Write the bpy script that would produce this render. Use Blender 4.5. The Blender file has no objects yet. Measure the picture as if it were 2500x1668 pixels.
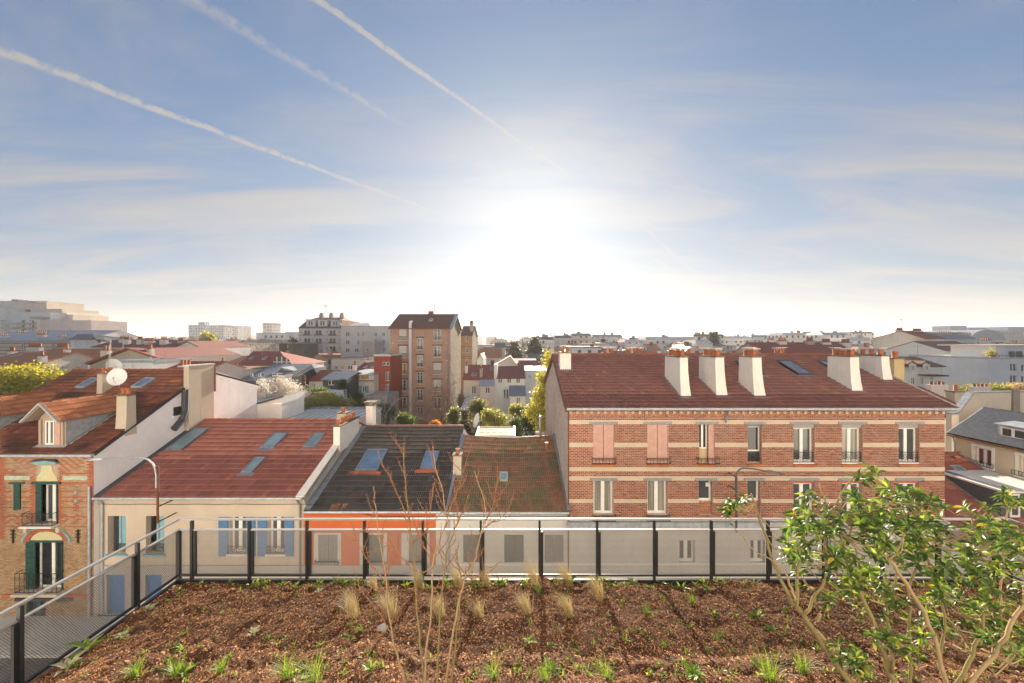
import bpy, bmesh, math, random
import numpy as np
from mathutils import Vector as V, Matrix, noise as mnoise
R = math.radians
random.seed(7)
rng = np.random.default_rng(7)
SC = bpy.context.scene
COL = SC.collection

# ------------------------------------------------------------------ camera
F, CX, CY, H = 900.0, 1250.0, 834.0, 14.0      # focal length and centre in photo pixels, eye height above the street
cam = bpy.data.cameras.new('camera')
cam.sensor_width = 36.0
cam.lens = F / 2500.0 * 36.0
cam.clip_start = 0.05
cam.clip_end = 9000.0
camo = bpy.data.objects.new('camera', cam)
camo.location = (0, 0, H)
camo.rotation_euler = (R(90), 0, 0)
COL.objects.link(camo)
SC.camera = camo

# ------------------------------------------------------------------ light
SUN_EL, SUN_AZ = R(16.0), R(3.3)               # azimuth measured from +Y towards +X
sd = V((math.sin(SUN_AZ) * math.cos(SUN_EL), math.cos(SUN_AZ) * math.cos(SUN_EL), math.sin(SUN_EL)))
sl = bpy.data.lights.new('sun', 'SUN')
sl.energy = 5.0
sl.angle = R(0.53)
sl.color = (1.0, 0.86, 0.68)
so = bpy.data.objects.new('sun', sl)
so.location = (10, 60, 60)
so.rotation_euler = sd.to_track_quat('Z', 'Y').to_euler()
COL.objects.link(so)
SC.view_settings.view_transform = 'Standard'
SC.view_settings.look = 'None'
SC.view_settings.gamma = 1.0
SC.view_settings.use_curve_mapping = False
SC.view_settings.exposure = 1.78
SC.cycles.max_bounces = 6
SC.cycles.diffuse_bounces = 3
SC.cycles.glossy_bounces = 3
SC.cycles.transmission_bounces = 3
SC.cycles.transparent_max_bounces = 16
SC.cycles.volume_bounces = 0
SC.cycles.sample_clamp_indirect = 6.0
SC.cycles.caustics_reflective = False
SC.cycles.caustics_refractive = False
SC.cycles.use_denoising = True

# ------------------------------------------------------------------ a small node calculator
class NT:
    def __init__(s, tree):
        s.t = tree
    def new(s, typ, **kw):
        n = s.t.nodes.new(typ)
        for k, v in kw.items():
            setattr(n, k, v)
        return n
    def put(s, sock, v):
        if isinstance(v, E):
            v = v.s
        if isinstance(v, bpy.types.NodeSocket):
            s.t.links.new(v, sock)
        elif v is not None:
            if isinstance(v, (tuple, list)) and len(v) == 3 and sock.type == 'RGBA':
                v = (*v, 1.0)
            sock.default_value = v
    def math(s, op, *a, clamp=False):
        n = s.new('ShaderNodeMath', operation=op, use_clamp=clamp)
        for i, v in enumerate(a):
            s.put(n.inputs[i], v)
        return E(s, n.outputs[0])
    def vm(s, op, a, b=None, out=0):
        n = s.new('ShaderNodeVectorMath', operation=op)
        s.put(n.inputs[0], a)
        if b is not None:
            s.put(n.inputs['Scale'] if op == 'SCALE' else n.inputs[1], b)
        return E(s, n.outputs['Value'] if op in ('DOT_PRODUCT', 'LENGTH') else n.outputs[0])
    def xyz(s, v):
        n = s.new('ShaderNodeSeparateXYZ'); s.put(n.inputs[0], v)
        return [E(s, o) for o in n.outputs]
    def comb(s, x, y, z):
        n = s.new('ShaderNodeCombineXYZ')
        for i, v in enumerate((x, y, z)):
            s.put(n.inputs[i], v)
        return E(s, n.outputs[0])
    def mix(s, f, a, b, mode='MIX'):
        n = s.new('ShaderNodeMix', data_type='RGBA', blend_type=mode)
        s.put(n.inputs[0], f); s.put(n.inputs[6], a); s.put(n.inputs[7], b)
        return E(s, n.outputs[2])
    def noise(s, v, scale, detail=3, rough=0.55, dist=0.0, col=False):
        n = s.new('ShaderNodeTexNoise')
        s.put(n.inputs['Vector'], v)
        n.inputs['Scale'].default_value = scale
        n.inputs['Detail'].default_value = detail
        n.inputs['Roughness'].default_value = rough
        n.inputs['Distortion'].default_value = dist
        return E(s, n.outputs['Color' if col else 'Fac'])
    def step(s, x, a, b):                      # smooth 0..1 between a and b
        n = s.new('ShaderNodeMapRange', interpolation_type='SMOOTHSTEP')
        s.put(n.inputs[0], x); s.put(n.inputs[1], a); s.put(n.inputs[2], b)
        return E(s, n.outputs[0])
    def ramp(s, f, stops):
        n = s.new('ShaderNodeValToRGB'); s.put(n.inputs[0], f)
        e = n.color_ramp.elements
        while len(e) < len(stops):
            e.new(0.5)
        for k, (p, c) in enumerate(stops):
            e[k].position = p; e[k].color = (*c, 1)
        return E(s, n.outputs[0])
class E:
    def __init__(s, n, sock):
        s.n, s.s = n, sock
    def __add__(s, o): return s.n.math('ADD', s, o)
    def __radd__(s, o): return s.n.math('ADD', o, s)
    def __sub__(s, o): return s.n.math('SUBTRACT', s, o)
    def __rsub__(s, o): return s.n.math('SUBTRACT', o, s)
    def __mul__(s, o): return s.n.math('MULTIPLY', s, o)
    def __rmul__(s, o): return s.n.math('MULTIPLY', o, s)
    def __truediv__(s, o): return s.n.math('DIVIDE', s, o)

# ------------------------------------------------------------------ sky with cirrus and contrails
world = bpy.data.worlds.new('World')
SC.world = world
world.use_nodes = True
world.node_tree.nodes.clear()
w = NT(world.node_tree)
sky = w.new('ShaderNodeTexSky', sky_type='NISHITA', sun_disc=False)
sky.sun_elevation = SUN_EL
sky.sun_rotation = SUN_AZ
sky.altitude = 0
sky.air_density = 1.0
sky.dust_density = 1.3
sky.ozone_density = 2.0
skyc = w.vm('MULTIPLY', E(w, sky.outputs[0]), (0.55, 0.80, 1.28))
vdir = E(w, w.new('ShaderNodeTexCoord').outputs['Generated'])
dx, dy, dz = w.xyz(vdir)
dzc = w.math('MAXIMUM', dz, 0.015)
plane = w.comb(dx / (dzc + 0.12), dy / (dzc + 0.12), 0.0)
mp = w.new('ShaderNodeMapping')
w.put(mp.inputs[0], plane)
mp.inputs['Rotation'].default_value = (0, 0, R(-32))
mp.inputs['Scale'].default_value = (0.30, 1.15, 1)
wisps = w.noise(E(w, mp.outputs[0]), 1.5, 7, 0.62, 0.9)
patch = w.noise(plane, 0.55, 3, 0.5)
cloud = w.step(wisps, 0.40, 0.70) * w.step(patch, 0.25, 0.58)
veil = w.step(dz, 0.5, 0.02) * 0.45
cloud = w.math('MINIMUM', cloud * 0.85 + veil * w.step(wisps, 0.25, 0.7), 0.9)
lum = w.vm('DOT_PRODUCT', skyc, (0.25, 0.5, 0.25))
ccol = w.vm('SCALE', w.comb(0.96, 0.985, 1.02), lum * 1.3 + 0.55)
out = w.mix(cloud, skyc, ccol)
def pdir(px, py):
    return V(((px - CX) / F, 1.0, (CY - py) / F)).normalized()
def contrail(out, p, q, width, strength, seed, wob=0.004, fade=0.05, back=-0.5):
    a, b = pdir(*p), pdir(*q)
    n = a.cross(b).normalized()
    t1 = n.cross(a).normalized()
    end = math.atan2(b.dot(t1), b.dot(a))
    along = w.math('ARCTAN2', w.vm('DOT_PRODUCT', vdir, tuple(t1)), w.vm('DOT_PRODUCT', vdir, tuple(a)))
    wv = w.comb(along * 7.0 + seed, seed * 1.3, 0.0)
    off = w.vm('DOT_PRODUCT', vdir, tuple(n)) + (w.noise(wv, 1.0, 3, 0.5) - 0.5) * wob
    fine = w.noise(w.vm('ADD', vdir, (seed, 0, 0)), 60.0, 4, 0.65)
    rag = w.math('ABSOLUTE', off + (fine - 0.5) * (width * 1.3))
    wid = width * (1.0 - along * (0.62 / end))
    band = w.math('SUBTRACT', 1.0, rag / wid, clamp=True)
    band = band * w.step(fine, 0.25, 0.7) * w.step(along, back - fade, back + 0.05) * w.step(along, end, end - fade) * strength
    return w.mix(w.math('MINIMUM', band, 0.9), out, w.vm('SCALE', w.comb(1, 0.99, 0.98), lum * 1.1 + 1.8))
out = contrail(out, (0, 128), (1075, 522), 0.0085, 1.8, 3.1, 0.018)
out = contrail(out, (480, 10), (1000, 312), 0.014, 0.7, 9.7, 0.012)
out = contrail(out, (765, -5), (1400, 435), 0.0075, 2.4, 5.3, 0.010, 0.03)
out = contrail(out, (1560, 545), (1745, 712), 0.006, 0.7, 12.9, 0.004, 0.05, 0.0)
out = contrail(out, (1580, 620), (1720, 712), 0.006, 0.6, 17.9, 0.004, 0.05, 0.0)
out = contrail(out, (120, 672), (900, 742), 0.014, 0.8, 21.2, 0.006, 0.2, 0.05)
bg = w.new('ShaderNodeBackground')
soft = w.vm('DIVIDE', out, w.vm('ADD', w.vm('SCALE', out, 1.0 / 5.2), (1, 1, 1)))   # bright end of the sky rolls off as in the exposure-blended photo
soft = w.vm('ADD', soft, w.vm('SCALE', out, 0.05))
w.put(bg.inputs[0], soft)
bg.inputs[1].default_value = 0.05
world.cycles.sampling_method = 'MANUAL'
world.cycles.sample_map_resolution = 512
wo = w.new('ShaderNodeOutputWorld')
w.t.links.new(bg.outputs[0], wo.inputs[0])

# ------------------------------------------------------------------ helpers
def P(px, py, Y):
    return V(((px - CX) * Y / F, Y, H - (py - CY) * Y / F))
def X_(px, Y): return (px - CX) * Y / F
def Z_(py, Y): return H - (py - CY) * Y / F
ROOT = {}
def thing(name, label, cat, loc=(0, 0, 0), group=None):
    o = bpy.data.objects.new(name, None)
    COL.objects.link(o)
    o.location = loc
    o.empty_display_size = 0.2
    ROOT[o.name] = V(loc)
    return tag(o, label, cat, group)
def tag(o, label, cat, group=None):
    o['label'] = label
    o['category'] = cat
    if group:
        o['group'] = group
    return o
def origin(o):
    return ROOT.get(o.name, V((0, 0, 0))) if o else V((0, 0, 0))
def link(name, me, m, parent=None, kind=None):
    o = bpy.data.objects.new(name, me)
    COL.objects.link(o)
    if m and not me.materials:
        me.materials.append(m)
    if parent:
        o.parent = parent
        ROOT[o.name] = origin(parent)
    if kind:
        o['kind'] = kind
    return o
class MB:
    """collects faces in world coordinates; build() links them as one mesh object"""
    def __init__(s):
        s.v, s.f, s.r, s.m = [], [], [], None
    def add(s, vs, fs, rnd=0.0):
        b = len(s.v)
        if s.m is not None:
            vs = [s.m @ V(p) for p in vs]
        s.v += [tuple(p) for p in vs]
        for f in fs:
            s.f.append(tuple(b + i for i in f)); s.r.append(rnd)
        return s
    def quad(s, *p, rnd=0.0):
        return s.add(p, [tuple(range(len(p)))], rnd)
    def box(s, x0, x1, y0, y1, z0, z1, rnd=0.0):
        vs = [(x, y, z) for z in (z0, z1) for y in (y0, y1) for x in (x0, x1)]
        return s.add(vs, [(0, 2, 3, 1), (4, 5, 7, 6), (0, 1, 5, 4), (2, 6, 7, 3), (0, 4, 6, 2), (1, 3, 7, 5)], rnd)
    def bar(s, p, q, w, h, up=(0, 0, 1)):      # a square bar from p to q
        p, q = V(p), V(q)
        d = (q - p).normalized()
        side = d.cross(V(up))
        side = side.normalized() if side.length > 1e-5 else V((1, 0, 0))
        u = side.cross(d)
        vs = [e + side * a * w / 2 + u * b * h / 2 for e in (p, q) for a, b in ((-1, -1), (1, -1), (1, 1), (-1, 1))]
        return s.add(vs, [(0, 3, 2, 1), (4, 5, 6, 7), (0, 1, 5, 4), (1, 2, 6, 5), (2, 3, 7, 6), (3, 0, 4, 7)])
    def slab(s, pts, t, rnd=0.0):              # a planar polygon thickened downwards along its normal
        pts = [V(p) for p in pts]
        n = (pts[1] - pts[0]).cross(pts[2] - pts[0]).normalized() * t
        k = len(pts)
        vs = pts + [p - n for p in pts]
        fs = [tuple(range(k)), tuple(range(2 * k - 1, k - 1, -1))] + [(i, k + i, k + (i + 1) % k, (i + 1) % k) for i in range(k)]
        return s.add(vs, fs, rnd)
    def tube(s, pts, rad, n=6, cap=True):
        pts = [V(p) for p in pts]
        if not isinstance(rad, (list, tuple)):
            rad = [rad] * len(pts)
        vs, fs = [], []
        ref = None
        for i, p in enumerate(pts):
            d = (pts[min(i + 1, len(pts) - 1)] - pts[max(i - 1, 0)]).normalized()
            if ref is None:
                ref = V((1, 0, 0)) if abs(d.x) < 0.8 else V((0, 1, 0))
            a = (ref - d * ref.dot(d)).normalized(); ref = a
            b = d.cross(a)
            for j in range(n):
                t = 2 * math.pi * j / n
                vs.append(p + (a * math.cos(t) + b * math.sin(t)) * rad[i])
        for i in range(len(pts) - 1):
            for j in range(n):
                fs.append((i * n + j, i * n + (j + 1) % n, (i + 1) * n + (j + 1) % n, (i + 1) * n + j))
        if cap:
            fs.append(tuple(range(n - 1, -1, -1)))
            fs.append(tuple(range((len(pts) - 1) * n, len(pts) * n)))
        return s.add(vs, fs)
    def lathe(s, c, prof, n=12):               # prof: (radius, z) pairs
        c = V(c)
        vs = [c + V((r * math.cos(2 * math.pi * j / n), r * math.sin(2 * math.pi * j / n), z)) for r, z in prof for j in range(n)]
        fs = [(i * n + j, i * n + (j + 1) % n, (i + 1) * n + (j + 1) % n, (i + 1) * n + j) for i in range(len(prof) - 1) for j in range(n)]
        fs.append(tuple(range(n - 1, -1, -1))); fs.append(tuple(range((len(prof) - 1) * n, len(prof) * n)))
        return s.add(vs, fs)
    def facade(s, x0, x1, z0, z1, y, holes, reveal=0.2):   # wall facing -y with openings and their reveals
        xs = sorted({x0, x1, *[min(max(h[i], x0), x1) for h in holes for i in (0, 1)]})
        zs = sorted({z0, z1, *[min(max(h[i], z0), z1) for h in holes for i in (2, 3)]})
        for a, b in zip(xs, xs[1:]):
            for c, d in zip(zs, zs[1:]):
                mx, mz = (a + b) / 2, (c + d) / 2
                if not any(h[0] < mx < h[1] and h[2] < mz < h[3] for h in holes):
                    s.quad((a, y, c), (b, y, c), (b, y, d), (a, y, d))
        for a, b, c, d in holes:
            r = y + reveal
            s.quad((a, y, c), (a, y, d), (a, r, d), (a, r, c)); s.quad((b, y, c), (b, r, c), (b, r, d), (b, y, d))
            s.quad((a, y, c), (a, r, c), (b, r, c), (b, y, c)); s.quad((a, y, d), (b, y, d), (b, r, d), (a, r, d))
        return s
    def build(s, name, m, parent=None, kind=None, smooth=False):
        o = origin(parent)
        me = bpy.data.meshes.new(name)
        me.from_pydata([(a - o.x, b - o.y, c - o.z) for a, b, c in s.v], [], s.f)
        if any(s.r):
            at = me.attributes.new('rnd', 'FLOAT', 'FACE')
            at.data.foreach_set('value', np.array(s.r, np.float32))
        if smooth:
            me.polygons.foreach_set('use_smooth', [True] * len(me.polygons))
        me.update()
        return link(name, me, m, parent, kind)
def bulk(name, tv, tf, mats, m, parent=None, kind='stuff', rnd=None, smooth=False):
    """many copies of a small template (tv verts, tf faces) as one mesh"""
    tv = np.asarray(tv, np.float64); k = len(mats); n = len(tv)
    mats = np.asarray(mats, np.float64)
    vs = np.einsum('kij,nj->kni', mats[:, :3, :3], tv) + mats[:, None, :3, 3]
    vs = vs.reshape(-1, 3) - np.array(origin(parent))
    tot = np.array([len(f) for f in tf]); flat = np.array([i for f in tf for i in f])
    loops = (flat[None, :] + (np.arange(k) * n)[:, None]).ravel()
    totals = np.tile(tot, k)
    starts = np.concatenate([[0], np.cumsum(totals)[:-1]])
    me = bpy.data.meshes.new(name)
    me.vertices.add(len(vs)); me.vertices.foreach_set('co', vs.astype(np.float32).ravel())
    me.loops.add(len(loops)); me.loops.foreach_set('vertex_index', loops.astype(np.int32))
    me.polygons.add(len(totals)); me.polygons.foreach_set('loop_start', starts.astype(np.int32))
    if smooth:
        me.polygons.foreach_set('use_smooth', np.ones(len(totals), bool))
    if rnd is None:
        rnd = rng.random(k)
    at = me.attributes.new('rnd', 'FLOAT', 'FACE')
    at.data.foreach_set('value', np.repeat(np.asarray(rnd, np.float32), len(tf)))
    me.update(calc_edges=True); me.validate()
    return link(name, me, m, parent, kind)
def pieces(single, plural, tv, tf, mats, m, parent, keep=300, ok=None):
    """the pieces that show largest become objects of their own, the rest one mesh"""
    o = np.array(origin(parent))
    order = []
    for i, a in enumerate(mats):
        x, y, z = a[0][3], a[1][3], a[2][3]
        px, py = CX + x / y * F, CY - (z - H) / y * F
        good = 0 < px < 2500 and 0 < py < 1668 and (ok is None or ok(px, py))
        order.append((0 if good else 1, y + 0.02 * abs(x), i))
    order.sort()
    first = [i for g, _, i in order[:keep] if g == 0]
    fs = set(first)
    me = bpy.data.meshes.new(single)
    me.from_pydata([tuple(p) for p in tv], [], tf)
    me.materials.append(m)
    for i in first:
        ob = bpy.data.objects.new(single, me)
        COL.objects.link(ob)
        ob.parent = parent
        mm = Matrix([list(r) for r in mats[i]])
        mm.translation -= V(o)
        ob.matrix_local = mm
    rest = [mats[i] for i in range(len(mats)) if i not in fs]
    if rest:
        bulk(plural, tv, tf, rest, m, parent)
def copy_tree(o, loc=None, parent=None):
    c = o.copy(); COL.objects.link(c)
    if parent: c.parent = parent
    if loc is not None: c.location = loc
    ROOT[c.name] = V(c.location) if parent is None else origin(parent)
    for ch in o.children:
        copy_tree(ch, None, c)
    return c
class Plane:
    """a roof plane through an eave line (constant Y) and a ridge line"""
    def __init__(s, Y0, z0, Y1, z1):
        s.Y0, s.z0, s.k = Y0, z0, (z1 - z0) / (Y1 - Y0)
    def z(s, Y): return s.z0 + s.k * (Y - s.Y0)
    def hit(s, px, py):
        c = (py - CY) / F
        Y = (H - s.z0 + s.k * s.Y0) / (c + s.k)
        return V(((px - CX) / F * Y, Y, s.z(Y)))

# ------------------------------------------------------------------ materials
MATS = {}
def mat(name, rough=0.85, metal=0.0, spec=0.3):
    m = bpy.data.materials.new(name)
    m.use_nodes = True
    n = NT(m.node_tree)
    b = m.node_tree.nodes['Principled BSDF']
    b.inputs['Roughness'].default_value = rough
    b.inputs['Metallic'].default_value = metal
    b.inputs['Specular IOR Level'].default_value = spec
    n.b = b
    n.pos = E(n, n.new('ShaderNodeNewGeometry').outputs['Position'])
    MATS[name] = m
    return m, n
def bump(n, h, dist=0.01, strength=0.6):
    k = n.new('ShaderNodeBump')
    k.inputs['Distance'].default_value = dist
    k.inputs['Strength'].default_value = strength
    n.put(k.inputs['Height'], h)
    n.t.links.new(k.outputs[0], n.b.inputs['Normal'])
def rnd(n):
    a = n.new('ShaderNodeAttribute', attribute_name='rnd')
    return n.math('FRACT', E(n, a.outputs['Fac']) + E(n, n.new('ShaderNodeObjectInfo').outputs['Random']))
def mul(c, k): return tuple(min(1.0, x * k) for x in c)
def plaster(name, c, dirt=0.3, rough=0.9, scale=1.0, dirtcol=(0.16, 0.13, 0.11)):
    m, n = mat(name, rough)
    big = n.noise(n.pos, 0.7 * scale, 4, 0.6)
    x, y, z = n.xyz(n.pos)
    streak = n.noise(n.comb(x * 2.6, y * 2.6, z * 0.22), 1.6 * scale, 5, 0.65)
    fine = n.noise(n.pos, 24 * scale, 2)
    col = n.mix(n.step(big, 0.3, 0.75), mul(c, 0.9), mul(c, 1.06))
    col = n.mix(n.step(streak * 0.6 + big * 0.4, 0.5, 0.78) * dirt, col, dirtcol)
    n.put(n.b.inputs['Base Color'], col)
    bump(n, fine, 0.006, 0.5)
    return m
def paint(name, c, rough=0.5, metal=0.0, var=0.18, spec=0.4):
    m, n = mat(name, rough, metal, spec)
    k = n.noise(n.pos, 5.0, 4, 0.6)
    n.put(n.b.inputs['Base Color'], n.mix(n.step(k, 0.25, 0.75), mul(c, 1 - var), mul(c, 1 + var * 0.5)))
    return m
def tilemat(name, c0, c1, c2, moss=0.0, mosscol=(0.075, 0.07, 0.03), dark=0.0, rough=0.75):
    m, n = mat(name, 0.62, 0, 0.4)
    r = rnd(n)
    big = n.noise(n.pos, 0.55, 5, 0.65)
    fine = n.noise(n.pos, 14.0, 3, 0.6)
    col = n.ramp(r, [(0.0, c0), (0.5, c1), (0.93, c1), (1.0, c2)])
    col = n.mix(n.step(fine, 0.35, 0.75) * 0.35, col, mul(c0, 0.6))
    if dark:
        col = n.mix(n.step(big, 0.48, 0.66) * dark, col, (0.022, 0.02, 0.019))
    if moss:
        mo = n.noise(n.pos, 1.3, 6, 0.7)
        col = n.mix(n.step(mo * 0.7 + fine * 0.3, 0.42, 0.62) * moss, col, mosscol)
    n.put(n.b.inputs['Base Color'], col)
    bump(n, fine, 0.004, 0.5)
    return m
def brickmat(name, cols):
    m, n = mat(name, 0.85)
    r = rnd(n)
    k = len(cols) - 1
    col = n.ramp(r, [(i / k, c) for i, c in enumerate(cols)])
    f = n.noise(n.pos, 30.0, 3)
    b = n.noise(n.pos, 0.8, 4)
    col = n.mix(n.step(f, 0.4, 0.8) * 0.35, col, mul(cols[0], 0.55))
    col = n.mix(n.step(b, 0.42, 0.75) * 0.4, col, (0.14, 0.09, 0.065))  # broad mottling: dirt, strengthened to suggest patches of reflected light in the colour
    pale = n.noise(n.pos, 0.55, 5, 0.65)
    col = n.mix(n.step(pale, 0.52, 0.72) * 0.35, col, (0.50, 0.34, 0.26))
    n.put(n.b.inputs['Base Color'], col)
    bump(n, f, 0.003, 0.5)
    return m
def bricktex(name, c1, c2, mortar, bw=0.22, bh=0.075, ms=0.012, dirt=0.2):
    m, n = mat(name, 0.88)
    x, y, z = n.xyz(n.pos)
    t = n.new('ShaderNodeTexBrick')
    n.put(t.inputs['Vector'], n.comb(x + y, z, 0.0))
    n.put(t.inputs['Color1'], c1); n.put(t.inputs['Color2'], c2); n.put(t.inputs['Mortar'], mortar)
    t.inputs['Scale'].default_value = 1.0
    t.inputs['Brick Width'].default_value = bw
    t.inputs['Row Height'].default_value = bh
    t.inputs['Mortar Size'].default_value = ms
    b = n.noise(n.pos, 0.5, 5, 0.65)
    f = n.noise(n.pos, 9.0, 3)
    col = n.mix(n.step(b, 0.42, 0.72) * dirt, E(n, t.outputs['Color']), mul(c1, 0.45))
    col = n.mix(n.step(f, 0.45, 0.8) * 0.25, col, mul(c2, 1.25))
    n.put(n.b.inputs['Base Color'], col)
    return m
def glassmat(name, c=(0.02, 0.024, 0.028), rough=0.06, stripes=None):
    m, n = mat(name, rough, 0.0, 0.75)
    if stripes:
        x, y, z = n.xyz(n.pos)
        f = n.noise(n.comb(x * 9.0, y * 9.0, z * 0.25), 1.4, 2)
        n.put(n.b.inputs['Base Color'], n.mix(n.step(f, 0.35, 0.65), mul(c, 0.55), c))
    else:
        f = n.noise(n.pos, 1.1, 2)
        n.put(n.b.inputs['Base Color'], n.mix(f, mul(c, 0.6), mul(c, 1.8)))
    return m
def leafmat(name, c0, c1, c2, trans=0.45, rough=0.5, spec=0.4, tint=(1.9, 1.7, 0.65)):
    m, n = mat(name, rough, 0.0, spec)
    r = rnd(n)
    col = n.ramp(r, [(0.0, c0), (0.6, c1), (1.0, c2)])
    n.put(n.b.inputs['Base Color'], col)
    tr = n.new('ShaderNodeBsdfTranslucent')
    n.put(tr.inputs[0], n.mix(1.0, col, tint, 'MULTIPLY'))
    mx = n.new('ShaderNodeMixShader'); mx.inputs[0].default_value = trans
    n.t.links.new(n.b.outputs[0], mx.inputs[1]); n.t.links.new(tr.outputs[0], mx.inputs[2])
    n.t.links.new(mx.outputs[0], m.node_tree.nodes['Material Output'].inputs['Surface'])
    return m
def farwall(name, c, win=(0.09, 0.1, 0.12), px=3.1, pz=3.0):
    """render on a block so far off that its openings are a few pixels"""
    m, n = mat(name, 0.85)
    x, y, z = n.xyz(n.pos)
    u = n.math('FRACT', (x + y) / px); v = n.math('FRACT', z / pz)
    hole = n.step(u, 0.30, 0.33) * n.step(u, 0.68, 0.65) * n.step(v, 0.32, 0.35) * n.step(v, 0.82, 0.79)
    cell = n.new('ShaderNodeTexWhiteNoise', noise_dimensions='3D')
    n.put(cell.inputs['Vector'], n.comb(n.math('FLOOR', (x + y) / px), n.math('FLOOR', z / pz), 0.0))
    big = n.noise(n.pos, 0.05, 3)
    col = n.mix(big, mul(c, 0.85), mul(c, 1.1))
    g = n.new('ShaderNodeNewGeometry')
    up = n.xyz(E(n, g.outputs['Normal']))[2]
    hole = hole * n.step(n.math('ABSOLUTE', up), 0.4, 0.3)
    col = n.mix(hole * n.step(E(n, cell.outputs['Value']), 0.12, 0.2), col, win)
    n.put(n.b.inputs['Base Color'], col)
    return m

white_paint = paint('white_paint', (0.78, 0.77, 0.74), 0.45, var=0.06)
roller_white = paint('roller_shutter_white', (0.72, 0.68, 0.63), 0.55, var=0.05)
iron = paint('black_ironwork', (0.018, 0.018, 0.02), 0.5)
anthracite = paint('anthracite_steel', (0.030, 0.032, 0.036), 0.42, 0.3)
alu = paint('brushed_aluminium_rail', (0.34, 0.335, 0.33), 0.55, 0.4, 0.1)
zinc = paint('weathered_zinc', (0.26, 0.29, 0.34), 0.5, 0.35, 0.3)
zinc_pale = paint('pale_zinc', (0.46, 0.49, 0.52), 0.45, 0.3, 0.25)
lead_dark = paint('dark_flashing', (0.06, 0.065, 0.08), 0.6, 0.2, 0.3)
slate = paint('blue_slate', (0.055, 0.065, 0.085), 0.5, 0.0, 0.4)
lintel_steel = paint('grey_painted_lintel', (0.27, 0.29, 0.33), 0.6, 0.1, 0.2)
terracotta = paint('terracotta_pot', (0.42, 0.13, 0.055), 0.7, 0, 0.35)
pot_cap = paint('pale_pot_cap', (0.62, 0.58, 0.53), 0.8, 0, 0.2)
cap_stone = paint('mossy_cap_stone', (0.17, 0.14, 0.10), 0.9, 0, 0.4)
rust = paint('rusty_steel', (0.20, 0.07, 0.03), 0.8, 0.2, 0.4)
lamp_grey = paint('galvanised_lamp_arm', (0.42, 0.43, 0.44), 0.4, 0.5)
lamp_dark = paint('dark_lamp_arm', (0.10, 0.11, 0.13), 0.45, 0.3)
pane = glassmat('window_glass')
pane_mid = glassmat('window_glass_grey', (0.06, 0.065, 0.07), 0.08)
pane_sky = glassmat('skylight_glass', (0.16, 0.24, 0.27), 0.05)
pane_blue = glassmat('blue_skylight_glass', (0.10, 0.17, 0.27), 0.05)
curtain = glassmat('curtained_glass', (0.36, 0.34, 0.28), 0.2, True)
curtain_red = glassmat('red_curtained_glass', (0.22, 0.05, 0.06), 0.25, True)
amber = glassmat('amber_glass', (0.5, 0.28, 0.09), 0.25)  # panes with an amber base colour
blue_paint = paint('blue_shutter_paint', (0.085, 0.20, 0.40), 0.55, 0, 0.2)
sky_paint = paint('light_blue_frame_paint', (0.20, 0.43, 0.56), 0.5, 0, 0.15)
green_paint = paint('bottle_green_paint', (0.020, 0.075, 0.065), 0.5, 0, 0.3)
pink_shutter = paint('pink_shutter_paint', (0.56, 0.33, 0.27), 0.65, 0, 0.12)
grey_shutter = paint('grey_shutter_paint', (0.22, 0.22, 0.22), 0.6, 0, 0.2)
green_grey = paint('grey_green_shutter_paint', (0.10, 0.12, 0.11), 0.6, 0, 0.2)
cream_wall = plaster('cream_render', (0.54, 0.455, 0.365), 0.24)
grey_plinth = plaster('grey_plinth_render', (0.42, 0.39, 0.37), 0.25)
orange_wall = plaster('orange_render', (0.54, 0.13, 0.042), 0.2)
salmon_wall = plaster('salmon_render', (0.48, 0.13, 0.075), 0.12)
white_wall = plaster('white_render', (0.58, 0.55, 0.51), 0.26)
party_wall_mat = plaster('weathered_white_render', (0.84, 0.82, 0.80), 0.18)
stack_mat = plaster('stained_stack_render', (0.50, 0.43, 0.34), 0.6, scale=1.6)
stack_white = plaster('white_stack_render', (0.76, 0.72, 0.67), 0.42, scale=2.0)
rubble = None
def rubblemat(name, c0, c1, joint, scale):
    m, n = mat(name, 0.95)
    v = n.new('ShaderNodeTexVoronoi', feature='F1'); n.put(v.inputs['Vector'], n.pos); v.inputs['Scale'].default_value = scale
    d = n.new('ShaderNodeTexVoronoi', feature='DISTANCE_TO_EDGE'); n.put(d.inputs['Vector'], n.pos); d.inputs['Scale'].default_value = scale
    r = n.xyz(E(n, v.outputs['Color']))[0]
    col = n.mix(r, c0, c1)
    col = n.mix(n.step(E(n, d.outputs['Distance']), 0.10, 0.02), col, joint)
    n.put(n.b.inputs['Base Color'], n.mix(n.step(n.noise(n.pos, 0.5, 5), 0.45, 0.7) * 0.25, col, mul(c0, 0.5)))
    bump(n, n.step(E(n, d.outputs['Distance']), 0.0, 0.2), 0.03, 0.6)
    return m
rubble = rubblemat('rubble_gable_render', (0.42, 0.34, 0.28), (0.62, 0.54, 0.47), (0.56, 0.5, 0.44), 5.0)
flint = rubblemat('flint_gable_wall', (0.10, 0.075, 0.045), (0.36, 0.29, 0.19), (0.33, 0.26, 0.17), 2.6)
tile_red = tilemat('red_machine_tiles', (0.24, 0.085, 0.066), (0.32, 0.115, 0.09), (0.42, 0.17, 0.11), 0.1)
tile_brown = tilemat('maroon_machine_tiles', (0.17, 0.075, 0.064), (0.22, 0.095, 0.08), (0.30, 0.13, 0.095))
tile_old = tilemat('old_mixed_tiles', (0.14, 0.045, 0.03), (0.24, 0.075, 0.045), (0.42, 0.15, 0.07), 0.25, dark=0.75)
tile_black = tilemat('sooty_tiles', (0.055, 0.048, 0.047), (0.092, 0.078, 0.076), (0.17, 0.085, 0.06), 0.4, (0.085, 0.08, 0.055), 0.35)
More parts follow.
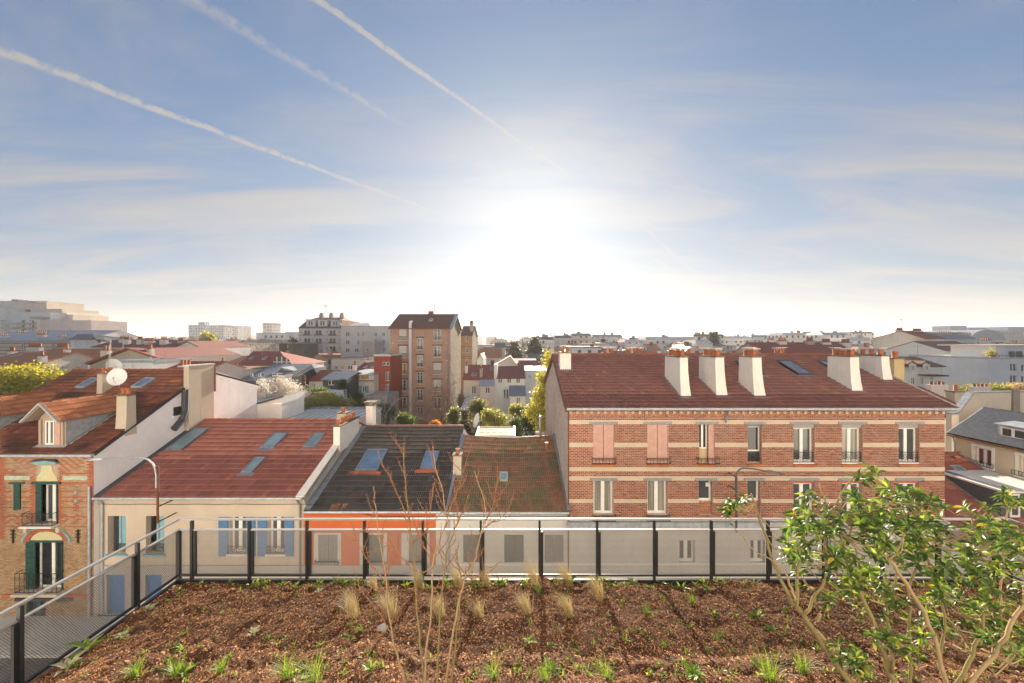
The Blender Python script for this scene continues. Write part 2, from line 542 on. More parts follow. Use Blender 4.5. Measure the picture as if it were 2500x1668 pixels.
tile_moss = tilemat('mossy_tiles', (0.23, 0.105, 0.065), (0.31, 0.155, 0.10), (0.42, 0.26, 0.17), 0.9, (0.11, 0.135, 0.06), 0.1)
tile_orange = tilemat('orange_dormer_tiles', (0.36, 0.13, 0.06), (0.48, 0.19, 0.09), (0.60, 0.27, 0.13), 0.2)
ridge_mat = tilemat('ridge_tiles', (0.22, 0.07, 0.04), (0.34, 0.11, 0.06), (0.45, 0.17, 0.09), 0.2)
def roofplain(name, c, c2):                     # tiles on roofs too far off to tell one tile from the next
    m, n = mat(name, 0.8)
    x, y, z = n.xyz(n.pos)
    row = n.math('FRACT', z * 5.0)
    col = n.mix(n.noise(n.pos, 0.8, 5, 0.7), c, c2)
    col = n.mix(n.step(row, 0.25, 0.05) * 0.45, col, mul(c, 0.45))
    col = n.mix(n.step(n.math('FRACT', (x + y) * 2.2), 0.75, 0.95) * 0.25, col, mul(c, 0.5))
    n.put(n.b.inputs['Base Color'], col)
    return m
far_red = roofplain('far_red_tiles', (0.30, 0.085, 0.06), (0.42, 0.14, 0.095))
far_maroon = roofplain('far_maroon_tiles', (0.22, 0.08, 0.07), (0.30, 0.12, 0.10))
far_orange = roofplain('far_orange_tiles', (0.46, 0.17, 0.07), (0.58, 0.25, 0.12))  # orange raised in the base colour to stand in for sunlight on the slopes
far_brown = roofplain('far_brown_tiles', (0.20, 0.10, 0.075), (0.29, 0.15, 0.10))

# ------------------------------------------------------------------ ground, street
def sheet(name, x0, x1, y0, y1, z, m, kind='structure'):
    return MB().quad((x0, y0, z), (x1, y0, z), (x1, y1, z), (x0, y1, z)).build(name, m, None, kind)
m, n = mat('town_ground', 0.95)
big = n.noise(n.pos, 0.06, 5)
n.put(n.b.inputs['Base Color'], n.mix(n.step(big, 0.4, 0.6), (0.10, 0.095, 0.08), (0.17, 0.16, 0.14)))
sheet('ground', -4500, 4500, -600, 5200, 0.0, m)
m, n = mat('garden_ground', 0.95)
big = n.noise(n.pos, 0.35, 5)
n.put(n.b.inputs['Base Color'], n.mix(n.step(big, 0.4, 0.6), (0.05, 0.07, 0.02), (0.11, 0.085, 0.05)))
sheet('garden_ground', -60, 45, 27, 66, 0.004, m)
m, n = mat('asphalt', 0.9)
n.put(n.b.inputs['Base Color'], n.mix(n.noise(n.pos, 2.0, 6), (0.055, 0.055, 0.057), (0.10, 0.098, 0.095)))
bump(n, n.noise(n.pos, 80.0, 2), 0.004)
sheet('street', -300, 300, 7.4, 16.3, 0.004, m)
pave = plaster('pavement_slabs', (0.46, 0.45, 0.44), 0.25)
MB().box(-300, 300, 16.3, 18.62, 0.0, 0.13).build('pavement', pave, None, 'structure')
MB().box(-300, -6.4, 4.2, 7.4, 0.0, 0.13).build('pavement', pave, None, 'structure')

# ------------------------------------------------------------------ the building under the camera, with an unseen bounce wall added behind
YF = 6.67                                        # railing line
XL, XR = -6.03, 8.99
tb = thing('terrace_building', 'building under the camera whose planted roof terrace fills the foreground', 'building', (0, 0, 0))
tw = plaster('terrace_white_render', (0.82, 0.80, 0.76), 0.05)
b = MB()
b.box(XL - 0.12, XR + 0.12, -0.6, YF + 0.1, 0.0, 9.42)
b.build('wall', tw, tb)
b = MB()
wx = [(-25 + i * 4.2) for i in range(13)]
b.box(-28, 28, -8.6, -0.62, 0, 12.3)
b.build('upper_terrace', tw, tb)
b = MB()
holes = [(x * 1.55, x * 1.55 + 1.6, z, z + 2.1) for x in wx for z in (13.2, 16.4, 19.6, 22.8, 26.0)]
b.m = Matrix.Translation((0, -8.62, 0)) @ Matrix.Rotation(math.pi, 4, 'Z')
b.facade(-44, 44, 0, 31, 0.0, holes, 0.25)
b.m = None
b.box(-44, 44, -20, -8.95, 0, 31)
b.build('upper_bounce_wall', tw, tb)  # unseen upper body, its height and setback chosen to bounce sunlight onto the fronts
for h in holes:
    MB().quad((-h[0], -8.86, h[2]), (-h[1], -8.86, h[2]), (-h[1], -8.86, h[3]), (-h[0], -8.86, h[3])).build('window', pane_mid, tb)
b = MB()                                          # steel edge of the planting tray
for p, q in (((XL, -0.6), (XL, YF)), ((XL, YF), (XR, YF)), ((XR, YF), (XR, -0.6))):
    b.bar((*p, 9.52), (*q, 9.52), 0.05, 0.36)
b.build('tray_edge', anthracite, tb)

def smooth(t):
    t = max(0.0, min(1.0, t)); return t * t * (3 - 2 * t)
def soil_z(x, y, fine=True):
    h = 9.68 + 0.21 * min(max(YF - 0.15 - y, 0.0), 3.9) * smooth((x - XL + 0.25) / 1.5) * smooth((XR + 0.2 - x) / 1.4)
    if fine:
        h += 0.10 * mnoise.noise((x * 0.9, y * 1.2, 3.0)) + 0.055 * mnoise.noise((x * 3.1, y * 3.3, 7.0)) + 0.032 * mnoise.noise((x * 8, y * 8, 1.0)) + 0.014 * mnoise.noise((x * 19, y * 19, 4.0))
    return h
def soil_hit(px, py):
    d = V(((px - CX) / F, 1.0, -(py - CY) / F))
    lo, hi = 2.0, 6.6
    for _ in range(30):
        y = (lo + hi) / 2
        if H + d.z * y > soil_z(d.x * y, y): lo = y
        else: hi = y
    return V((d.x * lo, lo, soil_z(d.x * lo, lo)))
xs = np.arange(XL + 0.02, XR - 0.01, 0.04); ys = np.arange(-0.5, YF - 0.02, 0.04)
vs = [(x, y, soil_z(x, y)) for y in ys for x in xs]
nx = len(xs)
fs = [(j * nx + i, j * nx + i + 1, (j + 1) * nx + i + 1, (j + 1) * nx + i) for j in range(len(ys) - 1) for i in range(nx - 1)]
m, n = mat('damp_soil', 0.95)
f = n.noise(n.pos, 16.0, 5, 0.65)
n.put(n.b.inputs['Base Color'], n.ramp(f, [(0.3, (0.035, 0.018, 0.011)), (0.55, (0.10, 0.045, 0.023)), (0.75, (0.20, 0.095, 0.045))]))
bump(n, f, 0.05, 1.0)
so_ = MB().add(vs, fs).build('planting_bed_soil', m, None, 'structure', True)
m, n = mat('bark_chips', 0.85)
r = rnd(n)
n.put(n.b.inputs['Base Color'], n.ramp(r, [(0.0, (0.045, 0.020, 0.010)), (0.3, (0.18, 0.07, 0.027)), (0.65, (0.40, 0.175, 0.068)), (0.9, (0.56, 0.29, 0.125)), (1.0, (0.50, 0.36, 0.24))]))
chipm = m
tv = [(-0.5, -0.5, 0), (0, -0.45, 0.14), (0.5, -0.3, 0), (0.5, 0.3, 0.02), (0, 0.5, 0.16), (-0.5, 0.4, 0)]
tf = [(0, 1, 4, 5), (1, 2, 3, 4)]
def frames(pos, yaw, pitch, roll, sx, sy, sz):
    cy, sy_ = np.cos(yaw), np.sin(yaw); cp, sp = np.cos(pitch), np.sin(pitch); cr, sr = np.cos(roll), np.sin(roll)
    k = len(yaw)
    A = np.zeros((k, 4, 4)); A[:, 3, 3] = 1
    ex = np.stack([cy * cp, sy_ * cp, sp], 1)
    ey0 = np.stack([-sy_, cy, np.zeros(k)], 1)
    ez0 = np.cross(ex, ey0)
    ey = ey0 * cr[:, None] + ez0 * sr[:, None]
    ez = np.cross(ex, ey)
    A[:, :3, 0] = ex * np.asarray(sx).reshape(-1, 1); A[:, :3, 1] = ey * np.asarray(sy).reshape(-1, 1); A[:, :3, 2] = ez * np.asarray(sz).reshape(-1, 1)
    A[:, :3, 3] = pos
    return A
K = 230000
cx_ = rng.uniform(XL + 0.05, XR - 0.05, K); cy_ = 3.7 + (YF - 0.06 - 3.7) * rng.random(K)
keepm = np.array([mnoise.noise((x * 2.3, y * 2.6, 11.0)) + 0.5 * mnoise.noise((x * 7, y * 7, 3.0)) for x, y in zip(cx_, cy_)]) > rng.uniform(-1.0, 0.25, K)
cx_, cy_ = cx_[keepm], cy_[keepm]; K = len(cx_)
cz_ = np.array([soil_z(x, y) for x, y in zip(cx_, cy_)]) + rng.uniform(-0.004, 0.018, K)
ln = rng.gamma(2.0, 0.0062, K) + 0.007
A = frames(np.stack([cx_, cy_, cz_], 1), rng.uniform(0, 6.28, K), rng.normal(0, 0.34, K), rng.normal(0, 0.45, K), ln, ln * rng.uniform(0.18, 0.55, K), ln * 0.6)
bulk('bark_mulch', tv, tf, A, chipm)

# ------------------------------------------------------------------ railing of perforated metal
m, n = mat('perforated_sheet', 0.5, 0.2)
n.put(n.b.inputs['Base Color'], (0.20, 0.196, 0.194, 1))
x, y, z = n.xyz(n.pos)
u, v_ = (x + y) / 0.024, z / 0.0208
def dist(du, dv):
    a = n.math('FRACT', u + du) - 0.5; b_ = n.math('FRACT', v_ * 0.5 + dv) - 0.5
    return n.math('SQRT', a * a + (b_ * b_) * 3.0)
d = n.math('MINIMUM', dist(0.0, 0.0), dist(0.5, 0.5))
hole = n.math('LESS_THAN', d, 0.35)
tr = n.new('ShaderNodeBsdfTransparent')
mx = n.new('ShaderNodeMixShader')
n.put(mx.inputs[0], hole)
n.t.links.new(n.b.outputs[0], mx.inputs[1]); n.t.links.new(tr.outputs[0], mx.inputs[2])
n.t.links.new(mx.outputs[0], m.node_tree.nodes['Material Output'].inputs['Surface'])
perf = m
ZR = Z_(1265, YF); ZP = Z_(1293, YF); ZB = Z_(1404, YF)
rail = thing('terrace_railing', 'grey perforated metal railing running round the planted roof terrace', 'railing', (XL, YF, ZB))
def railrun(p, q, posts):
    p, q = V(p), V(q)
    d = (q - p).normalized(); inn = V((0, -1, 0)) if abs(d.x) > 0.5 else V((1 if p.x < 0 else -1, 0, 0))
    L = (q - p).length
    MB().bar(p + V((0, 0, ZR - 0.02)), q + V((0, 0, ZR - 0.018)), 0.045, 0.028).build('handrail', alu, rail)
    cuts = [0.0] + posts + [L]
    for t in posts:
        c = p + d * t
        bb = MB()
        s = d * 0.024
        bb.bar(c + V((0, 0, ZB - 0.12)) + inn * 0.02, c + V((0, 0, ZR - 0.04)) + inn * 0.02, 0.04, 0.05, inn)
        bb.build('post', anthracite, rail)
        bb = MB()
        bb.bar(c + d * 0.045 + V((0, 0, ZB)) + inn * 0.01, c + d * 0.045 + V((0, 0, ZP - 0.03)) + inn * 0.01, 0.042, 0.04, inn)
        bb.build('stiffener', anthracite, rail)
    for a, b_ in zip(cuts, cuts[1:]):
        a += 0.02; b_ -= 0.02
        if b_ - a < 0.05: continue
        A_, B_ = p + d * a - inn * 0.02, p + d * b_ - inn * 0.02
        pn = MB().quad(A_ + V((0, 0, ZB)), B_ + V((0, 0, ZB)), B_ + V((0, 0, ZP)), A_ + V((0, 0, ZP))).build('mesh_panel', perf, rail)
        MB().bar(A_ + inn * 0.02 + V((0, 0, ZP)), B_ + inn * 0.02 + V((0, 0, ZP)), 0.05, 0.018).build('top_flange', alu, pn)
        MB().bar(A_ + inn * 0.02 + V((0, 0, ZB)), B_ + inn * 0.02 + V((0, 0, ZB)), 0.04, 0.03).build('bottom_flange', anthracite, pn)
fp = [471, 611, 751, 891, 1033, 1174, 1317, 1457, 1596, 1735, 1873, 2009, 2147, 2285, 2424]
railrun((XL, YF, 0), (XR, YF, 0), [X_(p, YF) - XL for p in fp])
lp = [YF * (1 - 814 / 918), YF * (1 - 814 / 1205), YF * (1 - 814 / 1205) + 1.41, YF * (1 - 814 / 1205) + 2.82]
railrun((XL, YF, 0), (XL, 0.6, 0), lp)
railrun((XR, YF, 0), (XR, 0.6, 0), [0.7, 2.1, 3.5, 4.9])
for x in (XL, XR):
    MB().box(x - 0.03, x + 0.03, YF - 0.03, YF + 0.03, ZB - 0.1, ZP).build('corner_post', anthracite, rail)

# ------------------------------------------------------------------ building kit
PROF = [(0.0, 0.0), (0.10, 0.030), (0.24, 0.030), (0.34, 0.004), (0.50, 0.004), (0.60, 0.028), (0.74, 0.028), (0.84, 0.0), (1.0, 0.0)]
TILE_V = [(u, 0.0, h - 0.008) for u, h in PROF] + [(u, 0.0, h * 1.3 + 0.055) for u, h in PROF] + [(u, 1.1, h * 1.3) for u, h in PROF]
TK = len(PROF)
TILE_F = [(r * TK + i, r * TK + i + 1, (r + 1) * TK + i + 1, (r + 1) * TK + i) for r in range(2) for i in range(TK - 1)]
def tile_field(parent, O, Rr, Tr, Tl, m, w=0.25, h=0.40, keep=300, ok=None, skip=None, sag=0.0, jit=0.004, relief=1.0):
    """tiles between the eave O-Rr and the ridge Tl-Tr"""
    O, Rr, Tr, Tl = V(O), V(Rr), V(Tr), V(Tl)
    vdir = (Tl - O); nrow = max(1, round(vdir.length / h))
    n0 = (Rr - O).cross(Tl - O).normalized()
    out = []
    for j in range(nrow):
        t = j / nrow
        a, b_ = O.lerp(Tl, t), Rr.lerp(Tr, t)
        c = Rr - O if t == 0 else b_ - a
        k = max(1, round(c.length / w))
        u = c.normalized(); vv = n0.cross(u).normalized()
        cw = c.length / k
        for i in range(k):
            s = (i + 0.5) / k
            dz = -sag * math.sin(math.pi * s) * (0.35 + 0.65 * t)
            p = a.lerp(b_, i / k) + V((0, 0, dz)) + n0 * (0.03 + random.uniform(-jit, jit))
            if skip and skip(p + u * cw / 2 + vv * h / 2):
                continue
            hh = vdir.length / nrow
            out.append([[u.x * cw, vv.x * hh, n0.x * relief, p.x], [u.y * cw, vv.y * hh, n0.y * relief, p.y], [u.z * cw, vv.z * hh, n0.z * relief, p.z], [0, 0, 0, 1]])
    pieces('roof_tile', 'roof_tiles', TILE_V, TILE_F, out, m, parent, keep, ok)
def ridge_tiles(parent, p, q, m, r=0.11, L=0.42, sag=0.0):
    p, q = V(p), V(q)
    k = max(1, int((q - p).length / L))
    d = (q - p) / k
    u = d.normalized(); s = u.cross(V((0, 0, 1))).normalized(); up = s.cross(u)
    vs, fs = [], []
    for e, rr in ((-0.03, 1.12), (0.06, 1.12), (0.06, 1.0), (1.0, 0.95)):
        for a in range(6):
            t = math.pi * a / 5
            vs.append((e * d.length, math.cos(t) * r * rr, math.sin(t) * r * rr))
    for i in range(3):
        for a in range(5):
            fs.append((i * 6 + a, i * 6 + a + 1, (i + 1) * 6 + a + 1, (i + 1) * 6 + a))
    fs.append(tuple(range(6)))
    me = bpy.data.meshes.new('ridge_tile'); me.from_pydata(vs, [], fs); me.materials.append(m)
    o = origin(parent)
    for i in range(k):
        ob = bpy.data.objects.new('ridge_tile', me); COL.objects.link(ob); ob.parent = parent
        dz = -sag * math.sin(math.pi * (i + 0.5) / k)
        ob.matrix_local = Matrix(((u.x, s.x, up.x, 0), (u.y, s.y, up.y, 0), (u.z, s.z, up.z, 0), (0, 0, 0, 1)))
        ob.location = p + d * i - o + V((0, 0, dz + random.uniform(-.008, .008)))
def pot(parent, c, h=0.32, r=0.12, cap=True):
    b = MB().lathe(c, [(r * 0.95, 0), (r * 1.0, h * 0.1), (r * 0.86, h * 0.2), (r * 0.9, h * 0.75), (r * 1.1, h * 0.8), (r * 1.1, h), (r * 0.75, h), (r * 0.7, h * 0.7)], 10)
    o = b.build('chimney_pot', terracotta, parent, smooth=False)
    if cap:
        c = V(c)
        b2 = MB()
        b2.box(c.x - r * 1.7, c.x + r * 1.7, c.y - r * 1.7, c.y + r * 1.7, c.z + h + 0.06, c.z + h + 0.10)
        for sx in (-1, 1):
            for sy in (-1, 1):
                b2.box(c.x + sx * r * 0.8 - 0.012, c.x + sx * r * 0.8 + 0.012, c.y + sy * r * 0.8 - 0.012, c.y + sy * r * 0.8 + 0.012, c.z + h - 0.02, c.z + h + 0.06)
        b2.build('pot_cover', pot_cap, parent)
def chimney(house, x0, x1, y0, y1, zb, zt, m=None, pots=(), flare=0.0, potcap=True, capm=None, flash=None, pot_h=0.32, pot_r=0.12):
    """flare widens the foot towards -y; flash: roof plane that the lead collar follows"""
    m = m or stack_white
    b = MB()
    zs = [0, 0.35, 0.7, 1.0]
    ring = []
    for t in zs:
        k = flare * (1 - t) ** 2
        z = zb + (zt - zb) * t
        ring.append([(x0 - k * 0.15, y0 - k, z), (x1 + k * 0.5, y0 - k, z), (x1 + k * 0.5, y1, z), (x0 - k * 0.15, y1, z)])
    b.add([p for r in ring for p in r], [(i * 4 + a, i * 4 + (a + 1) % 4, (i + 1) * 4 + (a + 1) % 4, (i + 1) * 4 + a) for i in range(3) for a in range(4)] + [(3, 2, 1, 0), (12, 13, 14, 15)])
    st = b.build('chimney', m, house)
    MB().box(x0 - 0.05, x1 + 0.05, y0 - 0.06, y1 + 0.05, zt, zt + 0.07).build('chimney_cap', capm or cap_stone, st)
    for k in pots:
        pot(st, (x0 + (x1 - x0) * k[0], y0 + (y1 - y0) * k[1], zt + 0.07), pot_h * random.uniform(.88, 1.1), pot_r, potcap)
    if flash:
        e = 0.16; f2 = flare
        pts = [(x0 - e, y0 - e - f2), (x1 + e + f2 * .5, y0 - e - f2), (x1 + e, y1 + e), (x0 - e, y1 + e)]
        MB().slab([(x, y, flash.z(y) + 0.085) for x, y in pts], 0.03).build('flashing', zinc, st)
    return st
def skylight(house, pl, quad, glass=None, frame=None, shutter=False, collar=True):
    """quad: photo pixels of its corners, top-left, top-right, bottom-right, bottom-left"""
    a, b_, c, d = [pl.hit(*p) for p in quad]
    x0, x1 = (a.x + d.x) / 2, (b_.x + c.x) / 2
    y1, y0 = (a.y + b_.y) / 2, (c.y + d.y) / 2
    nrm = V((0, -pl.k, 1)).normalized()
    def pt(x, y, h): return V((x, y, pl.z(y))) + nrm * h
    bb = MB(); t = 0.07
    for (xa, xb, ya, yb) in ((x0, x1, y0, y0 + t), (x0, x1, y1 - t, y1), (x0, x0 + t, y0 + t, y1 - t), (x1 - t, x1, y0 + t, y1 - t)):
        bb.slab([pt(xa, ya, 0.15), pt(xb, ya, 0.15), pt(xb, yb, 0.15), pt(xa, yb, 0.15)], 0.14)
    o = bb.build('skylight', frame or lead_dark, house)
    if shutter:
        k = 12
        bb = MB()
        for i in range(k):
            ya, yb = y0 + t + (y1 - y0 - 2 * t) * i / k, y0 + t + (y1 - y0 - 2 * t) * (i + 0.9) / k
            bb.slab([pt(x0 + t, ya, 0.13), pt(x1 - t, ya, 0.13), pt(x1 - t, yb, 0.145), pt(x0 + t, yb, 0.145)], 0.02)
        bb.build('shutter', zinc, o)
    else:
        MB().quad(pt(x0 + t, y0 + t, 0.12), pt(x1 - t, y0 + t, 0.12), pt(x1 - t, y1 - t, 0.12), pt(x0 + t, y1 - t, 0.12)).build('pane', glass or pane_sky, o)
    if collar:
        MB().slab([pt(x0 - .14, y0 - .28, 0.075), pt(x1 + .14, y0 - .28, 0.075), pt(x1 + .14, y0, 0.085), pt(x0 - .14, y0, 0.085)], 0.02).build('flashing', zinc, o)
    return (x0 - 0.05, x1 + 0.05, y0 - 0.05, y1 - 0.1)
def window(house, h, y, style='two', fm=None, gm=None, t=0.06, xf=None):
    """h = (x0, x1, z0, z1) in a plane facing -y"""
    x0, x1, z0, z1 = h
    fm = fm or white_paint; gm = gm or pane
    b = MB(); b.m = xf
    e = 0.003
    b.box(x0 + e, x0 + t, y, y + 0.05, z0, z1); b.box(x1 - t, x1 - e, y, y + 0.05, z0, z1)
    b.box(x0 + t, x1 - t, y, y + 0.05, z1 - t, z1); b.box(x0 + t, x1 - t, y, y + 0.05, z0, z0 + t * 1.2)
    xm = (x0 + x1) / 2
    if style in ('two', 'bars'):
        b.box(xm - t * 0.9, xm + t * 0.9, y - 0.012, y + 0.05, z0 + t * 1.2, z1 - t)
    if style == 'bars':
        for k in (1, 2):
            zz = z0 + (z1 - z0) * k / 3
            b.box(x0 + t, xm - t * 0.9, y + 0.004, y + 0.045, zz - 0.015, zz + 0.015); b.box(xm + t * 0.9, x1 - t, y + 0.004, y + 0.045, zz - 0.015, zz + 0.015)
    o = b.build('window', fm, house)
    b = MB(); b.m = xf
    b.quad((x0 + t * .5, y + 0.03, z0 + t * .5), (x1 - t * .5, y + 0.03, z0 + t * .5), (x1 - t * .5, y + 0.03, z1 - t * .5), (x0 + t * .5, y + 0.03, z1 - t * .5))
    b.build('pane', gm, o)
    return o
def planks(house, x0, x1, z0, z1, y, m, k=4, name='shutter', t=0.035):
    b = MB(); w_ = (x1 - x0) / k
    for i in range(k):
        b.box(x0 + i * w_ + 0.004, x0 + (i + 1) * w_ - 0.004, y, y + t, z0, z1)
    b.box(x0 + 0.02, x1 - 0.02, y + t * .4, y + t * 0.8, z0 + 0.01, z1 - 0.01)
    return b.build(name, m, house)
def guard(house, x0, x1, z0, z1, y, fancy=False, d=0.16, m=None):
    b = MB()
    for z in ((z0, z1, z0 + (z1 - z0) * 0.72) if not fancy else (z0, z1)):
        b.box(x0, x1, y - d - 0.012, y - d + 0.012, z - 0.012, z + 0.012)
    for x in (x0, x1):
        b.box(x - 0.012, x + 0.012, y - d, y - 0.005, z1 - 0.012, z1 + 0.012); b.box(x - 0.012, x + 0.012, y - d, y - 0.005, z0 - 0.012, z0 + 0.012)
    k = max(3, int((x1 - x0) / (0.16 if not fancy else 0.22)))
    for i in range(k + 1):
        x = x0 + (x1 - x0) * i / k
        b.box(x - 0.008, x + 0.008, y - d - 0.008, y - d + 0.008, z0, z1)
    if fancy:
        for i in range(k):
            c = V((x0 + (x1 - x0) * (i + 0.5) / k, y - d, 0))
            r = (x1 - x0) / k * 0.42
            for zc, s in ((z0 + (z1 - z0) * 0.30, 1), (z0 + (z1 - z0) * 0.68, -1)):
                pts = []
                for a in range(14):
                    t = a / 13
                    ang = t * 7.0 * s + (0 if i % 2 else math.pi)
                    rr = r * (1 - 0.75 * t)
                    pts.append((c.x + math.cos(ang) * rr, c.y, zc + math.sin(ang) * rr * 1.15))
                b.tube(pts, 0.011, 4)
    return b.build('guard_rail', m or iron, house)
BRICK_V = [(-.5, 0, -.5), (.5, 0, -.5), (.5, 0, .5), (-.5, 0, .5), (-.5, 1, -.5), (.5, 1, -.5), (.5, 1, .5), (-.5, 1, .5)]
BRICK_F = [(0, 1, 2, 3), (0, 4, 5, 1), (1, 5, 6, 2), (2, 6, 7, 3), (3, 7, 4, 0)]
def brick_field(x0, x1, z0, z1, y, holes=(), bw=0.215, bh=0.085, joint=0.021, proud=0.014, key=None, acc=None, skip=None):
    acc = {} if acc is None else acc
    rows = max(1, round((z1 - z0) / bh)); rh = (z1 - z0) / rows
    for j in range(rows):
        zc = z0 + (j + 0.5) * rh
        off = (j % 2) * 0.5 * bw
        cuts = sorted((h[0], h[1]) for h in holes if h[2] < zc < h[3])
        segs, a0 = [], x0
        for c in cuts:
            segs.append((a0, c[0])); a0 = c[1]
        segs.append((a0, x1))
        for s0, s1 in segs:
            x = x0 - off + math.floor((s0 - x0 + off) / bw) * bw
            while x < s1:
                a, b_ = max(x, s0), min(x + bw, s1)
                x += bw
                if b_ - a < 0.04: continue
                xc = (a + b_) / 2
                if skip and skip(xc, zc): continue
                k = key(xc, zc) if key else 0
                p = proud + random.uniform(-0.004, 0.004)
                acc.setdefault(k, []).append([[b_ - a - joint, 0, 0, xc], [0, p, 0, y - p], [0, 0, rh - joint * 0.9, zc], [0, 0, 0, 1]])
    return acc
def pipe(house, pts, r=0.05, m=None, name='downpipe'):
    return MB().tube(pts, r, 8).build(name, m or zinc_pale, house)

# ------------------------------------------------------------------ the long brick house on the right
YB = 18.87
bx0, bx1 = X_(1386, YB), X_(2306, YB)
ez = Z_(997, 18.6); yr, zr = 24.9, H - 0.91
zB = lambda py: Z_(py, YB)
bh = thing('brick_house', 'long red brick house with cream bands and a row of white chimney stacks', 'house', (bx0, YB, 0))
mortar = plaster('pale_mortar', (0.56, 0.475, 0.41), 0.1)
brick_red = brickmat('red_bricks', [(0.20, 0.06, 0.038), (0.34, 0.11, 0.055), (0.40, 0.135, 0.07), (0.28, 0.09, 0.055), (0.46, 0.18, 0.09)])
brick_orange = brickmat('orange_bricks', [(0.36, 0.11, 0.04), (0.46, 0.15, 0.05), (0.50, 0.19, 0.07)])
cream_band = plaster('cream_stone_band', (0.56, 0.455, 0.34), 0.3)
reveal_brick = bricktex('brick_reveals', (0.34, 0.085, 0.05), (0.42, 0.13, 0.07), (0.55, 0.44, 0.36), 0.22, 0.085, 0.016)
ups = [(1448, 1499), (1580, 1631), (1707, 1745), (1825, 1860), (1937, 1989), (2055, 2106), (2194, 2245)]
dn = [(1449, 1498), (1580, 1630), (1706, 1740), (1825, 1857), (1937, 1989), (2055, 2106), (2194, 2245)]
gr = [(1657, 1696), (1831, 1867), (2005, 2041), (2170, 2206)]
hu = [(X_(a, YB), X_(b_, YB), zB(1134), zB(1036)) for a, b_ in ups]
hd = [(X_(a, YB), X_(b_, YB), zB(1257), zB(1173)) for a, b_ in dn]
hg = [(X_(a, YB), X_(b_, YB), zB(1373), zB(1318)) for a, b_ in gr]
b = MB().facade(bx0, bx1, zB(1270), ez + 0.05, YB, hu + hd, 0.24)
b.build('front_wall', mortar, bh)
for h in hu + hd:                                  # brick lining of the openings
    a, c, z0, z1 = h
    b = MB()
    b.quad((c - .004, YB, z0), (c - .004, YB + .24, z0), (c - .004, YB + .24, z1), (c - .004, YB, z1)); b.quad((a + .004, YB + .24, z0), (a + .004, YB, z0), (a + .004, YB, z1), (a + .004, YB + .24, z1))
    b.quad((a, YB + .236, z0), (c, YB + .236, z0), (c, YB + .236, z1), (a, YB + .236, z1))
    b.build('window_reveal', reveal_brick, bh)
b = MB().facade(bx0, bx1, 0, zB(1270), YB - 0.04, hg, 0.25)
b.build('ground_floor_wall', white_wall, bh)
MB().box(bx0 - 0.03, bx1 + 0.05, YB - 0.22, YB - 0.01, zB(1288), zB(1271)).build('ledge', zinc_pale, bh)
MB().box(bx0, bx1, YB - 0.065, YB - 0.038, zB(1378), zB(1375)).build('string_course', white_paint, bh)
g = MB()                                            # gables, back
for x in (bx0, bx1):
    g.quad((x, YB, 0), (x, 31.3, 0), (x, 31.3, ez), (x, yr, zr - 0.12), (x, YB, ez + 0.02))
g.quad((bx0, 31.3, 0), (bx1, 31.3, 0), (bx1, 31.3, ez), (bx0, 31.3, ez))
g.build('gable_wall', rubble, bh)
bands = [(1025.7, 1035.8), (1080.8, 1092), (1140.4, 1150.8), (1162.7, 1173.4), (1218.2, 1228)]
for t, u in bands:
    cuts = [bx0] + [v for h in sorted(hu + hd) if h[2] < zB((t + u) / 2) < h[3] for v in h[:2]] + [bx1]
    for a, c in zip(cuts[::2], cuts[1::2]):
        MB().box(a, c, YB - 0.018, YB - 0.001, zB(u), zB(t)).build('stone_band', cream_band, bh)
acc = {}
lev = [(1014.7, 1025.7), (1035.8, 1080.8), (1092, 1140.4), (1150.8, 1162.7), (1173.4, 1218.2), (1228, 1270)]
for t, u in lev:
    brick_field(bx0, bx1, zB(u), zB(t), YB, hu + hd, acc=acc)
pieces('brick', 'bricks', BRICK_V, BRICK_F, acc[0], brick_red, bh, 300, lambda px, py: px < 1640 and 1040 < py < 1240)
acc = brick_field(bx0, bx1, zB(1014.7), zB(999), YB - 0.02, bh=0.08)
pieces('frieze_brick', 'frieze_bricks', BRICK_V, BRICK_F, acc[0], brick_orange, bh, 60)
MB().box(bx0, bx1, YB - 0.02, YB - 0.001, zB(1014.7), zB(999)).build('frieze', mortar, bh)
k = 55
for i in range(k):
    x = bx0 + 0.15 + (bx1 - bx0 - 0.3) * i / (k - 1)
    MB().box(x - 0.062, x + 0.062, YB - 0.09, YB - 0.034, zB(1010.2), zB(1003.5)).build('dentil_block', cream_band, bh)
bp = Plane(18.6, ez, yr, zr)
b = MB()
b.slab([(bx0 - .12, 18.55, ez - .02), (bx1 + .3, 18.55, ez - .02), (bx1 + .3, yr, zr), (bx0 - .12, yr, zr)], 0.12)
b.slab([(bx1 + .3, 31.6, ez - .05), (bx0 - .12, 31.6, ez - .05), (bx0 - .12, yr, zr), (bx1 + .3, yr, zr)], 0.12)
b.build('roof', far_maroon, bh)
pipe(bh, [(bx0 - .1, 18.5, ez - 0.03), (bx1 + .3, 18.5, ez - 0.03)], 0.07, zinc_pale, 'gutter')
pipe(bh, [(X_(1780, 18.5), 18.5, ez - .05), (X_(1778, 18.6), 18.68, zB(1012)), (X_(1776, 18.6), 18.74, zB(1031))], 0.04, zinc, 'spout')
pipe(bh, [(bx0 + .03, YB - .06, ez - .1), (bx0 + .03, YB - .06, 0)], 0.03, rust, 'downpipe')
sk = []
sk.append(skylight(bh, bp, [(1899, 885), (1936, 885), (1976, 918), (1946, 918)], shutter=True))
sk.append(skylight(bh, bp, [(2001, 885), (2034, 885), (2068, 915), (2040, 915)], pane_sky))
sk.append(skylight(bh, bp, [(1795, 886), (1824, 886), (1862, 919), (1836, 919)], pane_blue))
inside = lambda sk: (lambda p: any(a < p.x < b_ and c < p.y < d for a, b_, c, d in sk))
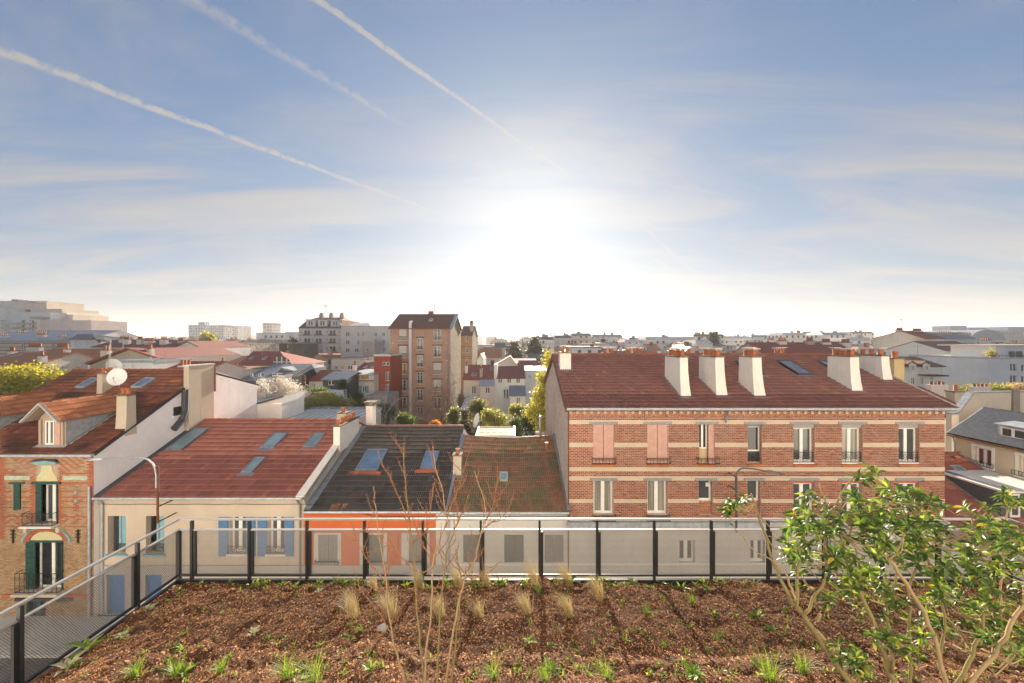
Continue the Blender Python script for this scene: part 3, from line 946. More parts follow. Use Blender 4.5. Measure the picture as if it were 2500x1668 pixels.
tile_field(bh, (bx0 - .12, 18.52, bp.z(18.52)), (bx1 + .3, 18.52, bp.z(18.52)), (bx1 + .3, yr, zr), (bx0 - .12, yr, zr), tile_brown, 0.25, 0.36, skip=inside(sk))
ridge_tiles(bh, (bx0 - .1, yr, zr + .03), (bx1 + .3, yr, zr + .03), ridge_mat)
b = MB(); b.slab([(bx0 - .17, 18.5, ez + .0), (bx0 + .02, 18.5, ez + .0), (bx0 + .02, yr, zr + .04), (bx0 - .17, yr, zr + .04)], 0.2); b.slab([(bx0 + .02, 31.6, ez - .05), (bx0 - .17, 31.6, ez - .05), (bx0 - .17, yr, zr + .04), (bx0 + .02, yr, zr + .04)], .2)
b.build('verge', tile_brown, bh)
b = MB(); b.slab([(bx1 + .26, 18.5, ez + .05), (bx1 + .42, 18.5, ez + .05), (bx1 + .42, yr, zr + .1), (bx1 + .26, yr, zr + .1)], 0.2); b.build('verge', stack_mat, bh)
for x0, x1, y0, y1, pts, fl in ((9.0, 9.42, 19.75, 21.7, [(.5, .12), (.5, .3), (.5, .48), (.5, .7), (.5, .86)], .22), (10.95, 11.42, 19.85, 21.6, [(.5, .12), (.5, .34), (.5, .6), (.5, .84)], .22),
                                (12.92, 13.4, 19.8, 21.0, [(.5, .18), (.5, .5), (.5, .8)], .24), (18.62, 19.1, 20.3, 21.75, [(.5, .12), (.5, .36), (.5, .6), (.5, .85)], .2),
                                (21.5, 21.95, 21.45, 24.2, [(.5, .1), (.5, .3), (.5, .5), (.5, .75)], .2)):
    chimney(bh, x0, x1, y0, y1, bp.z(y0) - 0.25, H - 0.86, stack_white, pts, fl, True, None, bp)
chimney(bh, 2.95, 3.62, 22.6, 23.3, bp.z(22.6) - .3, H - .72, stack_white, [(.3, .3), (.7, .6)], 0.0, True, None, bp)
for x, k in ((6.3, 2), (8.0, 3), (11.4, 3), (16.2, 2), (18.3, 2), (5.2, 0)):   # stacks beyond the ridge: only their pots show
    if k: chimney(bh, x, x + 0.3 + 0.3 * k, 25.6, 26.1, zr - 0.7, zr + 0.02, stack_white, [((i + .5) / k, .5) for i in range(k)], 0, True)
MB().lathe((13.2, 22.9, bp.z(22.9)), [(.1, 0), (.1, .25), (.07, .3)], 8).build('roof_vent', lead_dark, bh)
for i, h in enumerate(hu):
    x0, x1, z0, z1 = h
    r = YB + 0.2
    MB().box(x0 - 0.19, x1 + 0.19, YB - 0.06, YB + 0.03, z1, z1 + 0.13).build('lintel', lintel_steel, bh)
    MB().box(x0 - .02, x1 + .02, YB - 0.05, YB + 0.2, z0 - 0.13, z0 - 0.002).build('sill', brick_orange, bh)
    if i < 2:
        xm = (x0 + x1) / 2
        planks(bh, x0 + .01, xm - .01, z0 + .05, z1 - .01, YB + .03, pink_shutter, 4); planks(bh, xm + .01, x1 - .01, z0 + .05, z1 - .01, YB + .03, pink_shutter, 4)
        guard(bh, x0 - .06, x1 + .06, z0 + .08, z0 + .36, YB)
    elif i == 2:
        window(bh, (x0, x0 + (x1 - x0) * .62, z0 + .75, z1), r, 'two'); planks(bh, x0 + (x1 - x0) * .64, x1, z0, z1, YB + .06, pink_shutter, 3)
        MB().box(x0, x0 + (x1 - x0) * .62, r, r + .06, z0, z0 + .75).build('window_panel', plaster('peeling_panel', (0.55, 0.42, 0.24), .5, scale=4), bh)
        guard(bh, x0 - .15, x1 + .15, z0 + .08, z0 + .36, YB)
    elif i == 3:
        MB().box(x0, x1, YB + .08, r + .05, z1 - .14, z1 - .002).build('roller_box', grey_shutter, bh)
        window(bh, (x0, x1, z0 + .62, z1 - .14), r, 'one'); MB().box(x0, x1, r, r + .05, z0 + .1, z0 + .62).build('window_panel', lead_dark, bh); guard(bh, x0, x1, z0 + .14, z0 + .5, r, True, .05)
    else:
        MB().box(x0, x1, YB + .06, r + .05, z1 - .2, z1 - .002).build('roller_box', plaster('roller_box_grey', (.36, .33, .31), .1), bh)
        window(bh, (x0, x1, z0 + .08, z1 - .2), r, 'two', None, (pane_mid, curtain, pane_mid)[i - 4], .09); MB().box(x0, x1, YB + .02, r, z0 - .001, z0 + .08).build('window_step', white_paint, bh)
        guard(bh, x0 + .02, x1 - .02, z0 + .1, z0 + .6, YB + .16, True, .08)
for i, h in enumerate(hd):
    x0, x1, z0, z1 = h
    r = YB + 0.2
    MB().box(x0 - 0.2, x1 + 0.2, YB - 0.06, YB + 0.03, z1, z1 + 0.12).build('lintel', lintel_steel, bh)
    if i in (2, 3):
        window(bh, (x0, x1, z0 + .66, z1), r, 'one', None, pane_mid, .09)
        a2 = brick_field(x0, x1, z0, z0 + .64, r - .06); bulk('infill_bricks', BRICK_V, BRICK_F, a2[0], brick_orange, bh); MB().box(x0, x1, r - .058, r + .05, z0, z0 + .66).build('window_panel', mortar, bh)
    else:
        if i > 3: MB().box(x0, x1, YB + .06, r + .05, z1 - .16, z1 - .002).build('roller_box', salmon_wall, bh)
        window(bh, (x0, x1, z0, z1 - (.16 if i > 3 else 0)), r, 'two', None, curtain if i < 2 else pane_mid, .1)
        guard(bh, x0 - .06, x1 + .06, z0 - .25, z0 + .02, YB)
for h in hg:
    window(bh, h, YB + .14, 'two', None, pane_mid, .1); MB().box(h[0] - .08, h[1] + .08, YB - .1, YB + .1, h[2] - .07, h[2] - .002).build('sill', white_paint, bh)
MB().box(X_(1722, YB), X_(1731, YB), YB - .06, YB - .001, zB(1187), zB(1178)).build('wall_vent', white_wall, bh)

# ------------------------------------------------------------------ decorated brick house on the left
YL = 18.65
lx0, lx1 = -30.5, X_(229, YL)
lez = Z_(1109, YL); lyr, lzr = 25.67, H - 2.03
zL = lambda py: Z_(py, YL)
xL = lambda px: X_(px, YL)
lb = thing('ornate_brick_house', 'buff and red patterned brick house with ceramic panels and tiled dormers', 'house', (lx1, YL, 0))
brick_buff = brickmat('buff_bricks', [(0.30, 0.19, 0.10), (0.42, 0.27, 0.15), (0.50, 0.34, 0.20), (0.36, 0.22, 0.12)])
brick_lred = brickmat('red_string_bricks', [(0.34, 0.09, 0.045), (0.44, 0.13, 0.06), (0.40, 0.11, 0.055)])
mortar_l = plaster('buff_mortar', (0.42, 0.33, 0.25), 0.3)
ho = [(xL(87), xL(143), zL(1277), zL(1182)), (xL(62.5), xL(155), zL(1440), zL(1322)), (xL(31), xL(52), zL(1246), zL(1180)), (xL(52), xL(112), zL(1575), zL(1466))]
MB().facade(lx0, lx1, 0, lez, YL, ho, 0.25).build('front_wall', mortar_l, lb)
g = MB()
g.quad((lx1, YL, 0), (lx1, 30.57, 0), (lx1, 30.57, H - 3.53), (lx1, lyr, lzr - .03), (lx1, YL, lez - .05))
g.quad((lx0, YL, 0), (lx0, YL, lez), (lx0, lyr, lzr - .05), (lx0, 30.57, H - 3.53), (lx0, 30.57, 0))
g.quad((lx0, 30.57, 0), (lx0, 30.57, H - 3.53), (lx1, 30.57, H - 3.53), (lx1, 30.57, 0))
g.build('party_wall', party_wall_mat, lb)
def keyl(x, z):
    px, py = CX + x / YL * F, CY + (H - z) / YL * F
    if px > 214 or px < 11: return 'r'
    if abs(py - 1156) < 2.5 or abs(py - 1180) < 3 and px > 150: return 'r'
    for c in (1198, 1213, 1226, 1239, 1262, 1287, 1335, 1352, 1371, 1390, 1412, 1447):
        if abs(py - c) < 1.6: return 'r'
    if 1255 < py < 1282 and (int(px / 5) + int(py / 4)) % 3 == 0: return 'r'
    if py < 1154:
        s = px if px < 115 else 230 - px
        if (s * 0.62 + py) % 13 < 4.2: return 'r'
    if 140 < px < 153 and 1160 < py < 1290 or 76 < px < 88 and 1160 < py < 1290 or 155 < px < 166 and 1320 < py < 1450 or 52 < px < 62 and 1320 < py < 1450: return 'r'
    if abs(px - 186) < 4 and 1196 < py < 1248 or abs(py - 1222) < 3 and 174 < px < 199: return 'r'
    return 'b'
def skipl(x, z):
    px, py = CX + x / YL * F, CY + (H - z) / YL * F
    return 76 < px < 156 and 1297 < py < 1322 or 90 < px < 141 and 1134 < py < 1176
acc = brick_field(-26.9, lx1, 4.0, lez - 0.12, YL, ho, 0.20, 0.075, 0.014, key=keyl, skip=skipl)
vis = lambda px, py: px < 222 and py < 1300
pieces('brick', 'buff_bricks', BRICK_V, BRICK_F, acc['b'], brick_buff, lb, 200, vis)
pieces('red_brick', 'red_bricks', BRICK_V, BRICK_F, acc['r'], brick_lred, lb, 300, vis)
bulk('ground_floor_bricks', BRICK_V, BRICK_F, brick_field(-26.9, lx1, 0.1, 4.0, YL, ho, 0.20, 0.075, 0.014)[0], brick_buff, lb)
m, n = mat('floral_ceramic', 0.25, 0, 0.5)
f = n.noise(n.pos, 9.0, 3, 0.6, 1.5)
n.put(n.b.inputs['Base Color'], n.ramp(f, [(0.35, (0.30, 0.42, 0.30)), (0.46, (0.62, 0.62, 0.45)), (0.55, (0.62, 0.48, 0.12)), (0.62, (0.62, 0.60, 0.48)), (0.72, (0.50, 0.26, 0.25))]))
floral = m
ceramic_green = paint('celadon_ceramic', (0.46, 0.52, 0.42), 0.35, 0, .25)
ceramic_blue = paint('turquoise_ceramic', (0.22, 0.40, 0.42), 0.35, 0, .2)
def outline(name, pts, y0, y1, m, parent=lb):       # a flat shape in the facade plane, thickened
    pts = [V((xL(a), y0, zL(c))) for a, c in pts]
    k = len(pts)
    vs = pts + [V((p.x, y1, p.z)) for p in pts]
    fs = [tuple(range(k)), tuple(range(2 * k - 1, k - 1, -1))] + [(i, k + i, k + (i + 1) % k, (i + 1) % k) for i in range(k)]
    return MB().add(vs, fs).build(name, m, parent)
outline('ceramic_panel', [(90, 1174), (141, 1174), (139, 1164), (131, 1154), (127, 1136), (103, 1136), (100, 1154), (92, 1164)], YL - .03, YL + .01, floral)
arc = lambda cx, cy, rx, ry, a0, a1, k=14: [(cx + rx * math.cos(R(a0 + (a1 - a0) * i / k)), cy - ry * math.sin(R(a0 + (a1 - a0) * i / k))) for i in range(k + 1)]
outline('ceramic_panel', arc(115.5, 1320, 39, 23, 0, 180), YL - .03, YL + .01, floral)
def arch(name, cx, cy, r0, r1, ry0, ry1, y0, y1, m):
    a, c = arc(cx, cy, r1, ry1, 0, 180), arc(cx, cy, r0, ry0, 0, 180)
    b = MB()
    for i in range(len(a) - 1):
        q = [V((xL(p[0]), y0, zL(p[1]))) for p in (a[i], a[i + 1], c[i + 1], c[i])]
        b.add(q + [V((p.x, y1, p.z)) for p in q], [(0, 1, 2, 3), (0, 4, 5, 1), (2, 6, 7, 3)])
    return b.build(name, m, lb)
k = 24
for i in range(k):                                   # voussoirs of the arch, one brick each
    a0, a1 = 180 * (i + .06) / k, 180 * (i + .94) / k
    pts = [(115.5 + rr * math.cos(R(a)), 1322 - ry * math.sin(R(a))) for rr, ry, a in ((41, 25, a0), (55, 36, a0), (55, 36, a1), (41, 25, a1))]
    outline('arch_brick', pts, YL - .05, YL + .01, brick_lred)
arch('arch_moulding', 115.5, 1324, 55.5, 60, 36.5, 40, YL - .07, YL, ceramic_blue)
outline('cornice', [(80, 1129), (86, 1127), (93, 1124), (120, 1122), (142, 1125), (143, 1130), (136, 1133), (94, 1133)], YL - .12, YL, ceramic_blue)
outline('cornice_hood', [(79, 1127), (92, 1120), (140, 1121), (146, 1127), (120, 1123)], YL - .15, YL, slate)
for a, c in ((12, 74), (154, 214)):
    outline('ceramic_band', [(a, 1171.5), (c, 1171.5), (c, 1162), (a, 1162)], YL - .03, YL + .01, ceramic_green)
for cx, cy in ((186, 1222), (186, 1202)):
    outline('ceramic_diamond', [(cx, cy + 5), (cx + 5, cy), (cx, cy - 5), (cx - 5, cy)], YL - .035, YL, ceramic_blue)
for a, c, t, u in ((79, 150, 1176, 1182), (76, 156, 1318.5, 1323.5), (24, 62, 1177, 1181)):
    MB().box(xL(a), xL(c), YL - .06, YL + .02, zL(u), zL(t)).build('lintel', green_paint, lb)
for h, gm in ((ho[0], pane_mid), (ho[1], pane)):
    x0, x1, z0, z1 = h
    w_ = (x1 - x0)
    window(lb, (x0 + w_ * .24, x1 - .03, z0, z1 - .03), YL + .2, 'two', None, gm, .09)
    b = MB()
    for i in range(9):
        zz = z0 + (z1 - z0) * i / 9
        b.box(x0 + .02, x0 + w_ * .26, YL - .02, YL + .02, zz + .02, zz + (z1 - z0) / 9)
    b.build('folded_shutter', green_paint, lb)
    MB().box(x1 - .05, x1, YL - .06, YL + .2, z0, z1).build('folded_shutter', green_paint, lb)
planks(lb, ho[2][0], ho[2][0] + .3, ho[2][2], ho[2][3], YL + .04, green_paint, 3); window(lb, ho[2], YL + .2, 'one', green_paint, pane)
window(lb, ho[3], YL + .2, 'two', green_paint, pane, .12)
guard(lb, xL(73), xL(145), zL(1276), zL(1248), YL, True, .3)
MB().box(xL(69), xL(147), YL - .38, YL, zL(1282), zL(1278)).build('balcony_slab', stack_white, lb)
guard(lb, xL(57), xL(157), zL(1437), zL(1391), YL, True, .32)
MB().box(xL(52), xL(162), YL - .42, YL, zL(1445), zL(1439)).build('balcony_slab', stack_mat, lb)
for px in (35, 193):
    b = MB().tube([(xL(px), YL - .05, zL(1325)), (xL(px), YL - .05, zL(1292))], .035, 6)
    for q in (1298, 1306, 1314):
        b.tube([(xL(px - 6), YL - .05, zL(q - 4)), (xL(px), YL - .06, zL(q)), (xL(px + 6), YL - .05, zL(q - 4))], .016, 5)
    b.build('iron_ornament', iron, lb)
for a, c in ((72, 80), (150, 158)):
    MB().box(xL(a), xL(c), YL - .25, YL, zL(1295), zL(1282.5)).build('corbel', cream_band, lb)
MB().box(xL(10), lx1, YL - .1, YL - .002, zL(1456), zL(1449)).build('string_course', brick_lred, lb)
MB().box(xL(40), xL(180), YL - .08, YL - .002, zL(1466), zL(1459)).build('shop_lintel', lead_dark, lb)
MB().box(lx0 - .1, lx1 + .02, YL - .16, YL + .02, lez - .1, lez + .02).build('gutter', zinc_pale, lb)
pipe(lb, [(lx1 - .12, YL - .1, lez - 1.6), (lx1 - .12, YL - .1, .1)], .055, zinc_pale)
lpn = Plane(YL - .05, lez, lyr, lzr)
b = MB()
b.slab([(lx0, YL, lez), (lx1, YL, lez), (lx1, lyr, lzr), (lx0, lyr, lzr)], .12)
b.slab([(lx1, 30.9, H - 3.6), (lx0, 30.9, H - 3.6), (lx0, lyr, lzr), (lx1, lyr, lzr)], .12)
b.build('roof', far_brown, lb)
DX = [-23.85, -28.7]
drz = H - 3.17; dyr = lpn.Y0 + (drz - lpn.z0) / lpn.k
dew, dez = 0.95, H - 4.06                             # half width and eave of the dormer roofs
sk = []
sk.append(skylight(lb, lpn, [(216, 926), (238, 926), (222, 949), (195, 949)], pane_blue, zinc_pale, collar=False))
sk.append(skylight(lb, lpn, [(353, 926), (379, 926), (351, 949), (324, 949)], pane_blue, zinc_pale, collar=False))
def skipd(p):
    if inside(sk)(p): return True
    for c in DX:
        if abs(p.x - c) < dew - .12 and p.y > 19.0 and p.z < drz - abs(p.x - c) * .93 + .05: return True
    return False
tile_field(lb, (lx0, YL - .05, lez + .02), (lx1 + .02, YL - .05, lez + .02), (lx1 + .02, lyr, lzr), (lx0, lyr, lzr), tile_old, .25, .38, 300, None, skipd)
ridge_tiles(lb, (lx0, lyr, lzr + .03), (lx1, lyr, lzr + .03), ridge_mat)
MB().slab([(lx1 - .02, YL, lez + .0), (lx1 + .04, YL, lez + .0), (lx1 + .04, lyr, lzr), (lx1 - .02, lyr, lzr)], .1).build('verge', lead_dark, lb)
wood_old = plaster('weathered_timber', (0.40, 0.31, 0.24), .4)
barge = paint('grey_bargeboard', (.50, .51, .52), .6, 0, .2)
for c in DX:                                           # dormers
    y0, y1 = 19.15, 18.65
    hw = .67
    zb = lpn.z(y0) + .02
    d = MB()
    d.quad((c - hw, y0, zb), (c + hw, y0, zb), (c + hw, y0, dez + .1), (c, y0, drz - .08), (c - hw, y0, dez + .1))
    dm = d.build('dormer', wood_old, lb)
    yb = lpn.Y0 + (dez + .1 - lpn.z0) / lpn.k
    for s in (-1, 1):
        MB().quad((c + s * hw, y0, zb), (c + s * hw, yb, dez + .1), (c + s * hw, y0, dez + .1)).build('dormer_cheek', zinc_pale, dm)
        e = [(c + s * dew, y1, dez), (c + s * dew, lpn.Y0 + (dez - lpn.z0) / lpn.k + .1, dez), (c, dyr, drz), (c, y1, drz)]
        if s > 0: tile_field(dm, e[0], e[1], e[2], e[3], tile_orange, .24, .36, 60)
        else: tile_field(dm, e[1], e[0], e[3], e[2], tile_orange, .24, .36, 30)
        MB().slab(e if s > 0 else [e[1], e[0], e[3], e[2]], .06).build('dormer_roof', wood_old, dm)
        MB().bar((c + s * dew, y1 - .02, dez - .02), (c, y1 - .02, drz + .03), .05, .17, (0, 1, 0)).build('bargeboard', barge, dm)
    ridge_tiles(dm, (c, y1, drz + .02), (c, dyr, drz + .02), tile_orange, .1, .38)
    window(dm, (c - .33, c + .13, zb + .05, dez - .05), y0 - .06, 'two', None, pane_mid, .06)
    planks(dm, c + .15, c + .42, zb + .05, dez - .1, y0 - .05, pink_shutter, 2)
    for s in (-.6, .55):
        MB().box(c + s - .06, c + s + .06, y0 - .07, y0 - .005, zb, dez).build('dormer_post', wood_old, dm)
    MB().slab([(c - .9, 18.62, lpn.z(18.62) + .07), (c + .95, 18.62, lpn.z(18.62) + .07), (c + .75, y0 + .02, lpn.z(y0) + .08), (c - .75, y0 + .02, lpn.z(y0) + .08)], .03).build('flashing', zinc_pale, dm)
    for s in (1, -1):
        MB().slab([(c + s * (hw + .12 * s + .02), y0, lpn.z(y0) + .09), (c + s * (hw + .12 * s + .18), y0, lpn.z(y0) + .09), (c + s * (hw + .12 * s + .18), yb + .2, lpn.z(yb + .2) + .09), (c + s * (hw + .12 * s + .02), yb + .2, lpn.z(yb + .2) + .09)], .03).build('flashing', zinc_pale, dm)
chimney(lb, -21.72, -21.17, 20.25, 20.75, lpn.z(20.2) - .3, H - 3.0, stack_mat, [(.28, .5), (.74, .5)], .1, False, pot_h=.33, pot_r=.13)
ch = chimney(lb, -26.0, -25.66, 23.1, 24.0, lpn.z(23.1) - .3, H - 2.05, stack_mat, [(.5, .25), (.5, .7)], .05, False)
big_st = chimney(lb, -21.2, -20.86, 23.8, 25.8, 5.4, H - 1.6, stack_mat, [], 0, False, capm=pot_cap)
MB().tube([(-21.0, 23.72, 10.9), (-21.0, 23.68, 9.6), (-21.0, 23.45, 9.0), (-21.0, 22.9, 8.55)], .19, 8).build('flue', lead_dark, big_st)
MB().box(-20.9, -20.8, 25.8, 25.9, 10.5, 12.2).build('flue_pipe', rust, big_st)
for i in range(3): pot(big_st, (-23.4 + .26 * i, 26.6, lzr - .25), .4, .12, False)
hx = lambda px: lx1 * F / (px - CX)                   # depth of a point of the party wall
y0, y1 = hx(423), hx(444)
b = MB().quad((lx1 + .01, y0, Z_(1016, y0)), (lx1 + .01, y1, Z_(1016, y0)), (lx1 + .01, y1, Z_(995, y0)), (lx1 + .01, y0, Z_(995, y0)))
wn = b.build('side_window', pane, lb)
MB().box(lx1, lx1 + .14, y0 - .08, y1 + .08, Z_(1016, y0) - .08, Z_(1016, y0)).build('sill', white_paint, wn)
b = MB()
for k in range(3):
    zz = Z_(1016, y0) + (Z_(995, y0) - Z_(1016, y0)) * (k + .5) / 3
    b.bar((lx1 + .08, y0 - .05, zz), (lx1 + .08, y1 + .1, zz), .025, .025)
b.build('window_bars', iron, wn)

def dish(name, label, c, r, aim, m=None):             # satellite dish: bowl, arm, feed, bracket
    root = thing(name, label, 'satellite dish', c)
    c = V(c); aim = V(aim).normalized()
    a = aim.cross(V((0, 0, 1))).normalized(); u = a.cross(aim)
    vs, fs = [], []
    for i in range(6):
        rr = r * i / 5
        for j in range(20):
            t = 2 * math.pi * j / 20
            vs.append(c + (a * math.cos(t) + u * math.sin(t) * 1.08) * rr + aim * (0.22 * r * (rr / r) ** 2))
    for i in range(5):
        for j in range(20):
            fs.append((i * 20 + j, i * 20 + (j + 1) % 20, (i + 1) * 20 + (j + 1) % 20, (i + 1) * 20 + j))
    b = MB().add(vs, fs)
    b.add([v - aim * .012 for v in vs], [tuple(reversed(f)) for f in fs])
    b.build('bowl', m or white_paint, root, smooth=True)
    tip = c + aim * r * 1.0 - u * r * .25
    MB().tube([c - u * r * .95 + aim * .1 * r, tip], .012, 6).build('feed_arm', lamp_grey, root)
    MB().tube([tip, tip - (tip - c).normalized() * .12], [.035, .045], 8).build('feed', white_paint, root)
    MB().tube([c - aim * .01, c - aim * .14, c - aim * .14 - V((0, 0, r * 1.1))], .022, 6).build('bracket', lamp_grey, root)
    return root
dish('satellite_dish', 'round white satellite dish beside the stained chimney on the old tiled roof', P(288, 921, 23.0), .50, (.35, -1, .25))
dish('satellite_dish', 'white satellite dish seen edge-on behind the round one', P(276, 893, 24.6), .42, (1, -.25, .3))
an = thing('roof_antenna', 'thin rooftop television antenna on the stained chimney of the tiled house', 'antenna', P(262, 905, 24.2))
b = MB().tube([P(263, 905, 24.2), P(270, 828, 24.2)], .02, 6).tube([P(270, 905, 24.2), P(270.5, 828, 24.2)], .012, 5); b.build('mast', lamp_grey, an)
b = MB().tube([P(255, 826, 24.2), P(273, 832, 24.2)], .012, 5)
for k in range(7): b.tube([P(256 + k * 2.6, 823.5 + k * .9, 24.2), P(257.5 + k * 2.6, 830 + k * .9, 24.2)], .008, 4)
b.build('aerial', lamp_grey, an)

# ------------------------------------------------------------------ cream house with the red roof
YC = 18.9
xC = lambda px: X_(px, YC)
zC = lambda py: Z_(py, YC)
c0, c1 = lx1 + 0.02, X_(741, 18.7)
cez = Z_(1213, 18.7); cyr, czr = 25.06, H - 5.35
chh = thing('cream_house', 'low cream rendered house with a red tiled roof and blue shutters', 'house', (c0, YC, 0))
hs = [(xC(263), xC(307), zC(1352), zC(1260)), (xC(356), xC(401), zC(1352), zC(1260)), (xC(560), xC(600), zC(1352), zC(1262)), (xC(655), xC(694), zC(1352), zC(1262))]
lo = [(xC(262), xC(306), zC(1500), zC(1403)), (xC(356), xC(396), zC(1500), zC(1403))]
zpl = zC(1380)
MB().facade(c0, c1, zpl, cez, YC, hs, .28).build('front_wall', cream_wall, chh)
MB().facade(c0, c1, 0, zpl, YC - .03, lo, .3).build('plinth_wall', grey_plinth, chh)
MB().box(c0, c1 - .02, YC - .06, YC - .002, zC(1225), zC(1219)).build('cornice', cream_wall, chh)
g = MB()
g.quad((c1, YC, 0), (c1, 31, 0), (c1, 31, cez), (c1, cyr, czr - .03), (c1, YC, cez - .02))
g.quad((c0, 31, 0), (c0, 31, cez), (c1, 31, cez), (c1, 31, 0))
g.build('gable_wall', cream_wall, chh)
cp = Plane(18.66, cez - .01, cyr, czr)
b = MB()
b.slab([(c0, 18.66, cez - .01), (c1, 18.66, cez - .01), (c1, cyr, czr), (c0, cyr, czr)], .12)
b.slab([(c1, 31.2, cez - .1), (c0, 31.2, cez - .1), (c0, cyr, czr), (c1, cyr, czr)], .12)
b.build('roof', far_red, chh)
sk = [skylight(chh, cp, q, gl, zinc, collar=i > 0) for i, (q, gl) in enumerate([
    ([(469, 1048.5), (506, 1049), (450, 1102), (414, 1101.5)], pane_sky), ([(667, 1061), (698.5, 1061), (676, 1096), (640, 1096)], pane_sky),
    ([(621, 1120), (646, 1120), (621, 1156), (594, 1156)], pane_sky), ([(765, 1062), (796, 1062), (770.6, 1094), (741, 1094.7)], pane_sky)])]
tile_field(chh, (c0 + .35, 18.64, cp.z(18.64)), (c1 - .34, 18.64, cp.z(18.64)), (c1 - .34, cyr, czr), (c0 + .3, cyr, czr), tile_red, .25, .40, 300, None, inside(sk))
ridge_tiles(chh, (c0 + .3, cyr, czr + .03), (c1 - .3, cyr, czr + .03), ridge_mat, .1)
MB().slab([(c0, 18.6, cp.z(18.6) + .1), (c0 + .36, 18.6, cp.z(18.6) + .09), (c0 + .36, cyr, czr + .09), (c0, cyr, czr + .1)], .05).build('flashing', lead_dark, chh)
MB().slab([(c1 - .35, 18.6, cp.z(18.6) + .1), (c1 + .06, 18.6, cp.z(18.6) + .1), (c1 + .06, cyr, czr + .1), (c1 - .35, cyr, czr + .1)], .08).build('verge', stack_white, chh)
MB().slab([(c1 + .061, 18.62, cp.z(18.62) - .16), (c1 + .09, 18.62, cp.z(18.62) - .16), (c1 + .09, cyr, czr - .16), (c1 + .061, cyr, czr - .16)], .2).build('verge_flashing', zinc_pale, chh)
pipe(chh, [(c0, 18.58, cez - .05), (c1, 18.58, cez - .05)], .065, zinc_pale, 'gutter')
pipe(chh, [(c1 - .3, 18.6, cez - .1), (c1 - .25, YC - .07, cez - .5), (c1 - .25, YC - .07, 0.1)], .05, grey_shutter)
pipe(chh, [(c0 + .25, 18.6, cez - .1), (c0 + .2, YC - .07, cez - .4), (c0 + .2, YC - .07, 0.1)], .05, zinc_pale)
for i, h in enumerate(hs):
    x0, x1, z0, z1 = h
    fm = sky_paint if i < 2 else white_paint
    MB().box(x0 - .1, x1 + .1, YC - .1, YC + .1, z0 - .09, z0 - .002).build('sill', stack_white if i > 1 else sky_paint, chh)
    window(chh, (x0 + (.34 if i < 2 else 0), x1, z0, z1), YC + .22, 'two', fm, curtain if i < 2 else pane_mid, .1)
    guard(chh, x0 + (.3 if i < 2 else -.05), x1 + (.02 if i < 2 else .05), z0 + .06, z0 + .42, YC + (.2 if i < 2 else 0), True, .06, iron)
    if i > 1:
        for a, c in ((x0 - .53, x0 - .03), (x1 + .03, x1 + .51)):
            sh = planks(chh, a, c, z0 - .12, z1, YC - .05, blue_paint, 4)
            for zz in (z0 + .25, z1 - .3):
                MB().box(a + .02, c - .02, YC - .075, YC - .0505, zz, zz + .07).build('batten', blue_paint, sh)
for h in lo:
    MB().box(h[0], h[1], YC + .12, YC + .16, h[2], h[3]).build('garage_shutter', blue_paint, chh)
MB().box(xC(234), xC(240), YC - .2, YC - .01, zC(1397), zC(1387)).build('meter_box', roller_white, chh)
# stacks on the party wall of the cream house
chimney(chh, X_(828, 24.6), X_(850, 24.6), 24.3, 24.9, cp.z(24.3) - .3, Z_(1008, 24.6), stack_mat, [(.5, .5)], .15, False, pot_h=.3)
chimney(chh, c1 - .28, c1 + .12, 22.4, 25.2, cp.z(22.4) - .3, cp.z(24.6) + .35, stack_white, [(.5, .05), (.5, .28), (.5, .45), (.5, .62), (.5, .85)], 0, False, pot_h=.36)
st = chimney(chh, X_(896, 26.6), X_(914, 26.6), 26.4, 26.9, 7.0, Z_(990, 26.6), stack_white, [], 0, False)
MB().box(X_(892, 26.6), X_(919, 26.6), 26.25, 27.05, Z_(983, 26.6), Z_(980, 26.6)).build('rain_hood', cap_stone, st)
b = MB()
for sx in (897, 913):
    for yy in (26.45, 26.85): b.box(X_(sx, 26.6) - .04, X_(sx, 26.6) + .04, yy - .04, yy + .04, Z_(990, 26.6) + .07, Z_(983, 26.6))
b.build('hood_leg', cap_stone, st)

# ------------------------------------------------------------------ house with the sooty roof and orange front
yk0 = 18.7
k0, k1 = c1 + .1, X_(1088, yk0)
kez = Z_(1245, yk0); kyr, kzr = 25.8, H - 5.96
kh = thing('orange_house', 'low house with a soot-black tiled roof over an orange front', 'house', (k0, YC, 0))
ko = [(xC(777), xC(824), zC(1376), zC(1306)), (xC(897), xC(936), zC(1376), zC(1306)), (xC(998), xC(1034), zC(1376), zC(1306))]
MB().facade(k0, k1, zC(1380), kez, YC, ko, .2).build('front_wall', white_wall, kh)
MB().box(k0, k1, YC - .04, YC + .1, 0, zC(1380)).build('plinth_wall', grey_plinth, kh)
b = MB(); fr = [(xC(766), xC(833), zC(1380), zC(1300)), (xC(878), xC(945), zC(1380), zC(1300)), (xC(980), xC(1049), zC(1380), zC(1300))]
cuts = [xC(741)] + [v for f in fr for v in f[:2]] + [xC(1064)]
for a, c in zip(cuts[::2], cuts[1::2]): b.box(a, c, YC - .015, YC - .002, zC(1380), zC(1301))
b.box(cuts[0], cuts[-1], YC - .015, YC - .002, zC(1301), zC(1252))
b.build('orange_panel', orange_wall, kh)
for i, h in enumerate(ko):
    xm = (h[0] + h[1]) / 2
    for a, c in ((h[0], xm - .01), (xm + .01, h[1])):
        planks(kh, a, c, h[2], h[3], YC + .06, grey_shutter if i != 1 else green_grey, 4)
    guard(kh, h[0] - .1, h[1] + .1, h[2] + .05, h[2] + .2, YC)
kp = Plane(18.62, kez, kyr, kzr)
b = MB()
b.slab([(k0 - .05, 18.62, kez), (k1, 18.62, kez), (k1, kyr, kzr), (k0 - .05, kyr, kzr)], .12)
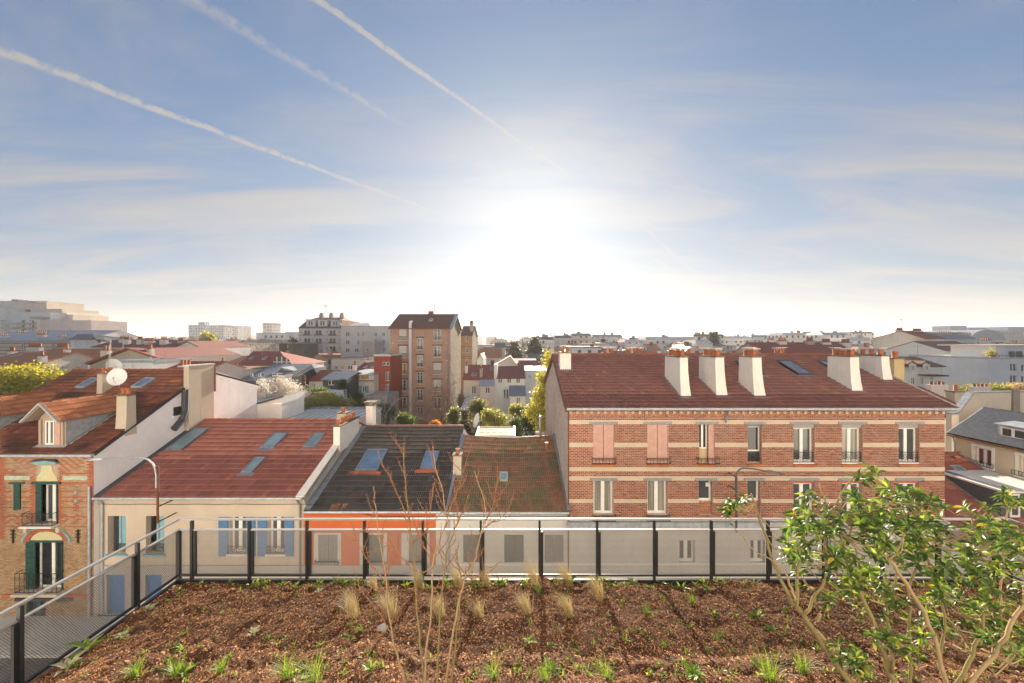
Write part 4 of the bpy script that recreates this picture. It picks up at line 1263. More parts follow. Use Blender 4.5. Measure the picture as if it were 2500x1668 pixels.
b.slab([(k1, 31.5, kez), (k0, 31.5, kez), (k0, kyr, kzr), (k1, kyr, kzr)], .12)
b.build('roof', slate, kh)
g = MB().quad((k0, YC, 0), (k0, 31, 0), (k0, 31, kez), (k0, kyr, kzr - .1), (k0, YC, kez - .1)); g.quad((k1, YC, 0), (k1, YC, kez - .1), (k1, kyr, kzr - .1), (k1, 31, kez), (k1, 31, 0)); g.build('gable_wall', white_wall, kh)
sk = [skylight(kh, kp, [(894, 1099.7), (943, 1100.6), (927.6, 1150.7), (871, 1152)], pane_blue, zinc, collar=False), skylight(kh, kp, [(1036, 1105), (1072, 1105), (1063, 1146), (1030, 1146)], pane_blue, zinc, collar=False)]
for s in sk:
    pz = s[2] - .12
    MB().slab([(s[0] - .2, pz - .2, kp.z(pz - .2) + .08), (s[1] + .2, pz - .2, kp.z(pz - .2) + .08), (s[1] + .2, pz + .05, kp.z(pz + .05) + .09), (s[0] - .2, pz + .05, kp.z(pz + .05) + .09)], .03).build('red_apron', salmon_wall, kh)
tile_field(kh, (k0 + .3, 18.6, kp.z(18.6)), (k1, 18.6, kp.z(18.6)), (k1, kyr, kzr), (k0 + .3, kyr, kzr), tile_black, .23, .42, 300, None, inside(sk), .04, .012)
ridge_tiles(kh, (k0, kyr, kzr + .03), (k1, kyr, kzr + .03), tile_brown, .1)
MB().slab([(k0 - .03, 18.6, kp.z(18.6) + .1), (k0 + .34, 18.6, kp.z(18.6) + .08), (k0 + .34, kyr, kzr + .1), (k0 - .03, kyr, kzr + .1)], .03).build('flashing', zinc, kh)
for i, x in enumerate((X_(805, 18.7), X_(833, 18.7))):   # two replaced tiles
    MB().slab([(x, 18.57, kp.z(18.57) + .085), (x + .24 + .2 * (1 - i), 18.57, kp.z(18.57) + .085), (x + .24 + .2 * (1 - i), 18.95, kp.z(18.95) + .085), (x, 18.95, kp.z(18.95) + .085)], .02).build('new_tile', tile_orange, kh)
pipe(kh, [(k0, 18.54, kez - .05), (k1, 18.54, kez - .05)], .06, zinc_pale, 'gutter')
chimney(kh, X_(1107, 21.1), X_(1126, 21.1), 21.0, 21.5, kp.z(21) - .3, Z_(1112, 21.1), stack_mat, [(.5, .5)], .1, False, pot_h=.3, flash=kp)

# ------------------------------------------------------------------ house with the mossy roof
m0, m1 = k1 + .02, X_(1393, 18.7)
mez = Z_(1247, 18.7); myr, mzr = 24.5, H - 6.29
mh = thing('mossy_roof_house', 'low white house under a sagging mossy tiled roof', 'house', (m0, YC, 0))
mo = [(xC(1131), xC(1178), zC(1374), zC(1306)), (xC(1231), xC(1279), zC(1374), zC(1306)), (xC(1330), xC(1376), zC(1374), zC(1306))]
MB().facade(m0, m1 - .05, 0, mez, YC, mo, .22).build('front_wall', white_wall, mh)
MB().box(m0, m1 - .05, YC - .07, YC - .002, zC(1379), zC(1375)).build('string_course', white_paint, mh)
for i, h in enumerate(mo):
    xm = (h[0] + h[1]) / 2
    for a, c in ((h[0] + .01, xm - .005), (xm + .005, h[1] - .01)):
        planks(mh, a, c, h[2], h[3], YC + .05, green_grey if i < 2 else grey_shutter, 5)
mp_ = Plane(18.62, mez, myr, mzr)
b = MB()
b.slab([(m0, 18.62, mez - .06), (m1, 18.62, mez - .06), (m1 - .1, myr, mzr - .3), (m0, myr, mzr - .3)], .12)
b.slab([(m1, 31.5, mez - .3), (m0, 31.5, mez - .3), (m0, myr, mzr - .3), (m1, myr, mzr - .3)], .12)
b.build('roof', far_brown, mh)
g = MB().quad((m0, YC, 0), (m0, 31, 0), (m0, 31, mez - .4), (m0, myr, mzr - .4), (m0, YC, mez - .1)); g.quad((m1 - .05, YC, 0), (m1 - .05, YC, mez - .1), (m1 - .05, myr, mzr - .4), (m1 - .05, 31, mez - .4), (m1 - .05, 31, 0)); g.build('gable_wall', white_wall, mh)
s1 = skylight(mh, mp_, [(1220, 1156), (1240, 1156), (1240, 1176), (1220, 1176)], pane_sky, zinc_pale, collar=False)
tile_field(mh, (m0, 18.6, mp_.z(18.6)), (m1, 18.6, mp_.z(18.6)), (m1 - .2, myr, mzr), (m0 + .2, myr, mzr), tile_moss, .23, .41, 300, None, None, .14, .010, .85)
ridge_tiles(mh, (m0 + .2, myr, mzr + .03), (m1 - .2, myr, mzr + .03), tile_moss, .08, sag=.16)
MB().slab([(m0 - .02, 18.6, mp_.z(18.6) + .12), (m0 + .1, 18.6, mp_.z(18.6) + .12), (m0 + .24, myr, mzr + .16), (m0 - .02, myr, mzr + .16)], .04).build('flashing', zinc, mh)
MB().slab([(m1 - .2, 18.56, mp_.z(18.6) + .16), (m1 + .01, 18.56, mp_.z(18.6) + .16), (m1 - .05, myr, mzr + .18), (m1 - .26, myr, mzr + .18)], .1).build('flashing', zinc, mh)
pipe(mh, [(m0, 18.54, mez - .05), (m1 - .1, 18.54, mez - .05)], .06, zinc_pale, 'gutter')
pipe(mh, [(k1 + .15, 18.6, mez - .1), (k1 + .12, YC - .06, mez - .4), (k1 + .12, YC - .06, .1)], .05, zinc_pale)
vp = mp_.hit(1335, 1095)
MB().lathe((vp.x, vp.y, vp.z), [(.1, -.05), (.1, .3), (.13, .32), (.13, .38)], 10).build('vent_pipe', terracotta, mh)
pipe(mh, [(X_(1319, 26.5), 26.5, 6.5), (X_(1319, 26.5), 26.5, Z_(1020, 26.5))], .09, lamp_grey, 'stove_pipe')
MB().lathe((X_(1319, 26.5), 26.5, Z_(1020, 26.5)), [(.16, 0), (.16, .08), (.05, .14)], 8).build('stove_cowl', lamp_grey, mh)
MB().box(X_(1308, 26.5), X_(1331, 26.5), 26.3, 26.9, 5.5, Z_(1056, 26.5)).build('stove_base', stack_mat, mh)
dish('satellite_dish', 'large pale satellite dish behind the ridge between the black and mossy roofs', P(1166, 1027, 26.6), .50, (-1, -.45, .35), stack_white)

# small lean-to roof behind the mossy house, and the pale metal shed
lt = thing('lean_to', 'small lean-to with pale ribbed tiles behind the mossy roof', 'outbuilding', (X_(1210, 28), 28, 0))
lz0, lz1 = Z_(1066, 27.2), Z_(1044, 29.5)
MB().box(X_(1170, 28), X_(1255, 28), 27.25, 29.4, 0, lz0 - .1).build('wall', white_wall, lt)
tile_field(lt, (X_(1163, 27.2), 27.2, lz0), (X_(1256, 27.2), 27.2, lz0), (X_(1256, 27.2), 29.5, lz1), (X_(1163, 27.2), 29.5, lz1), tilemat('pale_tiles', (.42, .33, .22), (.55, .45, .32), (.62, .55, .42), .2), .24, .4, 60)
MB().slab([(X_(1163, 27.2), 27.2, lz0 - .02), (X_(1256, 27.2), 27.2, lz0 - .02), (X_(1256, 27.2), 29.5, lz1 - .02), (X_(1163, 27.2), 29.5, lz1 - .02)], .1).build('roof', zinc, lt)
for a in (X_(1163, 27.2), X_(1256, 27.2)):
    MB().bar((a, 27.15, lz0 + .06), (a, 29.55, lz1 + .06), .14, .1).build('verge', zinc_pale, lt)
shd = thing('metal_roof_shed', 'wide shed with a pale standing seam metal roof behind the red roof', 'shed', (-16, 31, 0))
MB().box(-19.4, -12.75, 26.6, 35.9, 0, 7.3).build('wall', white_wall, shd)
pale_metal = paint('pale_metal_sheet', (.74, .71, .66), .55, 0, .1)
MB().slab([(-19.6, 26.5, 7.5), (-12.7, 26.5, 7.5), (-12.7, 36, 7.45), (-19.6, 36, 7.45)], .12).build('roof', pale_metal, shd)
for i in range(13):
    x = -19.5 + i * .56
    MB().box(x, x + .03, 26.5, 36, 7.47, 7.55).build('roof_seam', zinc_pale, shd)
MB().box(-19.65, -12.65, 35.9, 36.05, 7.42, 7.62).build('roof_edge', zinc, shd)

# ------------------------------------------------------------------ street lamps on the fronts
def lamp(name, label, mast, arm, head, m, mm, brackets, ywall):
    r = thing(name, label, 'street lamp', mast[0])
    MB().tube(mast, .05, 8).build('mast', mm, r)
    MB().tube(arm, .038, 8).build('arm', m, r)
    a, b_ = V(head[0]), V(head[1])
    d = (b_ - a); s = d.cross(V((0, 0, 1))).normalized()
    vs = []
    for t, w_, h_ in ((0, .05, .05), (.25, .11, .07), (.6, .15, .055), (1, .05, .02)):
        c = a + d * t
        vs += [c - s * w_ - V((0, 0, .02)), c + s * w_ - V((0, 0, .02)), c + s * w_ * .7 + V((0, 0, h_)), c - s * w_ * .7 + V((0, 0, h_))]
    MB().add(vs, [(i * 4 + k, i * 4 + (k + 1) % 4, (i + 1) * 4 + (k + 1) % 4, (i + 1) * 4 + k) for i in range(3) for k in range(4)] + [(3, 2, 1, 0), (12, 13, 14, 15)]).build('lamp_head', m, r)
    MB().quad(a + d * .3 - s * .09 - V((0, 0, .024)), a + d * .85 - s * .09 - V((0, 0, .024)), a + d * .85 + s * .09 - V((0, 0, .024)), a + d * .3 + s * .09 - V((0, 0, .024))).build('diffuser', white_paint, r)
    for p in brackets:
        p = V(p)
        MB().tube([p, (p.x, ywall, p.z)], .03, 6).build('bracket', mm, r)
    return r
yl = 17.9
lamp('street_lamp', 'galvanised street lamp on a rusty mast in front of the cream house',
     [P(385, 1278, yl), P(385, 1137, yl)], [P(381, 1192, yl - .1), P(381, 1160, yl - .1), P(379, 1146, yl - .1), P(373, 1132, yl - .1), P(361, 1122, yl - .1), P(345, 1117, yl - .1), P(300, 1118, yl - .1), P(248, 1121, yl - .1)],
     [P(250, 1121, yl - .1), P(206, 1123, yl - .1)], lamp_grey, rust, [P(385, 1238, yl), P(385, 1275, yl)], YC)
yl2 = 18.2
lamp('street_lamp', 'dark swan-neck street lamp against the brick house front',
     [P(1798, 1300, yl2), P(1798, 1165, yl2)], [P(1796, 1200, yl2 - .08), P(1796, 1170, yl2 - .08), P(1799, 1155, yl2 - .08), P(1806, 1146, yl2 - .08), P(1816, 1143, yl2 - .08), P(1840, 1145, yl2 - .08), P(1878, 1152, yl2 - .08)],
     [P(1874, 1151, yl2 - .08), P(1916, 1159, yl2 - .08)], lamp_dark, lamp_dark, [P(1798, 1166, yl2), P(1798, 1198, yl2), P(1798, 1290, yl2)], YB)

# ------------------------------------------------------------------ low red roofed house and beige house on the right
r0, r1 = bx1 + .45, 30.4
rp = Plane(18.7, H - 10.6, 25.0, H - 7.58)
rh = thing('low_red_roof_house', 'low red roofed house with a long flat-topped dormer beside the brick house', 'house', (r0, 19, 0))
MB().facade(r0, r1, 0, H - 10.6, 18.95, [(24, 25, .9, 2.6), (27, 28, .9, 2.6)], .2).build('front_wall', white_wall, rh)
for h in ((24, 25, .9, 2.6), (27, 28, .9, 2.6)): window(rh, h, 19.1, 'two', None, pane_mid)
g = MB().quad((r0, 18.95, 0), (r0, 25, 0), (r0, 25, H - 7.6), (r0, 18.95, H - 10.65)); g.quad((r0, 25.2, 0), (r1, 25.2, 0), (r1, 25.2, H - 7.6), (r0, 25.2, H - 7.6)); g.build('gable_wall', white_wall, rh)
MB().slab([(r0, 18.7, rp.z(18.7)), (r1, 18.7, rp.z(18.7)), (r1, 25, rp.z(25)), (r0, 25, rp.z(25))], .12).build('roof', far_red, rh)
dx0, dx1, dy0, dzt = 27.06, 30.2, 20.4, H - 8.3
s1 = skylight(rh, rp, [(2322, 1140), (2342, 1140), (2385, 1172), (2345, 1165)], pane_blue, zinc_pale, collar=False)
tile_field(rh, (r0, 18.68, rp.z(18.68)), (r1 - .15, 18.68, rp.z(18.68)), (r1 - .15, 25, rp.z(25)), (r0, 25, rp.z(25)), tile_red, .25, .40, 200, None, lambda p: inside([s1])(p) or (p.x > dx0 + .15 and p.y > dy0 + .1 and p.y < 24.3))
ridge_tiles(rh, (r0, 25, rp.z(25) + .02), (r1, 25, rp.z(25) + .02), ridge_mat, .1)
MB().slab([(r1 - .2, 18.6, rp.z(18.6) + .1), (r1 - .005, 18.6, rp.z(18.6) + .1), (r1 - .005, 25, rp.z(25) + .1), (r1 - .2, 25, rp.z(25) + .1)], .05).build('flashing', zinc_pale, rh)
d = MB()
yt = rp.Y0 + (dzt - rp.z0) / rp.k
d.quad((dx0, dy0, rp.z(dy0)), (dx0, dy0, dzt), (dx0, yt, dzt))
d.quad((dx0, dy0, rp.z(dy0)), (dx1, dy0, rp.z(dy0)), (dx1, dy0, dzt), (dx0, dy0, dzt))
dm = d.build('dormer', paint('dark_zinc_cladding', (.10, .11, .13), .5, .2, .2), rh)
dr = MB(); dr.box(dx0 - .12, dx1 + .1, dy0 - .25, yt, dzt, dzt + .1); dr.build('dormer_roof', pale_metal, dm)
for i in range(3):
    MB().box(dx0 + .1 + i * .16, dx0 + .13 + i * .16, dy0 - .2, yt - .1, dzt + .1, dzt + .14).build('roof_seam', zinc, dm)
window(dm, (dx0 + .45, dx0 + 1.0, rp.z(dy0) + .08, dzt - .12), dy0 - .05, 'one', None, pane_mid, .09)
window(dm, (dx0 + 1.5, dx0 + 2.6, rp.z(dy0) + .08, dzt - .12), dy0 - .05, 'two', None, pane_mid, .09)
MB().slab([(dx0 - .2, dy0 - .1, rp.z(dy0 - .1) + .1), (dx0 - .02, dy0 - .1, rp.z(dy0 - .1) + .1), (dx0 - .02, yt, rp.z(yt) + .1), (dx0 - .2, yt, rp.z(yt) + .1)], .04).build('flashing', zinc, dm)
vh = rp.hit(2337, 1125)
MB().lathe((vh.x, vh.y, vh.z), [(.12, -.05), (.13, .18), (.16, .2), (.16, .26)], 10).build('roof_vent', terracotta, rh)

xb = 30.4
zbe = H - 6.3
be = thing('beige_house', 'beige rendered house with a black slate roof at the right edge', 'house', (xb, 22, 0))
beige = plaster('beige_render', (.60, .49, .36), .25)
XF = Matrix(((0, 1, 0, xb), (-1, 0, 0, 0), (0, 0, 1, 0), (0, 0, 0, 1)))   # local x runs towards the camera, local y into the house
def hw_(a, c, t, u):
    ya, yc = xb * F / (a - CX), xb * F / (c - CX)
    ym = (ya + yc) / 2
    return (-ya, -yc, Z_(u, ym), Z_(t, ym))
bo = [hw_(2379, 2421, 1094, 1139), hw_(2487, 2536, 1117, 1168), hw_(2470, 2510, 1215, 1265)]
b = MB(); b.m = XF; b.facade(-25.3, -13.0, 0, zbe, 0, bo, .22)
b.build('front_wall', beige, be)
for h, gm in zip(bo, (curtain_red, curtain_red, pane)):
    wd = window(be, h, .16, 'two', None, gm, .09, XF)
    b = MB(); b.m = XF
    b.box(h[0] - .16, h[1] + .16, -.05, .01, h[3], h[3] + .16); b.box(h[0] - .14, h[0] - .005, -.03, .01, h[2], h[3]); b.box(h[1] + .005, h[1] + .14, -.03, .01, h[2], h[3]); b.box(h[0] - .15, h[1] + .15, -.1, .01, h[2] - .09, h[2])
    b.build('surround', white_paint, wd)
    b = MB(); b.m = XF
    for zz in (h[2] + .05, h[2] + .3):
        b.box(h[0] - .2, h[1] + .2, -.18, -.16, zz, zz + .025)
    for k in range(9): b.box(h[0] - .2 + (h[1] - h[0] + .4) * k / 8 - .008, h[0] - .2 + (h[1] - h[0] + .4) * k / 8 + .008, -.18, -.16, h[2] + .05, h[2] + .3)
    b.build('guard_rail', iron, wd)
MB().quad((xb, 25.3, 0), (xb, 25.3, zbe), (32.7, 25.3, H - 4.67), (36, 25.3, H - 7), (36, 25.3, 0)).build('gable_wall', beige, be)
b = MB(); b.slab([(xb - .25, 12.8, zbe - .1), (32.7, 12.8, H - 4.67), (32.7, 25.5, H - 4.67), (xb - .25, 25.5, zbe - .1)], -.12)
b.slab([(32.7, 12.8, H - 4.67), (36, 12.8, H - 7), (36, 25.5, H - 7), (32.7, 25.5, H - 4.67)], -.12)
b.build('roof', slate, be)
tile_field(be, (xb - .25, 25.5, zbe - .1), (xb - .25, 13, zbe - .1), (32.7, 13, H - 4.67), (32.7, 25.5, H - 4.67), tilemat('black_slates', (.025, .026, .028), (.04, .042, .045), (.06, .06, .06), .25, (.09, .09, .09)), .24, .36, 200)
ridge_tiles(be, (32.7, 25.5, H - 4.63), (32.7, 13, H - 4.63), slate, .1)
pipe(be, [(xb - .3, 25.5, zbe - .16), (xb - .3, 13, zbe - .16)], .06, rust, 'gutter')
pipe(be, [(xb - .2, 25.25, zbe - .2), (xb - .08, 25.25, zbe - .6), (xb - .08, 25.25, .1)], .05, zinc)
MB().slab([(xb - .25, 25.6, zbe + .0), (xb - .25, 25.3, zbe + .0), (32.7, 25.3, H - 4.55), (32.7, 25.6, H - 4.55)], .1).build('verge_flashing', zinc_pale, be)
ya = 30.4 * F / (2430 - CX)
kk = 1.63 / 2.55
xd = xb + .35; zd = zbe - .1 + kk * (xd - xb + .25)
yd0, yd1 = xd * F / (2432 - CX) - .1, xd * F / (2432 - CX) - 1.55
d = MB(); d.box(xd, xd + 1.3, yd1, yd0, zd - .1, zd + .75); dm = d.build('dormer', zinc_pale, be)
MB().slab([(xd - .15, yd1 - .12, zd + .78), (xd + 1.5, yd1 - .12, zd + .95), (xd + 1.5, yd0 + .12, zd + .95), (xd - .15, yd0 + .12, zd + .78)], -.06).build('dormer_roof', zinc_pale, dm)
XF2 = Matrix(((0, 1, 0, xd), (-1, 0, 0, 0), (0, 0, 1, 0), (0, 0, 0, 1)))
window(dm, (-yd0 + .15, -yd1 - .15, zd + .08, zd + .68), -.06, 'two', None, pane, .07, XF2)

pw = thing('concrete_party_wall', 'grey concrete wall with a sloping coping behind the black slate roof', 'wall', (X_(2420, 27), 27, 0))
y_ = 27.0
pts = [(2323, 1105), (2323, 1012), (2340, 1008), (2376, 960), (2640, 955), (2640, 1105)]
q = [P(a, c, y_) for a, c in pts]
vs = [V((p.x, y_, p.z)) for p in q] + [V((p.x, y_ + .35, p.z)) for p in q]
k = len(q)
concrete = plaster('concrete_wall', (.47, .42, .36), .35)
MB().add(vs, [tuple(range(k - 1, -1, -1)), tuple(range(k, 2 * k))] + [(i, (i + 1) % k, k + (i + 1) % k, k + i) for i in range(k)]).build('wall', concrete, pw)
MB().box(X_(2323, y_), X_(2339, y_), y_ - .05, y_ - .002, 0, Z_(1012, y_)).build('white_pier', stack_white, pw)
MB().box(X_(2323, y_), X_(2640, y_), y_, y_ + .35, 0, Z_(1105, y_) - .001).build('wall_base', concrete, pw)
for a, c in ((1, 2), (2, 3), (3, 4)):
    MB().bar(V(q[a]) + V((0, .17, .04)), V(q[c]) + V((0, .17, .04)), .5, .08).build('coping', zinc, pw)
MB().box(X_(2469, y_), X_(2485, y_), y_ - .12, y_ - .003, 0, Z_(950, y_)).build('pillar', paint('grey_brown_pillar', (.22, .19, .17), .8), pw)

# ------------------------------------------------------------------ the town behind
def wallsm(name, c, dirt=.2): return MATS.get(name) or plaster(name, tuple(min(.84, v * 1.25) for v in c), dirt, scale=.5)
w_white = wallsm('town_white', (.70, .67, .63)); w_cream = wallsm('town_cream', (.62, .54, .44)); w_grey = wallsm('town_grey', (.42, .40, .38))
w_beige = wallsm('town_beige', (.62, .56, .47), .3); w_pink = wallsm('town_pink', (.62, .52, .47)); w_taupe = wallsm('town_taupe', (.33, .29, .27), .15)
w_bluegrey = wallsm('town_blue_grey', (.56, .59, .62)); w_red = wallsm('town_red', (.32, .08, .05)); w_dark = wallsm('town_dark_brick', (.10, .09, .085))
w_lightgrey = wallsm('town_light_grey', (.55, .53, .50)); w_ochre = wallsm('town_ochre', (.52, .33, .16))
stripe = bricktex('striped_buff_brick', (.60, .47, .40), (.66, .54, .46), (.45, .16, .12), 40, .9, .10, .1)
brown_brick = bricktex('brown_brick', (.48, .235, .15), (.58, .31, .205), (.54, .42, .33), .24, .085, .014, .3)
amber_brick = bricktex('amber_brick', (.46, .23, .10), (.54, .29, .13), (.45, .33, .22), .24, .085, .012, .2)
def win_part(house, h, y, fm, gm, sill=False, style='two', t=.07):
    o = window(house, h, y, style, fm, gm, t)
    if sill:
        MB().box(h[0] - .12, h[1] + .12, y - .35, y - .2, h[2] - .12, h[2]).build('sill', stack_white, o)
    return o
def bld(name, label, px0, px1, Y, eave, depth, roof, wall, rmat, wins=(), side=None, cat='house', group=None, over=.35, pots=(), base=0.0, fm=None, gm=None, style='two'):
    """a building whose front faces the camera. roof: ('gx', ridge_py, mid) ridge parallel to the front,
    ('gy', apex_px, apex_py) gable to the front, ('hip', px0, px1, ridge_py), ('mono', back_py), ('flat',)"""
    x0, x1 = X_(px0, Y), X_(px1, Y)
    ze = Z_(eave, Y)
    h = thing(name, label, cat, ((x0 + x1) / 2, Y, base), group)
    holes = [(X_(a, Y), X_(c, Y), Z_(u, Y), Z_(t, Y)) for a, c, t, u in wins]
    Yb = Y + depth
    f = MB().facade(x0, x1, base, ze, Y, holes, .22)
    s = MB() if side else f
    kind = roof[0]
    if kind == 'gx':
        ym = Y + depth * (roof[2] if len(roof) > 2 else .5)
        zr_ = Z_(roof[1], ym)
        for x in (x0, x1):
            s.quad((x, Y, base), (x, Yb, base), (x, Yb, ze), (x, ym, zr_ - .02), (x, Y, ze))
        kf = (zr_ - ze) / (ym - Y); kb = (zr_ - ze) / (Yb - ym)
        r = MB()
        r.slab([(x0 - over * .4, Y - over, ze - kf * over), (x1 + over * .4, Y - over, ze - kf * over), (x1 + over * .4, ym, zr_ + .1), (x0 - over * .4, ym, zr_ + .1)], .14)
        r.slab([(x1 + over * .4, Yb + over, ze - kb * over), (x0 - over * .4, Yb + over, ze - kb * over), (x0 - over * .4, ym, zr_ + .1), (x1 + over * .4, ym, zr_ + .1)], .14)
        h['r'] = 0; zt = zr_; pl = Plane(Y, ze, ym, zr_)
    elif kind == 'gy':
        xa = X_(roof[1], Y); za = Z_(roof[2], Y)
        zl = Z_(roof[3], Y) if len(roof) > 3 else ze
        for y in (Y, Yb):
            f.quad((x0, y, ze), (x1, y, ze), (x1, y, zl), (xa, y, za), (x0, y, ze)) if zl != ze else f.quad((x0, y, ze), (x1, y, ze), (xa, y, za))
        s.quad((x0, Y, base), (x0, Yb, base), (x0, Yb, ze), (x0, Y, ze)); s.quad((x1, Y, base), (x1, Y, zl), (x1, Yb, zl), (x1, Yb, base))
        r = MB()
        r.slab([(x0, Yb, ze + .02), (x0, Y - over, ze + .02), (xa, Y - over, za + .1), (xa, Yb, za + .1)], .14)
        r.slab([(xa, Yb, za + .1), (xa, Y - over, za + .1), (x1, Y - over, zl + .02), (x1, Yb, zl + .02)], .14)
        zt = za; pl = None
    elif kind == 'hip':
        ym = Y + depth / 2; zr_ = Z_(roof[3], ym); a, c = X_(roof[1], ym), X_(roof[2], ym)
        for x in (x0, x1): s.quad((x, Y, base), (x, Yb, base), (x, Yb, ze), (x, Y, ze))
        o = over
        e = [(x0 - o, Y - o, ze), (x1 + o, Y - o, ze), (x1 + o, Yb + o, ze), (x0 - o, Yb + o, ze)]
        r = MB().add(e + [(a, ym, zr_), (c, ym, zr_)], [(0, 1, 5, 4), (1, 2, 5), (2, 3, 4, 5), (3, 0, 4), (3, 2, 1, 0)])
        zt = zr_; pl = Plane(Y - o, ze, ym, zr_)
    elif kind == 'mono':
        zb = Z_(roof[1], Yb)
        for x in (x0, x1): s.quad((x, Y, base), (x, Yb, base), (x, Yb, zb - .02), (x, Y, ze - .02))
        r = MB().slab([(x0 - over * .4, Y - over, ze), (x1 + over * .4, Y - over, ze), (x1 + over * .4, Yb, zb), (x0 - over * .4, Yb, zb)], .12)
        zt = zb; pl = Plane(Y - over, ze, Yb, zb)
    else:
        for x in (x0, x1): s.quad((x, Y, base), (x, Yb, base), (x, Yb, ze), (x, Y, ze))
        r = MB()
        for q in ((x0, x1, Y, Y + .25), (x0, x1, Yb - .25, Yb), (x0, x0 + .25, Y + .25, Yb - .25), (x1 - .25, x1, Y + .25, Yb - .25)):
            r.box(q[0] - .04, q[1] + .04, q[2] - .04, q[3] + .04, ze, ze + .3)
        r.quad((x0, Y, ze + .05), (x1, Y, ze + .05), (x1, Yb, ze + .05), (x0, Yb, ze + .05))
        zt = ze; pl = None
    s.quad((x0, Yb, base), (x1, Yb, base), (x1, Yb, ze), (x0, Yb, ze))
    f.build('wall', wall, h)
    if side: s.build('side_wall', side, h)
    r.build('roof', rmat, h)
    if 'r' in h: del h['r']
    for hl in holes:
        win_part(h, hl, Y + .12, fm or white_paint, gm or random.choice((pane, pane_mid, pane_mid)), style=style)
    for p in pots:                                      # chimneys: (px0, px1, top_py, bottom_py, number of pots[, depth])
        yy = Y + (p[5] if len(p) > 5 else depth * .45)
        cx0, cx1 = X_(p[0], yy), X_(p[1], yy)
        st = MB().box(cx0, cx1, yy, yy + .7, Z_(p[3], yy), Z_(p[2], yy)).build('chimney', random.choice((stack_white, stack_mat, stack_white)), h)
        MB().box(cx0 - .08, cx1 + .08, yy - .08, yy + .78, Z_(p[2], yy), Z_(p[2], yy) + .1).build('chimney_cap', cap_stone, st)
        for i in range(p[4]):
            MB().lathe((cx0 + (cx1 - cx0) * (i + .5) / p[4], yy + .35, Z_(p[2], yy) + .1), [(.15, 0), (.13, .5), (.17, .55)], 6).build('chimney_pot', terracotta, st)
    h_pl[h.name] = (pl, h)
    return h
h_pl = {}
def lights(h, quads, gm=None):
    pl = h_pl[h.name][0]
    for q in quads: skylight(h, pl, q, gm or pane_blue, zinc_pale, collar=False)

# six storey brown brick block in the middle
Yt = 62.9
t0 = []
for py in (803, 844.5, 886, 927, 970): t0 += [(975, 992.5, py, py + 27)]
for py in (803, 844.5, 886, 927, 970): t0 += [(1059, 1077, py, py + 27)]
for py in (825.5, 867.5, 908, 949.5, 993): t0 += [(1019, 1032.5, py, py + 28)]
bt = bld('brick_apartment_block', 'tall narrow brown brick apartment block with flint side wall and white flue', 953, 1100, Yt, 798.5, 12.6, ('gx', 768.3, .46), brown_brick, far_brown, [], flint, 'building', over=.6)
th = [(X_(a, Yt), X_(c, Yt), Z_(u, Yt), Z_(t, Yt)) for a, c, t, u in t0]
for i, hl in enumerate(th):
    closed = i in (0, 1, 7, 8)
    if closed:
        b = MB()
        for k in range(16):
            zz = hl[2] + (hl[3] - hl[2]) * k / 16
            b.box(hl[0], hl[1], Yt - .05, Yt - .005, zz + .012, zz + (hl[3] - hl[2]) / 16)
        wd = b.build('roller_shutter', roller_white, bt)
    else:
        wd = window(bt, (hl[0], hl[1], hl[2], hl[3]), Yt - .06, 'bars', None, amber if i == 2 else pane_mid, .09)
    MB().box(hl[0] - .25, hl[1] + .25, Yt - .12, Yt - .002, hl[3] + .02, hl[3] + .2).build('lintel', lead_dark, wd)
    MB().box(hl[0] - .15, hl[1] + .15, Yt - .2, Yt - .002, hl[2] - .14, hl[2] - .01).build('sill', w_lightgrey, wd)
    b = MB()
    for zz in (hl[2] + .05, hl[2] + .55): b.box(hl[0] - .05, hl[1] + .05, Yt - .2, Yt - .16, zz, zz + .05)
    for k in range(8):
        xx = hl[0] + (hl[1] - hl[0]) * k / 7
        b.box(xx - .02, xx + .02, Yt - .19, Yt - .17, hl[2] + .05, hl[2] + .55)
    b.build('guard_rail', iron, wd)
MB().tube([(X_(1003, Yt), Yt - .3, 0), (X_(1003, Yt), Yt - .3, Z_(786, Yt)), (X_(1003, Yt), Yt + .5, Z_(786, Yt))], .27, 10).build('flue', white_paint, bt)
MB().tube([(X_(1094, Yt), Yt - .12, 0), (X_(1094, Yt), Yt - .12, Z_(800, Yt))], .08, 6).build('downpipe', zinc, bt)
for px in (959, 1092):
    for py in (838, 880, 921, 964):
        MB().box(X_(px - 2.5, Yt), X_(px + 2.5, Yt), Yt - .08, Yt - .002, Z_(py + .9, Yt), Z_(py - .9, Yt)).build('tie_plate', stack_white, bt)
b = MB(); b.slab([(X_(1100, Yt) - .1, Yt - .6, Z_(798.5, Yt) - .2), (X_(1100, Yt) + .5, Yt - .6, Z_(798.5, Yt) - .2), (X_(1100, Yt) + .5, Yt + 5.8, Z_(768.3, Yt + 5.8) + .16), (X_(1100, Yt) - .1, Yt + 5.8, Z_(768.3, Yt + 5.8) + .16)], .2); b.build('verge', zinc_pale, bt)
pl = h_pl[bt.name][0]
skylight(bt, pl, [(1050, 780), (1057, 780), (1055, 785), (1046, 785)], pane_sky, white_paint, collar=False)
ys_ = Yt + 6.3
st = MB().box(X_(1045, ys_), X_(1057, ys_), ys_, ys_ + .8, 17, Z_(766, ys_)).build('chimney', terracotta, bt)
for i in range(5): MB().lathe((X_(1046.5 + 2.3 * i, ys_), ys_ + .4, Z_(766, ys_)), [(.14, 0), (.12, .4), (.15, .5)], 6).build('chimney_pot', terracotta, st)
MB().tube([P(1061, 768, ys_), P(1061, 742, ys_)], .04, 5).build('aerial', lamp_grey, bt)

